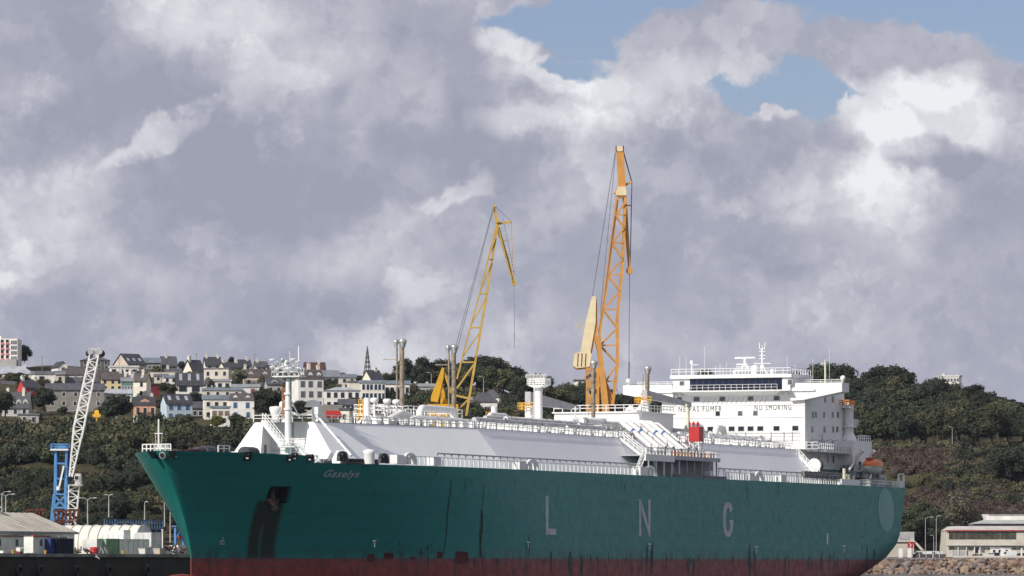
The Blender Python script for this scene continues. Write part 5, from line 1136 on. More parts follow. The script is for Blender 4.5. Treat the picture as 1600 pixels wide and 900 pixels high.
    for j in range(ny):
        for i in range(nx):
            x = lerp(x0, x1, (i+.5)/nx) + random.uniform(-.12,.12); hh2 = min(wh, H*.62)
            w_ = window(o, (x,-.01,H*(j+.52)), 0, min(ww, W/nx*.7), hh2, gm, WHITE2 if wall not in ('white',) else LGREY)
            if shutter:
                for s_ in (-1, 1): mm = MB(); mm.box(x+s_*(ww*.5+.32)-.28,x+s_*(ww*.5+.32)+.28,-.09,-.01,H*(j+.52)-hh2/2,H*(j+.52)+hh2/2); mm.build('shutter', shutter, o)
    for j in range(ny if snx else 0):
        for i in range(snx):
            yy = D*(i+.5)/snx; window(o, (x0-.01 if sgn > 0 else x1+.01, yy, H*(j+.52)), R(-90 if sgn > 0 else 90), .8, min(wh, H*.55), gm, WHITE2)
    for i in range(dorm):
        x = lerp(x0, x1, (i+.5)/dorm); dw, dh = dormw, min(1.9, r*.62); y0 = .35; mm = MB(); zb_ = h+.1
        mm.hexa([(x-dw/2,y0,zb_),(x+dw/2,y0,zb_),(x+dw/2,y0+2.2,zb_),(x-dw/2,y0+2.2,zb_),(x-dw/2,y0,zb_+dh*.72),(x+dw/2,y0,zb_+dh*.72),(x+dw/2,y0+2.2,zb_+dh*.72),(x-dw/2,y0+2.2,zb_+dh*.72)])
        mm.prism([(x-dw/2-.1,y0-.1,zb_+dh*.72),(x+dw/2+.1,y0-.1,zb_+dh*.72),(x,y0-.1,zb_+dh*1.1)], (0,2.3,0)); d = mm.build('dormer', wm if wall != 'stone' else WALL['white'], o); window(d, (x,y0-.02,zb_+dh*.38), 0, dw*.6, dh*.5, gm, WHITE2, 'dormer_window')
    for i in range(skyl):
        x = lerp(x0, x1, (i+.5)/skyl); k = r/(D/2) if kind == 'gx' else .5; y0 = D*.14; mm = MB(); zz = h + y0*k + .2
        mm.hexa([(x-.45,y0,zz),(x+.45,y0,zz),(x+.45,y0+1.2,zz+1.2*k),(x-.45,y0+1.2,zz+1.2*k),(x-.45,y0,zz+.12),(x+.45,y0,zz+.12),(x+.45,y0+1.2,zz+.12+1.2*k),(x-.45,y0+1.2,zz+.12+1.2*k)]); mm.build('skylight', PM('skylight_glass', (.35,.38,.42), .15), ro)
    for c in chim:
        fx_, hc = c if isinstance(c, tuple) else (c, 1.3); x = lerp(x0+.5, x1-.5, fx_); mm = MB(); ty = D/2 if kind != 'flat' else D*.3; zt = h + (r if kind != 'flat' else .3)
        hc *= .75; mm.box(x-.4,x+.4,ty-.6,ty+.6,zt-1.2,zt+hc); mm.box(x-.47,x+.47,ty-.68,ty+.68,zt+hc,zt+hc+.15)
        for k in (-.3,.3): mm.tube((x,ty+k,zt+hc),(x,ty+k,zt+hc+.4), .11, 6)
        mm.build('chimney', CHIM, ro)
    if door: mm = MB(); xd = lerp(x0, x1, .5 if nx % 2 == 0 else .34); mm.box(xd-.5,xd+.5,-.1,0,0,2.1); mm.build('door', PM('door_brown', (.12,.06,.04), .6), o)
    return o
# apartment tower, far left
Yt = 1820; tw = thing('apartment_tower', ((12-800)/F*Yt, Yt, EYE+(HZ-572)*Yt/F), 'white apartment tower with pink balcony panels at the far left skyline', 'apartment block')
s = px(Yt); X = lambda u: (u-15)/s; Z = lambda v: (572-v)/s
m = MB(); m.box(X(-40),X(31),0,14,-8,Z(529)); m.box(X(-14),X(4),2,8,Z(529),Z(525)); m.build('wall', WALL['white'], tw); PINK = PM('pink_panel', (.65,.22,.22), .7)
for j in range(5):
    for i, u in enumerate((-6,6.5,14.5)): v = 533+8.2*j; m = MB(); m.box(X(u-2.4),X(u+2.4),-.35,-.02,Z(v+5),Z(v+2.4)); bo = m.build('balcony', PINK, tw); window(tw, (X(u),-.01,Z(v)), 0, 1.0, 1.0, GLASS, LGREY)
    v = 534+8.2*j
    for k in range(3): window(tw, (X(21.5+3.2*k),-.01,Z(v+1)), 0, .62, 1.35, GLASSG, WHITE2)
m = MB(); m.box(X(31)-.25,X(31)+.02,-.5,0,-8,Z(529)); m.box(X(-20),X(30),-3,0,-6,Z(562)); m.build('lower_annex', WALL['grey'], tw)
H = house
H('hipped_house','low grey house with a pale hipped roof below the apartment tower',-30,52,592,584,571.5,'hip','beige','lgrey',6,.0,4,1,chim=((.85,1.0),),Y=1660)
H('gabled_cottage','small white gabled cottage behind the dark tree on the ridge',77,106,580,573,565,'gy','white','dslate',20,.45,1,1,Y=1800)
H('stone_house','dark stone house with hipped slate roof behind the boom head',127,171,578,563,556.5,'hip','dstone','slate',8,.0,4,2,chim=((.22,1.6),),Y=1790)
H('gabled_house','large dark-roofed house with a pinkish gable on the skyline',175,226,585,569,552.5,'gx','pink','dslate',38,.50,3,1,snx=2,skyl=3,Y=1760)
H('modern_house','dark roofed house with a glazed pale-blue upper floor beside the large pinkish gable',224,250,580,567,559,'flat','dstone','lblue',10,.0,4,1,1.6,1.2,GLASSG,Y=1790)
H('dark_house','dark slate-roofed house at the right of the glazed one on the ridge',248,276,578,571,557,'gx','dstone','slate',14,.2,2,1,chim=(.3,),Y=1800)
H('garden_annex','low white flat-roofed annex in front of the pinkish gable',168,216,584,574,571,'flat','white','white',8,.1,4,1,1.4,.8,Y=1700)
H('bungalow','white bungalow with two big dark windows and a thin grey roof',54,100,599,584.5,580,'flat','white','grey',14,.0,2,1,1.6,1.5,D=7)
H('bungalow_wing','beige windowless wing joined to the white bungalow',87,101,599,585,579.5,'gx','beige','grey',10,.0,1,1)
H('cream_cottages','cream cottages with three small windows and a brown slate roof',100,136,598,585,574,'gx','cream','brown',8,.0,3,1,.9,1.2,chim=(.05,),skyl=0)
H('grey_roof_house','house with brown slate roof half hidden by the white boom',140,172,603,596,581,'gx','beige','brown',8,.0,2,1,Y=1590)
H('yellow_house','yellow house with a white balcony band under a brown roof',156,192,611,592,581,'gx','yellow','brown',8,.08,3,2,.9,1.2,chim=((.97,1.4),))
H('cream_tall_house','tall cream house with two windows and skylights in its brown roof',196,239,621,594.5,583.5,'gx','cream','brown',-16,.24,2,2,.9,1.3,chim=((.05,1.5),(.8,1.5)),skyl=2)
H('conservatory','green glazed conservatory wedged beside the tall cream house',190,208,620,596,590,'flat','green','lgrey',5,.0,4,1,.6,1.6,GLASSG,Y=1508)
H('maroon_shed','maroon shed right of the tall cream house',235,247,616,601,599,'flat','maroon','dslate',8,.1,0,0)
H('small_white_house','small white terraced house with pale flat roof left of the black-roofed house',255,275,607,590,586,'flat','white','lblue',10,.12,2,2,.8,1.1,chim=(.9,))
H('red_house','small red gabled house with a dark roof behind the trees',25,61,613,605,593,'gx','red','dslate',35,.38,1,1,chim=((.0,1.4),(1,1.0)),Y=1540)
H('stone_barracks','long grey stone building with rows of small windows under a slate roof',68,162,652,609,599,'gx','stone','slate',7,.05,5,3,.9,1.25,Y=1470)
H('white_annex','low white annex with a pale grey roof between the stone building and the cream house',163,205,628,615,608,'gx','white','lgrey',6,.0,4,1,.9,.9,Y=1480)
H('peach_villa','peach villa with a dark mansard roof and white framed windows',208,243,651,634,618.5,'mansard','peach','dslate',8,.05,3,1,1.0,1.9,dorm=1,dormw=2.8,chim=((.9,.8),))
H('dormer_cottage','grey cottage with white framed dormers and white chimneys at the far left',2,52,652,635,613,'gx','grey','dslate',-10,.15,3,1,1.0,1.3,dorm=4,chim=((.12,1.5),(.8,1.5)))
H('garden_wall_house','low grey outbuilding with a white door beside the dormered cottage',30,60,664,648,646,'flat','grey','grey',8,.0,2,1,.9,1.5,Y=1400)
H('blue_white_house','blue-white house with a big slate roof and blue windows',249,299,657,630,616,'gx','blue','dslate',24,.23,3,2,1.3,1.5,PM('blue_window_glass', (.06,.14,.28), .2),skyl=3)
H('black_roof_house','white house with a black roof and a dark garage-wide window',274,316,615,600,583,'gx','white','dslate',8,.05,2,1,2.4,2.0,skyl=3)
H('cream_gable_house','cream gabled house with tall gable on the ridge above the black-roofed house',284,319,587,581,562.5,'gx','cream','dslate',42,.50,1,1,chim=((.02,1.8),),Y=1700)
H('ridge_house','dark slate house behind the beige block on the ridge',316,345,576,571,558,'gx','white','dslate',12,.2,2,1,chim=((.02,1.6),(.95,1.4)),Y=1800)
H('beige_block','beige flat-roofed house with three windows on the upper street',318,364,592,576,574.5,'flat','beige','grey',-14,.15,3,1,1.0,1.4,Y=1640)
H('chimney_house','dark roofed house with a pale pyramid gable behind the beige block',340,376,580,574,566,'gx','cream','dslate',25,.3,1,1,chim=((.05,1.2),(.95,1.4)),Y=1740)
H('awning_house','white house with a flat pale grey awning below the beige block',322,361,608,596,592,'flat','white','lgrey',8,.1,3,1,1.2,1.2)
H('long_row_house','long low beige house under a flat zinc roof above the veranda house',318,377,620,610,606,'flat','beige','lblue',6,.0,4,1,.9,1.0,Y=1520)
H('veranda_house','cream house with a glazed veranda and a pale blue roof',317,358,656,624,617,'flat','cream','lblue',10,.06,3,2,1.0,1.3,chim=())
H('veranda','small white glazed veranda on the front of the cream house',330,359,655,637,634,'flat','white','lblue',10,.03,3,1,1.3,1.3,PM('curtained_glass', (.25,.18,.13), .3),Y=1412)
H('shuttered_house','white house with blue shutters and a brown mansard roof with two dormers',357,397,656,626,614,'mansard','white','brown',6,.03,2,2,1.0,1.5,PM('blue_window_glass', (.06,.14,.28), .2),dorm=2,dormw=1.2,shutter=None)
H('mansard_row_house','pinkish beige row house with a dark roof and two white gabled dormers',380,425,603,590,576,'mansard','pink','brown',8,.03,3,1,.9,1.2,dorm=2,dormw=1.6,chim=((.0,1.6),))
H('pale_shop_house','pale house with two red doors under a white flat roof',364,405,620,605,600,'flat','white','lgrey',6,.0,2,1,1.2,2.0,PM('red_door_glass', (.22,.06,.07), .5))
H('cream_street_house','cream house with a slate roof at the top of the street left of the foremast',412,441,592,583,571,'gx','cream','dslate',22,.3,2,1,chim=((.95,1.2),),Y=1690)
H('dormer_gable_house','grey gabled house with a pale blue dormer left of the foremast',412,441,617,600,591,'gx','grey','slate',14,.2,2,1,.9,1.2,dorm=1,dormw=2.2)
H('mansard_villa','tall white mansard villa with three dormers and six framed windows',454,505,640,592.5,576.5,'mansard','white','brown',18,.24,3,3,1.25,1.7,GLASSG,dorm=3,dormw=1.3,chim=((.55,2.3),(.98,1.6)),Y=1440)
H('dark_red_roof_house','house with a long dark red roof and white chimney behind the mansard villa',474,508,582,578,566.5,'gx','white','red',10,.1,2,1,chim=((.75,1.6),),Y=1700)
H('grey_roof_villa','grey zinc-roofed house with two large dark windows right of the mansard villa',497,530,604,588,579,'gx','beige','grey',14,.06,3,1,1.9,1.7,Y=1600)
H('blue_roof_block','low pale block with a blue-grey flat roof on the ridge',529,556,600,590,584.5,'flat','beige','lblue',10,.1,2,1,chim=(.6,),Y=1640)
H('balcony_house','white house with a pale zinc roof and dark wooden balconies',508,563,640,610,604,'hip','white','lgrey',6,.0,5,2,1.0,1.5,chim=((.55,.9),),Y=1470)
H('glass_building','building with a dark blue glass front and flat pale roof',565,602,640,598,594,'flat','cream','lblue',6,.0,6,3,.95,2.2,PM('deep_blue_glass', (.02,.035,.08), .1),Y=1480)
H('cream_side_building','blank cream building left of the dark glass front',543,567,625,597,594.5,'flat','cream','grey',10,.1,0,0,Y=1520)
H('modern_beige_block','beige modern block with a strip of dark windows behind the first vent mast',601,640,640,600,594.5,'flat','cream','lblue',4,.0,5,2,1.1,1.7,Y=1490)
H('yellow_gable_house','pale yellow gabled house with a dark roof beside the church spire',564,599,600,594,578.5,'gx','cream','dslate',35,.48,1,1,chim=((.8,1.2),),Y=1620)
H('grey_terrace','grey-white flat terrace behind the yellow crane base',633,678,620,604,599,'flat','grey','lgrey',8,.05,4,1,.9,1.3,chim=(.3,.8),Y=1560)
H('low_white_terrace','lower white flat house in front of the grey terrace',640,676,640,619,614,'flat','grey','white',4,.0,4,1,1.1,1.3,chim=(.55,),Y=1500)
H('pink_house','pinkish brick house seen through the yellow crane boom',711,737,650,625,620,'flat','pink','lgrey',6,.0,2,2,Y=1490)
H('grey_bungalow','grey-roofed bungalow with a white glazed veranda right of the yellow crane',738,777,652,628,613,'hip','white','slate',8,.05,7,1,.8,1.5,chim=(),Y=1480)
H('white_hipped_house','white house with a grey hipped roof and three windows in front of the hill wood',753,791,652,621,608.5,'hip','white','slate',-10,.3,3,2,.9,1.3,Y=1540)
H('distant_block','small pale building peeping over the trees left of the orange crane',900,918,604,595,592,'flat','white','slate',8,.1,2,1,Y=1900,D=8)
H('hilltop_building','long white flat-roofed building with a strip of windows above the pines on the right skyline',1467,1513,610,588.5,586,'flat','white','white',-20,.32,7,2,1.6,1.2,GLASSG,Y=1930,chim=(.2,))
H('street_house','small beige house below the ridge houses',104,150,604,598,590,'gx','beige','slate',8,.05,3,1,Y=1640)
H('shed_house','white low house beside the olive shrub under the dark ridge house',240,262,596,588,584,'flat','beige','grey',8,.1,2,1,Y=1640)
H('white_gable_house','small white gabled house squeezed between the black-roofed and awning houses',316,330,613,600,590,'gy','white','slate',14,.3,1,2,Y=1580)
H('white_terrace_house','white terraced house right of the pale shop house',404,420,618,606,598,'gx','white','slate',10,.15,2,1,Y=1545)
H('low_white_house','low white house with slate roof above the small white terraced house',255,283,590,583,576,'gx','white','slate',10,.15,3,1,Y=1690,chim=(.1,))
H('ridge_white_house','white house with slate roof on the ridge behind the mansard row',366,392,578,571,562,'gx','white','dslate',20,.25,2,1,Y=1790,chim=((.9,1.2),))
H('ridge_cream_house','cream house with slate roof on the ridge left of the foremast lamps',396,418,580,573,565,'gx','cream','slate',15,.2,2,1,Y=1800,chim=((.1,1.2),))
H('white_cottage','white cottage with a grey roof at the left below the hipped grey house',0,22,612,603,596,'gx','white','slate',10,.15,2,1,Y=1590)
H('lower_white_house','white house with slate roof beneath the glass fronted building',528,556,643,632,624,'gx','white','slate',8,.1,3,1,Y=1440)
H('grey_low_house','low grey-white house with zinc roof right of the cream side building',575,600,612,600,596,'flat','white','lgrey',8,.1,3,1,Y=1640)
H('infill_house','grey house with a slate roof between the blue-white and veranda houses',300,318,655,637,628,'gx','stone','slate',8,.05,2,1,Y=1440)
H('red_car_garage','cream hut with a grey roof behind the trunk railing',531,561,662,641,637,'flat','cream','slate',-12,.5,1,1,.9,1.4,Y=1380,cat='hut')
# church spire
sp0 = at(574,582,1900); ch = thing('church_spire', (sp0.x,1900,sp0.z-12), 'slender grey openwork church spire on the skyline', 'church spire'); s = px(1900); m = MB(); hs = 41/s
for a in range(8):
    t0 = R(45*a+22); m.bar((1.35*math.cos(t0),1.35*math.sin(t0),12),(0,0,12+hs), .28); 
for k in range(5):
    f = 1-k/5.5; z = 12+hs*k/5.5
    for a in range(8): t0, t1 = R(45*a+22), R(45*a+67); m.bar((1.35*f*math.cos(t0),1.35*f*math.sin(t0),z),(1.35*f*math.cos(t1),1.35*f*math.sin(t1),z+.6), .28)
m.build('spire', WALL['dstone'], ch); m = MB(); m.box(-1.5,1.5,-1.5,1.5,-4,12); m.build('tower', WALL['stone'], ch); m = MB()
for z in (10.5,): m.box(-1.7,1.7,-1.7,1.7,11.8,12.2)
m.build('cornice', WALL['stone'], ch)
# poles and lamps
LP_ = PM('lamp_post_grey', (.42,.42,.40), .5)
def lamp_post(u, vt, vb, Y, label, double=False, arm=1.2, group=None, side=1):
    p = at(u, vb, Y); h = (vb-vt)/px(Y); o = thing('street_lamp', (p.x, Y, p.z-1), label, 'street lamp', group); m = MB(); m.tube((0,0,0),(0,0,h+.6), .13, 7, r2=.08)
    for s_ in ((-1,1) if double else (side,)): m.path([(0,0,h+.6),(s_*arm*.4,0,h+.95),(s_*arm,0,h+1.0)], .07, 6)
    m.build('pole', LP_, o)
    for s_ in ((-1,1) if double else (side,)): m = MB(); m.hexa([(s_*arm-.1,-.16,h+.92),(s_*(arm+.45),-.16,h+.95),(s_*(arm+.45),.16,h+.95),(s_*arm-.1,.16,h+.92),(s_*arm-.1,-.1,h+1.1),(s_*(arm+.45),-.1,h+1.08),(s_*(arm+.45),.1,h+1.08),(s_*arm-.1,.1,h+1.1)]); m.build('lantern', LGREY, o)
    return o
for a in ((137,778,820,900,'double-armed street lamp behind the ridge of the white tunnel hangar, nearest the blue crane',True),(170,773,800,950,'short double-headed lamp above the middle of the white hangar',True,.3),(9,772,810,900,'double-armed lamp right of the single one at the far left of the quay',True),(3,768,810,905,'pale lamp at the far left edge of the quay',False),
          (226,784,822,930,'plain lamp mast rising behind the blue railings',False,.2),(257,782,815,960,'lamp mast half hidden behind the bow of the tanker',False,.6),(266,796,850,870,'thin dark lamp mast standing at the blue gantry',False,.3),
          (674,582,618,1500,'street lamp on the hill left of the second vent mast',False,.8,None,-1),(755.5,588,615,1500,'street lamp above the grey bungalow roof',False,.8,None,-1),(1446,808,870,1425,'curved street lamp left of the tall mast near the factory',False,1.8),(1463,806,870,1430,'tall straight lamp mast left of the factory',False,.8),(1459,836,872,1421,'short lamp beside the tall straight mast',False,.5,None,-1),
          (1488,667,704,1590,'lamp post standing on the hillside road below the wood',False,.6,None,-1)): lamp_post(*a)
for (u,v0,v1,Y,lab) in ((66,556,580,1700,'slim utility pole on the ridge right of the apartment tower'),(252,565,600,1620,'thin utility pole beside the dark ridge house'),(398,553,578,1700,'tall pole standing on the skyline above the mansard row'),(214,635,668,1400,'wooden pole at the left corner of the peach villa'),(30,640,672,1390,'wooden pole before the dormered cottage'),(55,640,672,1385,'second wooden pole, right of the cottage outbuilding'),(1485,706,724,1575,'short wooden pole just below the hillside lamp post'),(1513,706,728,1575,'short wooden pole right of the one under the hillside lamp'),(186,556,580,1720,'dark pole standing before the pinkish gable'),(307,552,564,1760,'pole behind the cream gabled house ridge'),(601,595,625,1470,'pale post at the seam of the glass building')):
    p = at(u,v1,Y); o = thing('utility_pole', (p.x,Y,p.z-1.5), lab, 'pole'); m = MB(); m.tube((0,0,0),(0,0,(v1-v0)/px(Y)+1.5), .13, 6, r2=.09); m.build('post', WOODP, o); m = MB(); m.bar((-.6,0,(v1-v0)/px(Y)+1.2),(.6,0,(v1-v0)/px(Y)+1.2), .1); m.build('crossarm', WOODP, o)
# retaining walls
for (u0,u1,v0,v1,lab,wc) in ((40,62,648,662,'grey terrace wall under the dormered cottage','stone'),(208,243,650,664,'cream retaining wall of the peach villa terrace','cream'),(455,520,622,630,'dark stone terrace wall below the mansard villa','dstone'),(490,535,634,652,'stone garden wall under the balcony house','stone'),(232,275,582,592,'pale garden wall under the ridge house','beige'),(290,325,630,634,'low pale garden wall above the blue-white house','beige')):
    Y = Yof(v1)-14; a = at((u0+u1)/2, v1, Y); o = thing('garden_wall', (a.x,Y,a.z), lab, 'wall'); m = MB(); w = (u1-u0)/px(Y)/2; h = (v1-v0)/px(Y); m.box(-w,w,0,.5,-3,h); m.build('masonry', WALL[wc], o); m = MB(); m.box(-w-.1,w+.1,-.1,.6,h,h+.15); m.build('coping', WALL['grey'], o)
p = at(522,655,1360); o = thing('red_van', (p.x,1360,p.z), 'red van parked behind the trunk railing below the houses', 'van'); m = MB(); m.hexa([(-2.4,-1,.5),(2.4,-1,.5),(2.4,1,.5),(-2.4,1,.5),(-2.2,-.9,2.3),(1.6,-.9,2.3),(1.6,.9,2.3),(-2.2,.9,2.3)]); m.build('body', REDP, o); m = MB()
for x in (-1.5,1.5): m.tube((x,-1.05,.4),(x,-.8,.4), .4, 10)
m.build('wheel', DARK, o)
# ------------------------------------------------------------------ quay: objects stand in the ship's frame, turned with it
SR = math.atan2(SC, SA)
QD = {}
def qthing(name, u, yoff, label, cat, group=None, z=GZ):
    p = sh(u, 860, y=QY+yoff); w = S2W(p.x, QY+yoff, z); o = thing(name, w, label, cat, group, SR); QD[o.name] = (u, QY+yoff, F/w.y); return o
def qs(o): return QD[o.name][2]
def ql(o, du): u_, y_, _ = QD[o.name]; return sh(u_+du, 860, y=y_).x - sh(u_, 860, y=y_).x      # photo pixels -> metres along the quay
def container(name, label, u0, u1, v0, mt, yoff=2.0, depth=2.44, cat='container', group=None, rib=True, z=GZ, door=False):
    o = qthing(name, u0, yoff, label, cat, group, z); L = ql(o, u1-u0); h = (880-v0)/qs(o)+EYE-z; m = MB()
    m.box(0,L,0,depth,.12,h); m.build('body', mt, o)
    if rib:
        m = MB(); n = max(3, int(L/.55))
        for i in range(n): x = L*(i+.25)/n; m.box(x,x+L/n*.45,-.05,0,.3,h-.2)
        m.build('corrugation', mt, o)
    m = MB(); 
    for x in (0, L): m.box(x-.08,x+.08,-.08,.1,0,h+.02)
    m.box(-.06,L+.06,-.07,.07,h-.14,h+.04); m.box(-.06,L+.06,-.07,.07,.05,.2); m.build('frame', mt, o); return o
CG = PM('pale_green_grey_panel', (.76,.78,.72), .7, .1, .6); CW = PM('white_container_paint', (.76,.76,.72), .6, .1, .6); CN = PM('navy_container_paint', (.012,.014,.05), .55, .2, .7); CGR = PM('green_container_paint', (.24,.38,.23), .6, .15, .7)
container('site_cabin','pale site cabin with a small window at the far left end of the quay',-16,17,837,CG,2.5,2.4,'cabin')
container('site_cabin','plain pale site cabin left of the open white one',17.5,36,838,CG,2.5,2.4,'cabin')
oc = container('open_cabin','white site cabin standing open with a bright inner wall and red corner post',37,49,838,CW,4.5,2.4,'cabin',rib=False)
m = MB(); m.box(-.1,.25,-2.2,-1.95,0,2.75) if False else m.box(ql(oc,12),ql(oc,14.3),-.5,.1,0,2.85); m.build('red_post', REDP, oc)
c4 = container('site_cabin','grey site cabin right of the red post',51.5,78,839,CG,2.5,2.4,'cabin')
for u0, u1 in ((-16,17),(17.5,36),(51.5,78)):
    pass
for o in [o for o in col.objects if o.name.startswith('site_cabin')]:
    L = o.children[0].dimensions.x; m = MB(); m.box(-.1,L+.1,-.16,-.06,2.60,2.76); m.build('red_trim', PM('dull_red_trim', (.28,.05,.04), .6), o)
    window(o, (L*.45,-.06,1.7), 0, .8, .9, GLASSG, LGREY)
container('shipping_container','small blue container with a red base between the grey cabin and the navy one',78.5,87.5,842,PM('blue_panel', (.03,.05,.20), .5),1.5,2.4)
nv = container('shipping_container','navy blue shipping container at the right end of the row before the warehouse',88,114,841.5,CN,1.2)
# warehouse behind
wh = qthing('quay_warehouse', 0, 9, 'long pale warehouse with a tan sloping roof and ridge ventilators behind the site cabins', 'warehouse'); s = qs(wh)
Lw0, Lw1 = -40, ql(wh, 116.5); ze = (880-829)/s*.96+EYE-GZ; zr_ = (880-803)/s+EYE-GZ+.2; m = MB(); m.box(Lw0,Lw1,0,15,0,ze)
m.prism([(Lw1,0,ze),(Lw1,15,ze),(Lw1,7.5,zr_-.15)], (-.3,0,0)); m.build('wall', PM('grey_warehouse_wall', (.78,.78,.76), .8), wh)
TAN = PM('tan_fibre_roof', (.46,.43,.37), .8, .2, .25, streak=.3)
m = MB()
for sy, (ya_, yb_) in enumerate(((-.4,7.5),(15.4,7.5))): m.hexa([(Lw0,ya_,ze-.1),(Lw1+.4,ya_,ze-.1),(Lw1+.4,yb_,zr_),(Lw0,yb_,zr_),(Lw0,ya_,ze+.1),(Lw1+.4,ya_,ze+.1),(Lw1+.4,yb_,zr_+.2),(Lw0,yb_,zr_+.2)])
ro = m.build('roof', TAN, wh, recalc=True)
m = MB(); m.box(Lw0,Lw1+.45,-.5,-.4,ze-.25,ze+.12); m.build('gutter', MGREY, ro)
for i in range(26):
    x = Lw1-1.0-i*1.95; k = (zr_-ze)/7.9; m = MB(); m.hexa([(x,-.35,ze+.12),(x+.12,-.35,ze+.12),(x+.12,7.4,zr_+.18),(x,7.4,zr_+.18),(x,-.35,ze+.2),(x+.12,-.35,ze+.2),(x+.12,7.4,zr_+.27),(x,7.4,zr_+.27)]); m.build('roof_sheet_rib', TAN, ro)
for du in (23,39): x = ql(wh, du+22); m = MB(); m.tube((x,7.5,zr_-.3),(x,7.5,zr_+.4), .8, 12); m.tube((x,7.5,zr_+.4),(x,7.5,zr_+.9), .55, 12); m.lathe((x,7.5,zr_+.85), [(.95,0),(.8,.25),(.3,.45),(0,.5)], 12); m.build('ridge_ventilator', CW, ro)
for (u0, n) in ((-8,2),(2,2),(15.5,4),(41,2),(52,2),(70,2),(81,3),(95,3)):
    for i in range(n): window(wh, (ql(wh,u0+3.6*i), -.01, ze-1.1), 0, .75, .85, GLASS, CW)
# white tunnel hangar
hg = qthing('tunnel_hangar', 212, 7.5, 'white fabric tunnel hangar with ribbed arched roof in the middle of the quay', 'hangar'); s = qs(hg); Rw = ql(hg, 27)/2; Hh = (880-819.5)/s+EYE-GZ; LEN = 15.5
FAB = PM('white_tarpaulin', (.72,.70,.62), .7, .08, .5, bump=.3, bscale=.8)
prof = [(Rw*(1-math.cos(t_)), max(0,Hh*.36 + (Hh*.64)*math.sin(t_))) for t_ in np.linspace(0, math.pi, 17)]; prof = [(0,0)] + prof + [(2*Rw,0)]
m = MB(); nb_ = 9; vs = []
for j in range(nb_*2+1):
    yy = LEN*j/(nb_*2); k = 1.0 if j % 2 == 0 else .975
    for (x,z) in prof: vs.append((Rw+(x-Rw)*k, yy, z*k))
n = len(prof); m.add(vs, [(j*n+i, j*n+i+1, (j+1)*n+i+1, (j+1)*n+i) for j in range(nb_*2) for i in range(n-1)], True); m.build('fabric_cover', FAB, hg, recalc=False)
for j in range(nb_+1):
    m = MB(); yy = LEN*j/nb_
    for (x0,z0),(x1,z1) in zip(prof, prof[1:]): m.bar((Rw+(x0-Rw)*1.015,yy,z0*1.015),(Rw+(x1-Rw)*1.015,yy,z1*1.015), .09)
    m.build('rib', PM('rib_grey', (.42,.41,.38), .6), hg)
m = MB(); m.add([(x,.02,z) for x,z in prof], [tuple(range(n))[::-1]]); m.build('end_panel', PM('grey_tarpaulin', (.62,.62,.60), .8), hg)
m = MB(); m.box(Rw*.9,Rw*1.95,-.25,-.02,Hh*.25,Hh*.66); m.build('door_opening', PM('dark_red_interior', (.05,.012,.012), .8), hg)
sd_ = container('white_lean_to','white box annex joined to the front of the tunnel hangar',193,203,828.5,CW,6.0,3,'shed',rib=False)
sd2 = container('grey_shed','low grey-green shed wall in front of the hangar mouth',152,232,842,CG,4.5,2.0,'shed',rib=False); sd3 = container('grey_shed','taller grey shed block at the right end of the hangar',236,251,832,PM('shed_grey', (.6,.6,.6), .8),4.8,3.0,'shed',rib=False)
for i in range(10): m = MB(); L = sd2.children[0].dimensions.x; m.box(L*i/10,L*i/10+.06,-.06,0,.2,3.1); m.build('panel_joint', LGREY, sd2)
container('shipping_container','pale green shipping container in front of the hangar',165.5,186,842,CGR,2.2)
container('storage_box','grey ribbed storage box left of the green container',151,165,842,PM('pale_grey_box', (.68,.68,.66), .7),2.8,2.4)
# small things on the quay edge
def small(name, u, yoff, label, cat, fn, group=None): o = qthing(name, u, yoff, label, cat, group); fn(o); return o
def drum(c, h=1.0, r=.45): return lambda o: (MB().lathe((0,0,0), [(r,0),(r,h*.33),(r*1.05,h*.35),(r,h*.37),(r,h*.66),(r*1.05,h*.68),(r,h*.7),(r,h),(0,h)], 14).build('drum_body', c, o), MB().tube((r*.4,0,h),(r*.4,0,h+.05), .08, 6).build('bung', DARK, o))
small('red_drum',147,1.2,'large red drum standing on the quay edge beside the white hangar','drum',drum(REDP,1.1,.62))
def tub(c): return lambda o: (MB().hexa([(-.9,-.5,0),(.9,-.5,0),(.9,.5,0),(-.9,.5,0),(-1.1,-.6,.9),(1.1,-.6,.9),(1.1,.6,.9),(-1.1,.6,.9)]).build('tub_body', c, o), MB().box(-1.15,1.15,-.65,.65,.88,.98).build('rim', LGREY, o))
small('white_skip',226,1.2,'white skip on the quay edge beneath the grey shed','skip',tub(CW)); small('pink_crate',249,1.2,'pale pinkish crate on the quay edge left of the white post','crate',tub(WALL['pink']))
def bollard(c): return lambda o: (MB().lathe((0,0,0), [(.22,0),(.16,.1),(.13,.32),(.24,.4),(.24,.5),(0,.56)], 12).build('bollard_post', c, o), MB().tube((0,0,-.0),(0,0,.04), .3, 12).build('base_plate', DARK, o))
for u, lab in ((20,'small orange-yellow mooring bollard before the plain cabin'),(71,'yellow bollard before the grey cabin'),(118,'yellow bollard at the right corner of the navy container'),(192,'fat yellow bollard just right of the green container')): small('bollard', u, .8, lab, 'bollard', bollard(YELP))
small('grey_pallet',8,.8,'pale flat bundle lying on the quay at the far left','bundle',lambda o: (MB().box(-1.6,1.0,-.5,.5,.1,.45).build('boards', CW, o), MB().box(-1.2,-.9,-.5,.5,0,.1).build('runner', WOODP, o)))
small('white_tank',31,.8,'small white tank on legs before the plain cabin','tank',lambda o: (MB().tube((-.6,0,.6),(.6,0,.6), .4, 10).build('tank_body', CW, o), MB().box(-.7,-.5,-.2,.2,0,.4).box(.5,.7,-.2,.2,0,.4).build('leg', REDP, o)))
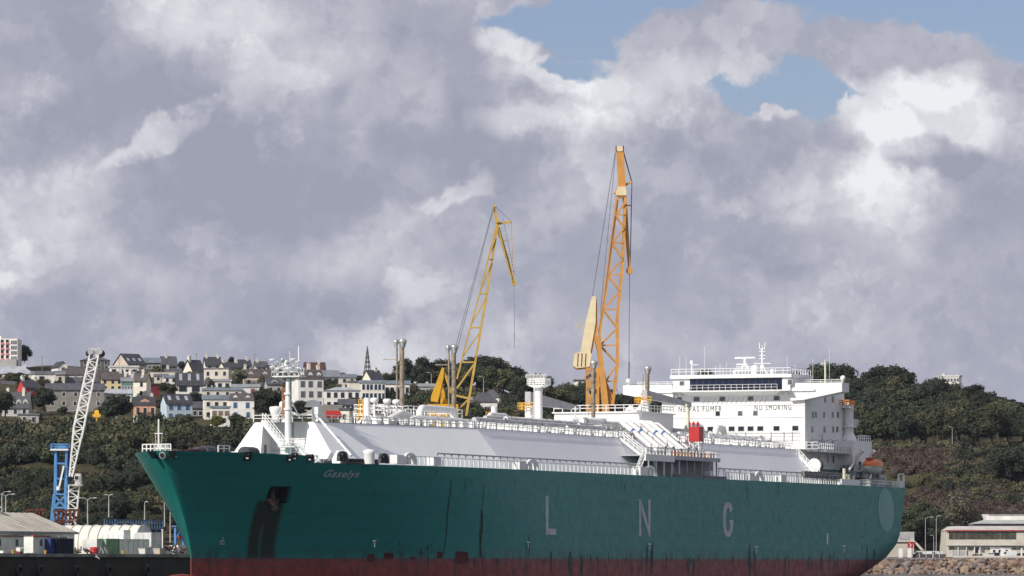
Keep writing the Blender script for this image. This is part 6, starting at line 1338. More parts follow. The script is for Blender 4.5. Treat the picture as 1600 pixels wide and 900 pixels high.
def clutter(label, cl, u, yo, n, R0, hh, name='scrap_pile', cat='scrap pile'):
    o = qthing(name, u, yo, label, cat)
    for i in range(n):
        m = MB(); x, y = random.uniform(-R0,R0), random.uniform(-.8,.8); z = random.uniform(0,hh); a = random.uniform(0,3); L = random.uniform(.4,1.0)
        m.bar((x-L*math.cos(a),y,z+.1),(x+L*math.cos(a),y+.2,z+.1+L*math.sin(a)), random.uniform(.12,.3)); m.build('scrap_bar', random.choice(cl), o)
    return o
clutter('tangle of dark poles and posts on the quay between the navy container and the hangar', (DARK,MGREY,WOODP), 130, 2, 16, 3.5, .5)
clutter('dark heap of gear on the quay before the blue gantry', (DARK,DRED,MGREY), 268, 1.5, 26, 4, .8)
small('grey_trestles',157,1.0,'pair of grey trestles beside the red drum','trestle',lambda o: [MB().bar((x,-.4,0),(x+.3,0,1.1),.1).bar((x+.6,-.4,0),(x+.3,0,1.1),.1).bar((x,.4,0),(x+.3,0,1.1),.1).bar((x-.2,0,1.1),(x+.9,0,1.1),.12).build('trestle_frame', LGREY, o) for x in (-1.2,.2,1.5)])
small('white_post',254,1.5,'tall white post on the quay right of the grey shed','post',lambda o: (MB().tube((0,0,0),(0,0,3.9), .12, 8).build('post', CW, o), MB().tube((0,0,3.8),(0,0,4.0), .2, 8).build('cap', WHITE2, o)))
bk_ = container('brick_hut','brownish hut with a white door panel behind the quay near the bow',252,273,848,PM('weathered_brick', (.30,.17,.10), .85, .35, 1.5),6,3,'hut',rib=False); m = MB(); m.box(7.2-3.5,7.2-2.2,-.12,-.02,0,1.6); m.build('door', CW, bk_)
ki = container('kiosk','white and red kiosk with cluttered lower half next to the bow',278,289,852,CW,2.0,2.5,'kiosk',rib=False); m = MB(); L = ki.children[0].dimensions.x; m.box(-.1,L+.1,-.3,.0,2.6,2.95); m.build('red_canopy', REDP, ki); m = MB(); m.box(0,L,-.12,-.02,.1,1.1); m.build('lower_panel', WALL['pink'], ki)
# blue railings behind hangar, blue gantry
BL = PM('crane_blue_paint', (.10,.27,.55), .45, .12, .5); BLD = PM('dusty_blue_paint', (.06,.13,.24), .6, .2, .5)
br_ = qthing('blue_walkway', 180, 24, 'dusty blue railed walkway behind the white hangar', 'walkway'); s = qs(br_); zt = (880-812)/s+EYE-GZ; m = MB(); L = ql(br_, 74); m.rail([(0,0,zt-1.3),(L,0,zt-1.3)], 1.3, 1.0, .07, lv=(1,.5)); m.rail([(0,2,zt-1.3),(L,2,zt-1.3)], 1.3, 1.0, .07, lv=(1,.5)); m.build('railing', BLD, br_); m = MB(); m.box(0,L,0,2,zt-1.55,zt-1.3)
for i in range(9): m.bar((L*i/8,.1,0),(L*i/8,.1,zt-1.5), .2)
m.build('deck_frame', BLD, br_)
bg_ = qthing('blue_gantry', 274, 4, 'bright blue lattice gantry half hidden by the tanker bow', 'gantry'); s = qs(bg_); zt = (880-823)/s+EYE-GZ; L = 9; m = MB()
for x in (0,3.0,6,9): m.bar((x,0,0),(x,0,zt), .3)
for k in range(3): m.bar((3*k,0,zt*.55),(3*k+3,0,zt), .16); m.bar((3*k+3,0,zt*.55),(3*k,0,zt), .16)
m.bar((0,0,zt),(L,0,zt), .3); m.bar((0,0,zt*.55),(L,0,zt*.55), .25); m.build('frame', BL, bg_); m = MB(); m.box(-.4,L,-.4,.4,zt,zt+.15); m.build('top_plate', BL, bg_)
# tyre fenders on the quay wall
for i, u in enumerate((-6,30,62,120,170,230)):
    o = qthing('tyre_fender', u, -.9, 'black tyre fender on the quay wall below ' + ('the leftmost site cabin','the plain pale cabin','the grey cabin','the hangar lean-to','the green container','the pale skip')[i], 'fender', 'tyre fenders along the quay wall', z=GZ-2.6); m = MB()
    for a in range(12): t0, t1 = R(30*a), R(30*a+30); m.tube((.75*math.cos(t0),0,.75*math.sin(t0)),(.75*math.cos(t1),0,.75*math.sin(t1)), .28, 8, caps=False)
    m.build('tyre', DARK, o); m = MB(); m.bar((0,.2,.7),(0,.7,2.3), .06); m.build('chain', DARK, o)

# ------------------------------------------------------------------ cranes
def AT(Y, o): 
    L = o.location
    return lambda u, v, dy=0.0: Vector(((u-800)/F*Y - L.x, dy, EYE+(HZ-v)*Y/F - L.z))
# blue tower crane with white boom
Yc = 905; c = thing('quay_crane', ((95-800)/F*Yc, Yc, GZ), 'blue portal crane with a white lattice boom rising over the left houses', 'crane'); A_ = AT(Yc, c); s = px(Yc)
m = MB(); Dp = 3.0
for dy in (0, Dp):
    m.bar(A_(87,700,dy), A_(85.5,773,dy), .42); m.bar(A_(104,700,dy), A_(102,773,dy), .42); m.bar(A_(84,772,dy), A_(79,822,dy), .36); m.bar(A_(102,772,dy), A_(103,822,dy), .36)
    for v in (724,748,772,793): m.bar(A_(85,v,dy), A_(104,v,dy), .3)
    m.bar(A_(83,793,dy), A_(102,774,dy), .22); m.bar(A_(102,793,dy), A_(84,774,dy), .22); m.bar(A_(80,815,dy), A_(103,795,dy), .22); m.bar(A_(103,815,dy), A_(81,795,dy), .22)
for v in (700,724,748,772): m.bar(A_(87,v,0), A_(87,v,Dp), .3); m.bar(A_(104,v,0), A_(104,v,Dp), .3)
m.build('tower', BL, c)
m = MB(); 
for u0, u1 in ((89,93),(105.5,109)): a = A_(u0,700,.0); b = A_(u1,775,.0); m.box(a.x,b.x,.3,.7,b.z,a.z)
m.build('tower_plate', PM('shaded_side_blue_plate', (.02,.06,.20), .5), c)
m = MB(); a, b = A_(79,704,-.8), A_(107,701.5,3.6); m.box(a.x,b.x,-.8,3.8,a.z,b.z); m.build('platform_deck', WHITE2, c)
m = MB(); m.rail([A_(79,701.5,-.8), A_(107,701.5,-.8), A_(107,701.5,3.8), A_(79,701.5,3.8), A_(79,701.5,-.8)], .9, 1.0, .05); m.box(A_(90,703,0).x,A_(102,703,0).x,.2,2.6,A_(90,701,0).z,A_(90,696,0).z); m.build('platform_railing', BL, c)
m = MB(); m.lattice(A_(111.5,745,-1.2), A_(124,668,-1.2), .5, 1.8, .6, 1.5, 8, .12, .06); m.lattice(A_(124,668,-1.2), A_(150,547,-1.2), 1.8, 1.55, 1.5, 1.3, 13, .12, .06); m.build('boom', WHITE, c)
m = MB(); m.bar(A_(140,545,-1.2), A_(160,545,-1.2), .35); m.bar(A_(143,545,-1.6), A_(143,552,-1.6), .3); 
for u in (143,157): m.tube(A_(u,550,-2.3), A_(u,550,-.2), .55, 12)
m.build('boom_head', LGREY, c); m = MB(); m.tube(A_(141,553,-1.9), A_(141,553,-.8), .7, 12); m.tube(A_(159,553,-1.9), A_(159,553,-.8), .7, 12); m.build('sheave', DARK, c)
m = MB(); a, b = A_(118,757,-1), A_(127,740,-1); m.box(a.x,b.x,-1.5,1.5,a.z,b.z); m.box(A_(108,757,0).x,b.x+.2,-1.6,1.6,a.z-.3,a.z); m.build('machinery_cabin', PM('weathered_white_cabin', (.55,.54,.50), .6, .3, 1.2), c)
window(c, A_(121,747,-1.55), 0, .7, .7)
m = MB(); m.lattice(A_(116,758,0), A_(112,822,0), 1.9, 1.3, 1.5, 1.5, 7, .09, .06); m.bar(A_(92,765,-.5), A_(100,728,-.5), .3); m.tube(A_(91.5,766,-.5), A_(91.8,760,-.5), .35, 8); m.build('tie_rod', WHITE2, c)
m = MB(); m.tube(A_(158,549,-1.2), A_(152.6,641,-1.2), .035, 5); m.tube(A_(157,549,-1.0), A_(151.6,641,-1.0), .035, 5); m.build('hoist_rope', MGREY, c)
m = MB(); q = A_(152,648,-1.2); m.hexa([(q.x-.55,-1.5,q.z-.5),(q.x+.55,-1.5,q.z-.5),(q.x+.55,-.9,q.z-.5),(q.x-.55,-.9,q.z-.5),(q.x-.35,-1.4,q.z+.8),(q.x+.35,-1.4,q.z+.8),(q.x+.35,-1,q.z+.8),(q.x-.35,-1,q.z+.8)]); m.box(q.x-.75,q.x+.75,-1.45,-.95,q.z-.35,q.z+.05); m.tube((q.x,-1.2,q.z-.5),(q.x,-1.2,q.z-1.1), .15, 8); m.build('hook_block', YELP, c)
# rusty cradles
RU = PM('rust_red_steel', (.12,.035,.02), .8, .35, 1.0)
for (u0,u1,v0,v1,lab,Yq) in ((40,70,797,806,'rusty low steel cradle behind the ridge of the warehouse roof',880),(84,121,798,816,'rusty red steel cradle heaped at the foot of the blue crane',870)):
    a = at((u0+u1)/2, 826, Yq); o = thing('steel_cradle', (a.x,Yq,GZ), lab, 'steel cradle'); A2 = AT(Yq, o); m = MB()
    for dy in (0,2.5): m.bar(A2(u0,v0,dy), A2(u1,v0-1,dy), .35); m.bar(A2(u0+6,v1,dy), A2(u1-8,v1,dy), .3)
    n = 6
    for k in range(n): ua, ub = lerp(u0,u1,k/n), lerp(u0,u1,(k+1)/n); m.bar(A2(ua,v0,0), A2((ua+ub)/2,v1,0), .22); m.bar(A2(ub,v0,2.5), A2((ua+ub)/2,v1,2.5), .22); m.bar(A2(ua,v0,0), A2(ua+2,v0,2.5), .2)
    m.build('cradle_frame', RU, o); m = MB()
    for k in range(14): p_ = A2(random.uniform(u0+3,u1-3), random.uniform(v0+2,v1+3), random.uniform(0,2.5)); m.bar(p_, p_+Vector((random.uniform(-1,1),random.uniform(-1,1),random.uniform(-.6,.6))), random.uniform(.12,.4))
    m.build('loose_beam', random.choice((RU,RU)), o); m = MB()
    for u in (u0+8,u1-8): m.bar(A2(u,v1,1), A2(u,824,1), .35)
    m.build('leg', RU, o)
# yellow crane
Yy = 1000; c = thing('yellow_crane', ((722-800)/F*Yy, Yy, GZ), 'slim yellow level-luffing crane with a hanging beak, left of the taller orange one', 'crane'); A_ = AT(Yy, c)
YC = PM('crane_yellow_paint', (.52,.34,.075), .45, .12, .6); YCD = PM('golden_yellow_plate', (.62,.34,.02), .5, .1, .5)
RC = [(728.5,650),(747,540),(759,471),(777,354)]; LC = [(714,592),(727,540),(750,457),(775,354)]
m = MB()
for dy in (-1.3, 1.3):
    for a, b in zip(RC, RC[1:]): m.bar(A_(*a, dy*lerp(1,.4,(650-a[1])/300)), A_(*b, dy*lerp(1,.4,(650-b[1])/300)), .46 if dy < 0 else .32)
    for a, b in zip(LC, LC[1:]): m.bar(A_(*a, dy*lerp(1,.4,(650-a[1])/300)), A_(*b, dy*lerp(1,.4,(650-b[1])/300)), .27)
def onl(C, v): return float(np.interp(-v, [-p[1] for p in C], [p[0] for p in C]))
for v in (566,512,459,405): m.bar(A_(onl(LC,v),v,-1), A_(onl(RC,v)-.5,v,-1), .25); m.bar(A_(onl(LC,v),v,1), A_(onl(RC,v),v,1), .22)
for v0, v1 in ((558,518),(507,465),(455,410),(402,372)): m.bar(A_(onl(LC,v0),v0,-1), A_(onl(RC,v1),v1,-1), .22); m.bar(A_(onl(LC,v0),v0,1), A_(onl(RC,v1),v1,1), .2)
m.bar(A_(714,607,-1), A_(741,569,-1), .36); m.bar(A_(716,640,-1), A_(731,625,-1), .3); m.bar(A_(712,618,-1), A_(731,622.5,-1), .42)
m.build('boom', YC, c)
m = MB(); m.bar(A_(772,320,0), A_(776.5,352,0), .55); m.bar(A_(777,352,0), A_(803,441,0), .65); m.bar(A_(777,352,-1), A_(801,441,-.4), .25); m.bar(A_(774,350,0), A_(799,346.5,0), .42); m.tube(A_(776.5,345,-.8), A_(776.5,345,.8), .45, 14); m.tube(A_(803,442,-.4), A_(803,442,.4), .55, 14)
m.bar(A_(799,346,0), A_(800,375,0), .16); m.bar(A_(788,376,0), A_(800,374.5,0), .14); m.bar(A_(793,404,0), A_(801,402,0), .14); m.bar(A_(800,375,0), A_(802,425,0), .1); m.build('beak', YC, c)
m = MB(); m.tube(A_(772,321,0), A_(799,346,0), .06, 5); m.tube(A_(771,322,.5), A_(711,545,.5), .07, 5); m.tube(A_(772,322,-.5), A_(714,548,-.5), .07, 5); m.tube(A_(803,443,0), A_(804,542,0), .05, 5); m.bar(A_(803.6,520,0), A_(804,542,0), .16); m.tube(A_(804,430,.6), A_(786,340,.6), .04, 5); m.build('rope', MGREY, c)
m = MB()
for k in range(16): a = A_(780+k*1.5,352+k*5.2,-.7); m.bar(a, a+Vector((.9,0,.1)), .06)
for k in range(40): v = 640-7*k; a = A_(onl(RC,v)-3,v,1.2); m.bar(a, a+Vector((.6,0,0)), .05)
m.build('ladder', PM('thin_grey_steel', (.3,.3,.3), .5), c)
m = MB()
for pl, dy in (([(691,574),(694,576),(693,592),(684,629),(673,627),(674,618)],-1.5),([(689,606),(692,604),(700,634),(694,660),(686,660),(690,630)],1.0)): m.prism([A_(u,v,dy) for u,v in pl], (0,.5,0))
m.bar(A_(693.5,580,-1), A_(705,614,-1), .42); m.bar(A_(693.5,600,-1), A_(688,612,-1), .3); m.bar(A_(688,612,-1), A_(690,640,-1), .25); m.build('gantry_frame', YCD, c)
m = MB(); a, b = A_(668,700,0), A_(716,632,0); m.box(a.x,b.x,-2.5,3.5,a.z,b.z); m.build('machine_house', YCD, c)
m = MB(); 
for u in (664,724):
    for dy in (-5,5): m.bar(A_(u,880,dy), A_((u+694)/2,700,dy*.5), .9)
m.build('portal_leg', YCD, c)
# big orange crane
Yo = 1050; c = thing('orange_crane', ((930-800)/F*Yo, Yo, GZ), 'tall orange dockyard crane with a cream counterweight arm towering above the ship', 'crane'); A_ = AT(Yo, c)
OC = PM('crane_orange_paint', (.60,.29,.07), .5, .12, .5, streak=.2); OL = PM('crane_cream_paint', (.78,.66,.42), .5, .08, .5)
RC = [(957,634),(965,570),(964.5,500),(973,407),(977,309)]; LC = [(955,634),(938,560),(937,519),(943,481),(950,430),(961.7,337),(965,309)]
m = MB()
for dy in (-1.5,1.5):
    for C_l, w in ((RC,.60),(LC,.50)):
        for a, b in zip(C_l, C_l[1:]): m.bar(A_(*a, dy*lerp(1,.6,(634-a[1])/330)), A_(*b, dy*lerp(1,.6,(634-b[1])/330)), w)
vsb = [625,596,569,540,513,484,455,430,405,380,357,336,318]
for k, (v0, v1) in enumerate(zip(vsb, vsb[1:])):
    for dy in (-1.3,1.3):
        C0, C1 = (LC, RC) if k % 2 else (RC, LC); m.bar(A_(onl(C0,v0),v0,dy), A_(onl(C1,v1),v1,dy), .38 if dy < 0 else .3)
    if k % 2 == 0: m.bar(A_(onl(LC,v1),v1,-1.3), A_(onl(RC,v1),v1,-1.3), .32)
    m.bar(A_(onl(RC,v0),v0,-1.3), A_(onl(RC,v1),v1,1.3), .22)
m.build('boom', OC, c)
m = MB(); m.prism([A_(964,309,-1.1),A_(977.5,309,-1.1),A_(977,296,-1.1),A_(964.5,296,-1.1)], (0,2.4,0)); m.prism([A_(966.5,298,-.8),A_(978,298,-.8),A_(974.5,237,-.8),A_(963,237,-.8)], (0,1.8,0)); m.prism([A_(972.5,306,-.3),A_(978.5,306,-.3),A_(981,340,-.3),A_(985.5,421,-.3),A_(982,426,-.3),A_(978,380,-.3)], (0,1.2,0)); m.tube(A_(983.5,423,-.5), A_(983.5,423,1.1), .7, 14)
m.bar(A_(975,290,0), A_(987.5,284,0), .45); m.bar(A_(960,303,0), A_(966,292,0), .3); m.bar(A_(958,303,0), A_(966,303,0), .3); m.bar(A_(976,321,0), A_(986.5,321,0), .25); m.build('boom_head', OC, c)
m = MB(); m.prism([A_(963,237,-.95),A_(973.5,237,-.95),A_(972.5,229,-.95),A_(964,229,-.95)], (0,2.1,0)); m.prism([A_(961,306,-1.35),A_(978,306,-1.35),A_(979,300,-1.35),A_(977,292.5,-1.35),A_(965,292.5,-1.35)], (0,2.7,0)); m.build('head_plate', OL, c)
m = MB(); 
for u in (962.5,973.8): m.bar(A_(u,228,-.9), A_(u,237,-.9), .22)
m.build('head_lamp_bracket', DRED, c)
m = MB(); m.tube(A_(961.5,237,0), A_(925.5,464,0), .06, 5); m.tube(A_(962,239,1), A_(938,490,1), .05, 5); m.tube(A_(974,236,0), A_(987.3,284,0), .1, 5); m.tube(A_(987.3,284,0), A_(984.5,422,0), .1, 5); m.tube(A_(973.6,236,.6), A_(986.8,284,.6), .08, 5); m.tube(A_(983.6,426,0), A_(982.8,565,0), .06, 5); m.tube(A_(983,565,0), A_(982.4,600,0), .13, 5); m.tube(A_(974,300,.8), A_(969,247,.8), .05, 5); m.tube(A_(960,600,0), A_(980,650,0), .05, 5); m.build('rope', PM('wire_rope', (.10,.10,.11), .6), c)
m = MB()
for k in range(62):
    v = 520-3.3*k; u = onl(LC, v)-3.2; m.bar(A_(u,v,-1.6), A_(u+1.6,v,-1.6), .1)
for dv in (0,): m.bar(A_(934,520,-1.6), A_(962,310,-1.6), .12)
m.build('ladder', OC, c)
m = MB(); arm = [(924.5,463.5),(931,464),(930.5,505),(922.5,551),(907,549),(914,508)]; m.prism([A_(u,v,-2.0) for u,v in arm], (0,.25,0)); m.prism([A_(u,v,-2.05) for u,v in [(905.5,549.5),(922.5,550),(924,555),(921,573.5),(901,576),(895,571.5),(897,554)]], (0,.3,0)); m.build('counterweight_plate', OL, c)
m = MB(); m.prism([A_(u,v,-1.74) for u,v in arm], (0,2.6,0)); m.prism([A_(u,v,-1.74) for u,v in [(931,464),(933,478),(934,515),(924.5,552),(922.5,551),(930.5,505)]], (0,2.6,0)); m.prism([A_(u,v,-1.74) for u,v in [(897,553),(924,553),(922,575.5),(901,577.5),(896,574)]], (0,3.2,0)); m.build('counterweight_arm', OC, c)
m = MB()
for u in (902.5,908.5,914.5): m.prism([A_(u,553,-2.12),A_(u+1.3,553,-2.12),A_(u+.3,573,-2.12),A_(u-1.0,573,-2.12)], (0,.08,0))
m.build('counterweight_slot', DRED, c)
# tower with oval openings
m = MB(); zt = lambda v: A_(0,v).z
def panel(u0, u1, v0, v1, dy, holes):      # plate with big openings
    xs = [A_(u0,0).x, lerp(A_(u0,0).x,A_(u1,0).x,.24), lerp(A_(u0,0).x,A_(u1,0).x,.80), A_(u1,0).x]; m.box(xs[0],xs[1],dy,dy+.3,zt(v1),zt(v0)); m.box(xs[2],xs[3],dy,dy+.3,zt(v1),zt(v0)); e = [v0] + [q for h in holes for q in h] + [v1]
    for a, b in zip(e[::2], e[1::2]): m.box(xs[1],xs[2],dy,dy+.3,zt(b),zt(a))
    for (a, b) in holes:
        for (px_, sx) in ((xs[1],1),(xs[2],-1)):
            for (vv, sz) in ((a,-1),(b,1)): m.prism([(px_,dy,zt(vv)),(px_+sx*.7,dy,zt(vv)),(px_,dy,zt(vv)+sz*.9)], (0,.3,0))
HO = [(577,597),(603,621),(628,644),(652,668),(676,692)]
for dy in (-2.2,1.8): panel(915.5,936,575,880,dy,HO)
m.box(A_(915.5,0).x,A_(917,0).x,-1.9,1.8,zt(880),zt(575)); m.box(A_(934,0).x,A_(936,0).x,-1.9,1.8,zt(880),zt(575)); m.prism([A_(u,v,-2.4) for u,v in [(928.5,521),(938.5,530),(951,635),(958,700),(964,880),(950,880),(944,700),(940,635),(936.2,585),(934,553),(930,535)]], (0,4.8,0)); m.prism([A_(u,v,-2.6) for u,v in [(940,700),(948,740),(956,700),(964,720),(968,880),(936,880)]], (0,5,0))
m.bar(A_(912,590,-2.5), A_(922,583,-2.5), .3); m.build('tower', OC, c)
m = MB(); m.lattice(A_(926,700,0), A_(926,578,0), 1.2,1.2,1.2,1.2,14,.09,.06); m.build('stair_tower', PM('thin_grey_steel', (.3,.3,.3), .5), c)
m = MB(); m.box(-6,7,-5,5,0,3); m.build('bogie_base', OC, c)
m = MB(); q = A_(908.5,509,-1); m.tube(q+Vector((-.4,0,0)), q+Vector((-.4,.3,0)), .9, 14); m.build('cable_drum', LGREY, c)

# ------------------------------------------------------------------ right-hand shore
def rock_mesh(seed):
    g = random.Random(seed); import bmesh
    bm = bmesh.new(); bmesh.ops.create_icosphere(bm, subdivisions=2, radius=1.0)
    pl = [Vector((g.gauss(0,1),g.gauss(0,1),g.gauss(0,.8))).normalized() for _ in range(9)]; ds = [g.uniform(.55,.85) for _ in pl]
    for v in bm.verts:
        for n_, d_ in zip(pl, ds):
            k = v.co.dot(n_)
            if k > d_: v.co -= n_*(k-d_)
        v.co *= 1 + g.uniform(-.03,.03)
    bm.normal_update(); me = bpy.data.meshes.new('boulder'); bm.to_mesh(me); bm.free(); return me
RK = [PM('brown_boulder', (.25,.165,.115), .9, .35, 1.1, c2=(.10,.065,.05), bump=.4, bscale=3), PM('tan_boulder', (.29,.22,.16), .9, .3, 1.1, c2=(.15,.10,.07), bump=.4, bscale=3), PM('grey_boulder', (.22,.18,.16), .9, .3, 1.1, c2=(.10,.08,.075), bump=.4, bscale=3)]
rocks = []
for i in range(12): me = rock_mesh(i); me.materials.append(RK[i % 3]); rocks.append(me)
nrk = 0
for row in range(6):
    u = 1335 + random.uniform(0,8)
    while u < 1660 and nrk < 296:
        Y = 1402.5 + row*2.7 + random.uniform(-.5,.5); z = -.1 + row*.80 + random.uniform(-.2,.25); r = random.choice((.75,.95,1.2,1.45,1.8)) if row < 5 else random.uniform(.6,1.0); k_ = random.randrange(12)
        o = inst('boulder', rocks[k_], None, ((u-800)/F*Y, Y, z), random.uniform(0,6.28), (r*random.uniform(.8,1.35), r, r*random.uniform(.6,.9))); o.rotation_euler = (random.uniform(-.5,.5),random.uniform(-.5,.5),random.uniform(0,6.28))
        tag(o, '%s boulder %s of rock armour %s' % (('brown','tan','greyish')[k_ % 3], ('at waterline','in the lower course','in the middle course','in the middle course','in the upper course','on the crest')[row], 'beside the tanker stern' if u < 1405 else 'below the office' if u < 1475 else 'below the factory' if u < 1540 else 'below the pickup'), 'boulder', 'boulders of the shore embankment'); nrk += 1; u += random.uniform(5.5,10)
SZ = GZ+.06
# factory
Yf = 1440; fa = thing('factory', ((1479-800)/F*Yf, Yf, SZ), 'long low cream factory with glazed strips and a red roof edge on the right shore', 'factory'); A_ = AT(Yf, fa)
CREAM = W_('cream_factory_wall', (.62,.58,.50)); X = lambda u: A_(u,0).x; Z = lambda v: A_(0,v).z
m = MB(); m.box(0,X(1700),0,26,0,Z(829)); m.build('wall', CREAM, fa)
m = MB(); m.hexa([(-.2,-.5,Z(829)),(X(1700),-.5,Z(829)),(X(1700),26,Z(829)),(-.2,26,Z(829)),(2,5,Z(822)),(X(1700),5,Z(822)),(X(1700),22,Z(822)),(2,22,Z(822))]); rr_ = m.build('roof', PM('pale_factory_roof', (.52,.49,.45), .7, .12, .3), fa)
m = MB(); m.box(-.4,X(1700),-.62,-.5,Z(829.6),Z(828.2)); m.build('red_edge_trim', REDP, fa)
m = MB(); m.hexa([(X(1520),6,Z(822)),(X(1700),6,Z(822)),(X(1700),16,Z(822)),(X(1520),16,Z(822)),(X(1523),6.2,Z(818)),(X(1700),6.2,Z(818)),(X(1700),16,Z(818)),(X(1523),16,Z(818))]); m.build('roof_step', PM('dark_step_grey', (.12,.12,.14), .6), fa)
m = MB(); m.hexa([(X(1522),5.5,Z(818)),(X(1700),5.5,Z(818)),(X(1700),22,Z(818)),(X(1522),22,Z(818)),(X(1545),12,Z(812)),(X(1700),12,Z(812)),(X(1700),20,Z(812)),(X(1545),20,Z(812))]); m.build('upper_roof', PM('pale_green_grey_roof', (.42,.43,.40), .6, .12, .3), fa)
m = MB(); m.box(X(1553),X(1700),22,34,0,Z(803)); m.prism([(X(1553),22,Z(803.3)),(X(1557),21.5,Z(802.4)),(X(1700),21.5,Z(802.4)),(X(1700),22,Z(803.5))], (0,12,0)); m.build('rear_hall', WALL['white'], fa)
GS = PM('brown_green_strip_glass', (.09,.085,.06), .35, .35, .5)
n = 44
for i in range(n):
    a, b = lerp(X(1482.5),X(1588),i/n), lerp(X(1482.5),X(1588),(i+1)/n); m = MB(); m.box(a+.03,b-.03,-.06,-.0,Z(842.8),Z(830.8)); m.build('strip_pane', random.choice((GS,GS,PM('dark_strip_glass', (.055,.055,.045), .25), PM('pale_strip_glass', (.14,.14,.12), .3))), fa)
n = 36
for i in range(n):
    a, b = lerp(X(1482.5),X(1640),i/n), lerp(X(1482.5),X(1640),(i+1)/n); m = MB(); m.box(a+.03,b-.03,-.06,-.0,Z(859),Z(853.5)); m.build('strip_pane', random.choice((GS,PM('dark_strip_glass', (.055,.055,.045), .25),PM('pale_strip_glass', (.14,.14,.12), .3))), fa)
m = MB(); m.box(0,X(1700),-.18,0,Z(853.4),Z(852.2)); m.build('canopy', MGREY, fa)
for (u0,u1,v0,v1,mt,nm_) in ((1488,1496,860,871.5,LGREY,'roller_door'),(1500,1510,860,871.5,LGREY,'roller_door'),(1524,1528,855,864,GLASS,'door'),(1534,1538,856,863,GLASSG,'door')): m = MB(); m.box(X(u0),X(u1),-.12,-.0,Z(v1),Z(v0)); m.build(nm_, mt, fa)
for u in (1497,1510,1522.5,1531,1548,1553): m = MB(); m.box(X(u)-.1,X(u)+.15,-.3,-.0,0,Z(855)); m.build('pilaster', WHITE2, fa)
# rooftop tank with railing
tk = thing('round_tank', ((1531-800)/F*1452, 1490, SZ), 'white round tank with a railed top rising behind the factory roof', 'tank'); A2 = AT(1452, tk)
tk.location = ((1531-800)/F*1490, 1490, SZ); s9 = px(1490); hz = (880-812)/s9+EYE-SZ; m = MB(); m.lathe((0,0,0), [(4.8,0),(4.8,hz),(4.4,hz+.5),(0,hz+1.5)], 28); m.build('tank_shell', WALL['white'], tk); m = MB()
pts = [(4.9*math.cos(a),4.9*math.sin(a),hz) for a in np.linspace(0,2*math.pi,17)]; m.rail(pts, 1.5, 1.9, .08); m.build('tank_railing', WHITE2, tk); m = MB(); m.bar((-4.6,-1.8,0),(-4.6,-1.8,hz), .3); m.bar((-4.2,-2.4,0),(-4.2,-2.4,hz+1), .2); m.build('ladder', WHITE2, tk)
# small building with sign
sb = thing('shore_office', ((1392-800)/F*1436, 1436, SZ), 'grey-topped cream office with faded lettering half hidden behind the tanker stern', 'building'); A_ = AT(1436, sb); X = lambda u: A_(u,0).x; Z = lambda v: A_(0,v).z
m = MB(); m.box(X(1385),X(1428),0,8,0,Z(846)); m.build('wall', W_('office_wall', (.52,.47,.42)), sb); m = MB(); m.box(X(1385),X(1428.5),-.2,8,Z(845),Z(831)); m.build('upper_floor', WALL['grey'], sb); m = MB(); m.box(X(1385),X(1430),-.6,8.3,Z(846.5),Z(845)); m.prism([(X(1427),-.3,Z(846)),(X(1431),-.3,Z(846)),(X(1444),-.3,Z(860)),(X(1439),-.3,Z(860))], (0,1.0,0)); m.build('white_beam', CREAM, sb)
vs_, fs_ = text_mb('ITIME', 1.0, bold=.03); x1 = max(p.x for p in vs_); y1 = max(p.y for p in vs_); m = MB(); m.box(X(1406.5),X(1420),-.26,-.2,Z(843.8),Z(839)); m.build('lettering_board', MGREY, sb); m = MB(); m.add([(X(1407)+(p.x/x1)*(X(1419.5)-X(1407)), -.28, Z(843.3)+(p.y/y1)*(Z(839.4)-Z(843.3))) for p in vs_], fs_); m.build('wall_lettering', LET, sb)
sg = thing('chevron_sign', ((1422.5-800)/F*1426, 1426, SZ), 'square red sign with a white chevron beside the office', 'sign'); A_ = AT(1426, sg); X = lambda u: A_(u,0).x; Z = lambda v: A_(0,v).z
m = MB(); m.box(X(1418),X(1427),0,.15,Z(856.5),Z(847)); m.build('sign_board', REDP, sg); m = MB(); m.prism([(X(1420.5),-.02,Z(849)),(X(1421.7),-.02,Z(849)),(X(1424.5),-.02,Z(852)),(X(1421.7),-.02,Z(855)),(X(1420.5),-.02,Z(855)),(X(1423.2),-.02,Z(852))], (0,-.05,0)); m.build('chevron', WHITE2, sg); m = MB(); m.bar((X(1419.5),.1,0),(X(1419.5),.1,Z(856)), .2); m.bar((X(1425.5),.1,0),(X(1425.5),.1,Z(856)), .2); m.build('sign_post', LGREY, sg)
for u, lab, w in ((1407.2,'white square gate pillar nearest the tanker stern',.55),(1421,'white square gate pillar under the red chevron sign',.5),(1566,'white square pillar between the pickup and the white van',.42),(1596,'slim white pillar at the right edge of the photo',.2)):
    Y = 1420; p = at(u,871,Y); o = thing('gate_pillar', (p.x,Y,SZ), lab, 'pillar'); h = (871-856.5)/px(Y)+.2; m = MB(); m.box(-w,w,-w,w,0,h); m.build('shaft', WALL['white'], o); m = MB(); m.box(-w-.06,w+.06,-w-.06,w+.06,h,h+.12); m.build('cap', WALL['grey'], o)
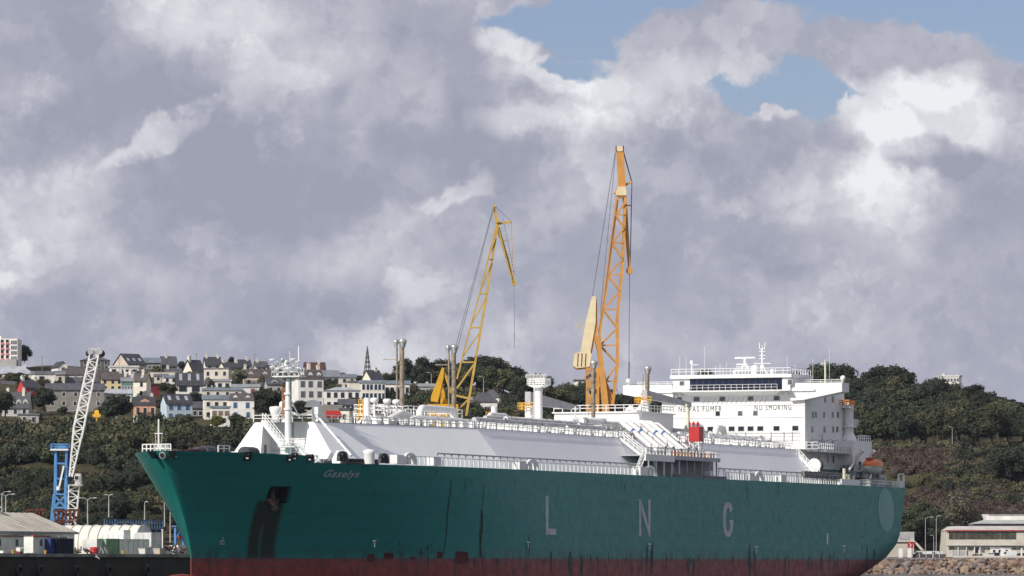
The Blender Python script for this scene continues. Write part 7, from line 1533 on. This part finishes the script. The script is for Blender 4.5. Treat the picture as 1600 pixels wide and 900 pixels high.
# low wall / fence bays
m = MB(); lw = thing('roadside_wall', ((1500-800)/F*1419.4, 1419.4, SZ), 'low pale kerb wall running along the top of the rock armour before the factory', 'wall'); m.box(-2,30,0,.4,0,.65); m.build('masonry', CREAM, lw)
for (u0,u1,lab) in ((1426,1478,'dark low fence with thin white posts before the parked vans'),(1519,1535,'dark slatted fence bay beside the factory door')):
    Y = 1421; a = at(u0,871,Y); o = thing('low_fence', (a.x,Y,SZ), lab, 'fence'); L = (u1-u0)/px(Y)
    m = MB(); m.box(0,L,0,.06,.2,1.15); m.build('fence_panel', PM('dark_fence_mesh', (.09,.08,.075), .8), o)
    for k in range(int(L/1.9)+1): m = MB(); m.box(k*1.9-.06,k*1.9+.06,-.06,.1,0,1.5); m.build('fence_post', WHITE2, o)
# vehicles
CARW = PM('white_car_paint', (.72,.73,.75), .25, .03, .5, coat=.6)
def vehicle(name, label, cat, u, Y, prof, win, L, W_d, mt=CARW, flip=1, wheels=(.19,.80)):
    p = at(u, 871, Y); o = thing(name, (p.x,Y,SZ), label, cat); P = [(flip*(x-.5)*L, z) for x, z in prof]; m = MB(); m.prism([(x,-W_d/2,z) for x,z in P], (0,W_d,0)); m.build('body', mt, o, recalc=True)
    for poly_ in win:
        m = MB(); m.prism([(flip*(x-.5)*L,-W_d/2-.012,z) for x,z in poly_], (0,W_d+.024,0)); m.build('side_window', GLASS, o, recalc=True)
    for x in wheels: m = MB(); xx = flip*(x-.5)*L; m.tube((xx,-W_d/2-.02,.33),(xx,-W_d/2+.2,.33), .34, 14); m.tube((xx,W_d/2-.2,.33),(xx,W_d/2+.02,.33), .34, 14); w_ = m.build('wheel', DARK, o); m = MB(); m.tube((xx,-W_d/2-.05,.33),(xx,-W_d/2-.02,.33), .18, 12); m.build('rim', LGREY, w_)
    m = MB(); m.box(flip*(.5)*L-.06 if flip > 0 else -L/2-.02, flip*(.5)*L+.02 if flip > 0 else -L/2+.06, -W_d/2+.1, -W_d/2+.4, .75,.95); m.build('tail_lamp', REDP, o); return o
PICK = [(0,.45),(0,.85),(.03,.95),(.20,1.05),(.33,1.5),(.60,1.52),(.64,1.05),(.99,1.05),(1,.45)]
vehicle('pickup','white pickup with a black cargo bed parked before the factory','pickup',1549,1424,PICK,[[(.25,1.06),(.35,1.42),(.44,1.44),(.44,1.06)],[(.47,1.06),(.47,1.44),(.585,1.44),(.60,1.06)]],4.6,1.8)
o = bpy.data.objects['pickup']; m = MB(); m.box(.75,2.32,-.93,.93,.6,1.55); m.build('cargo_bed_cover', PM('black_bed', (.02,.02,.04), .5), o)
VAN = [(0,.4),(0,.95),(.10,1.15),(.24,1.85),(.30,1.98),(.97,1.98),(1,1.7),(1,.4)]
vehicle('van','white panel van parked right of the square pillar before the factory','van',1575.5,1425,VAN,[[(.15,1.2),(.25,1.75),(.36,1.75),(.36,1.2)]],4.6,1.9)
vehicle('van','long white van parked under the trees beside the red chevron sign','van',1440,1430,VAN,[[(.12,1.15),(.22,1.72),(.31,1.72),(.31,1.15)],[(.34,1.2),(.34,1.7),(.45,1.7),(.45,1.2)]],5.8,1.95)
vehicle('van','small white van parked right of the long one under the trees','van',1461,1432,VAN,[[(.15,1.2),(.25,1.75),(.5,1.75),(.5,1.2)]],4.2,1.85)
CARP = [(0,.4),(.0,.75),(.05,.9),(.25,.98),(.38,1.40),(.72,1.42),(.90,1.0),(1,.9),(1,.4)]
vehicle('car','dark car half visible at the right edge behind a slim pillar','car',1594,1425,CARP,[[(.30,1.0),(.40,1.34),(.53,1.35),(.53,1.0)],[(.56,1.0),(.56,1.35),(.70,1.34),(.82,1.0)]],4.2,1.75,PM('dark_car_paint', (.03,.03,.035), .3, coat=.5))
o = thing('gatehouse', ((1550-800)/F*1434, 1434, SZ), 'tiny white gatehouse with windows behind the pickup', 'hut'); m = MB(); m.box(-.3,5.5,0,2.5,0,2.9); m.build('wall', WALL['white'], o)
for x in (.6,2.2,4.2): window(o, (x,-.01,2.0), 0, .7,.8, GLASS, WHITE2)
m = MB(); m.box(-.5,5.7,-.2,2.7,2.9,3.05); m.build('roof', LGREY, o)
o = thing('traffic_cone', ((1583.5-800)/F*1422, 1422, SZ), 'small red cone beside the white van at the right', 'cone'); m = MB(); m.lathe((0,0,.06), [(.25,0),(.05,.9),(0,.92)], 12); m.build('cone_body', REDP, o); m = MB(); m.box(-.3,.3,-.3,.3,0,.06); m.build('cone_base', DARK, o)
p = at(149.5,869,775); g_ = thing('gull', sh(151,870,y=QY-.6), 'white gull flying low before the quay wall below the red drum', 'bird')
g_.location = S2W(sh(151,870,y=QY-3).x, QY-3, sh(151,870,y=QY-3).z); m = MB(); m.ball((0,0,0), .16, 10, 7, 1.0); m.tube((0,0,.05),(.45,0,-.35), .13, 8, r2=.04); m.build('body', WHITE2, g_); m = MB(); m.add([(-.1,-.05,.05),(.2,-.05,-.1),(-.1,-.55,.55),(-.25,-.4,.5),(.0,.5,.35),(-.15,.6,.4)], [(0,1,2,3),(0,1,5,4)]); m.build('wing', LGREY, g_)

# ------------------------------------------------------------------ thin sea air
hz = bpy.data.materials.new('sea_haze'); hz.use_nodes = True; t = hz.node_tree; t.nodes.clear(); o_ = t.nodes.new('ShaderNodeOutputMaterial'); pv = t.nodes.new('ShaderNodeVolumePrincipled')
pv.inputs['Density'].default_value = 1.5e-5; pv.inputs['Color'].default_value = (.70,.80,1.0,1); pv.inputs['Anisotropy'].default_value = 0.0; t.links.new(pv.outputs[0], o_.inputs['Volume'])
m = MB(); m.box(-6100,6100,-600,6100,-5.2,112); m.build('haze', hz, kind='stuff', label='thin pale sea haze lying over the harbour and hills')
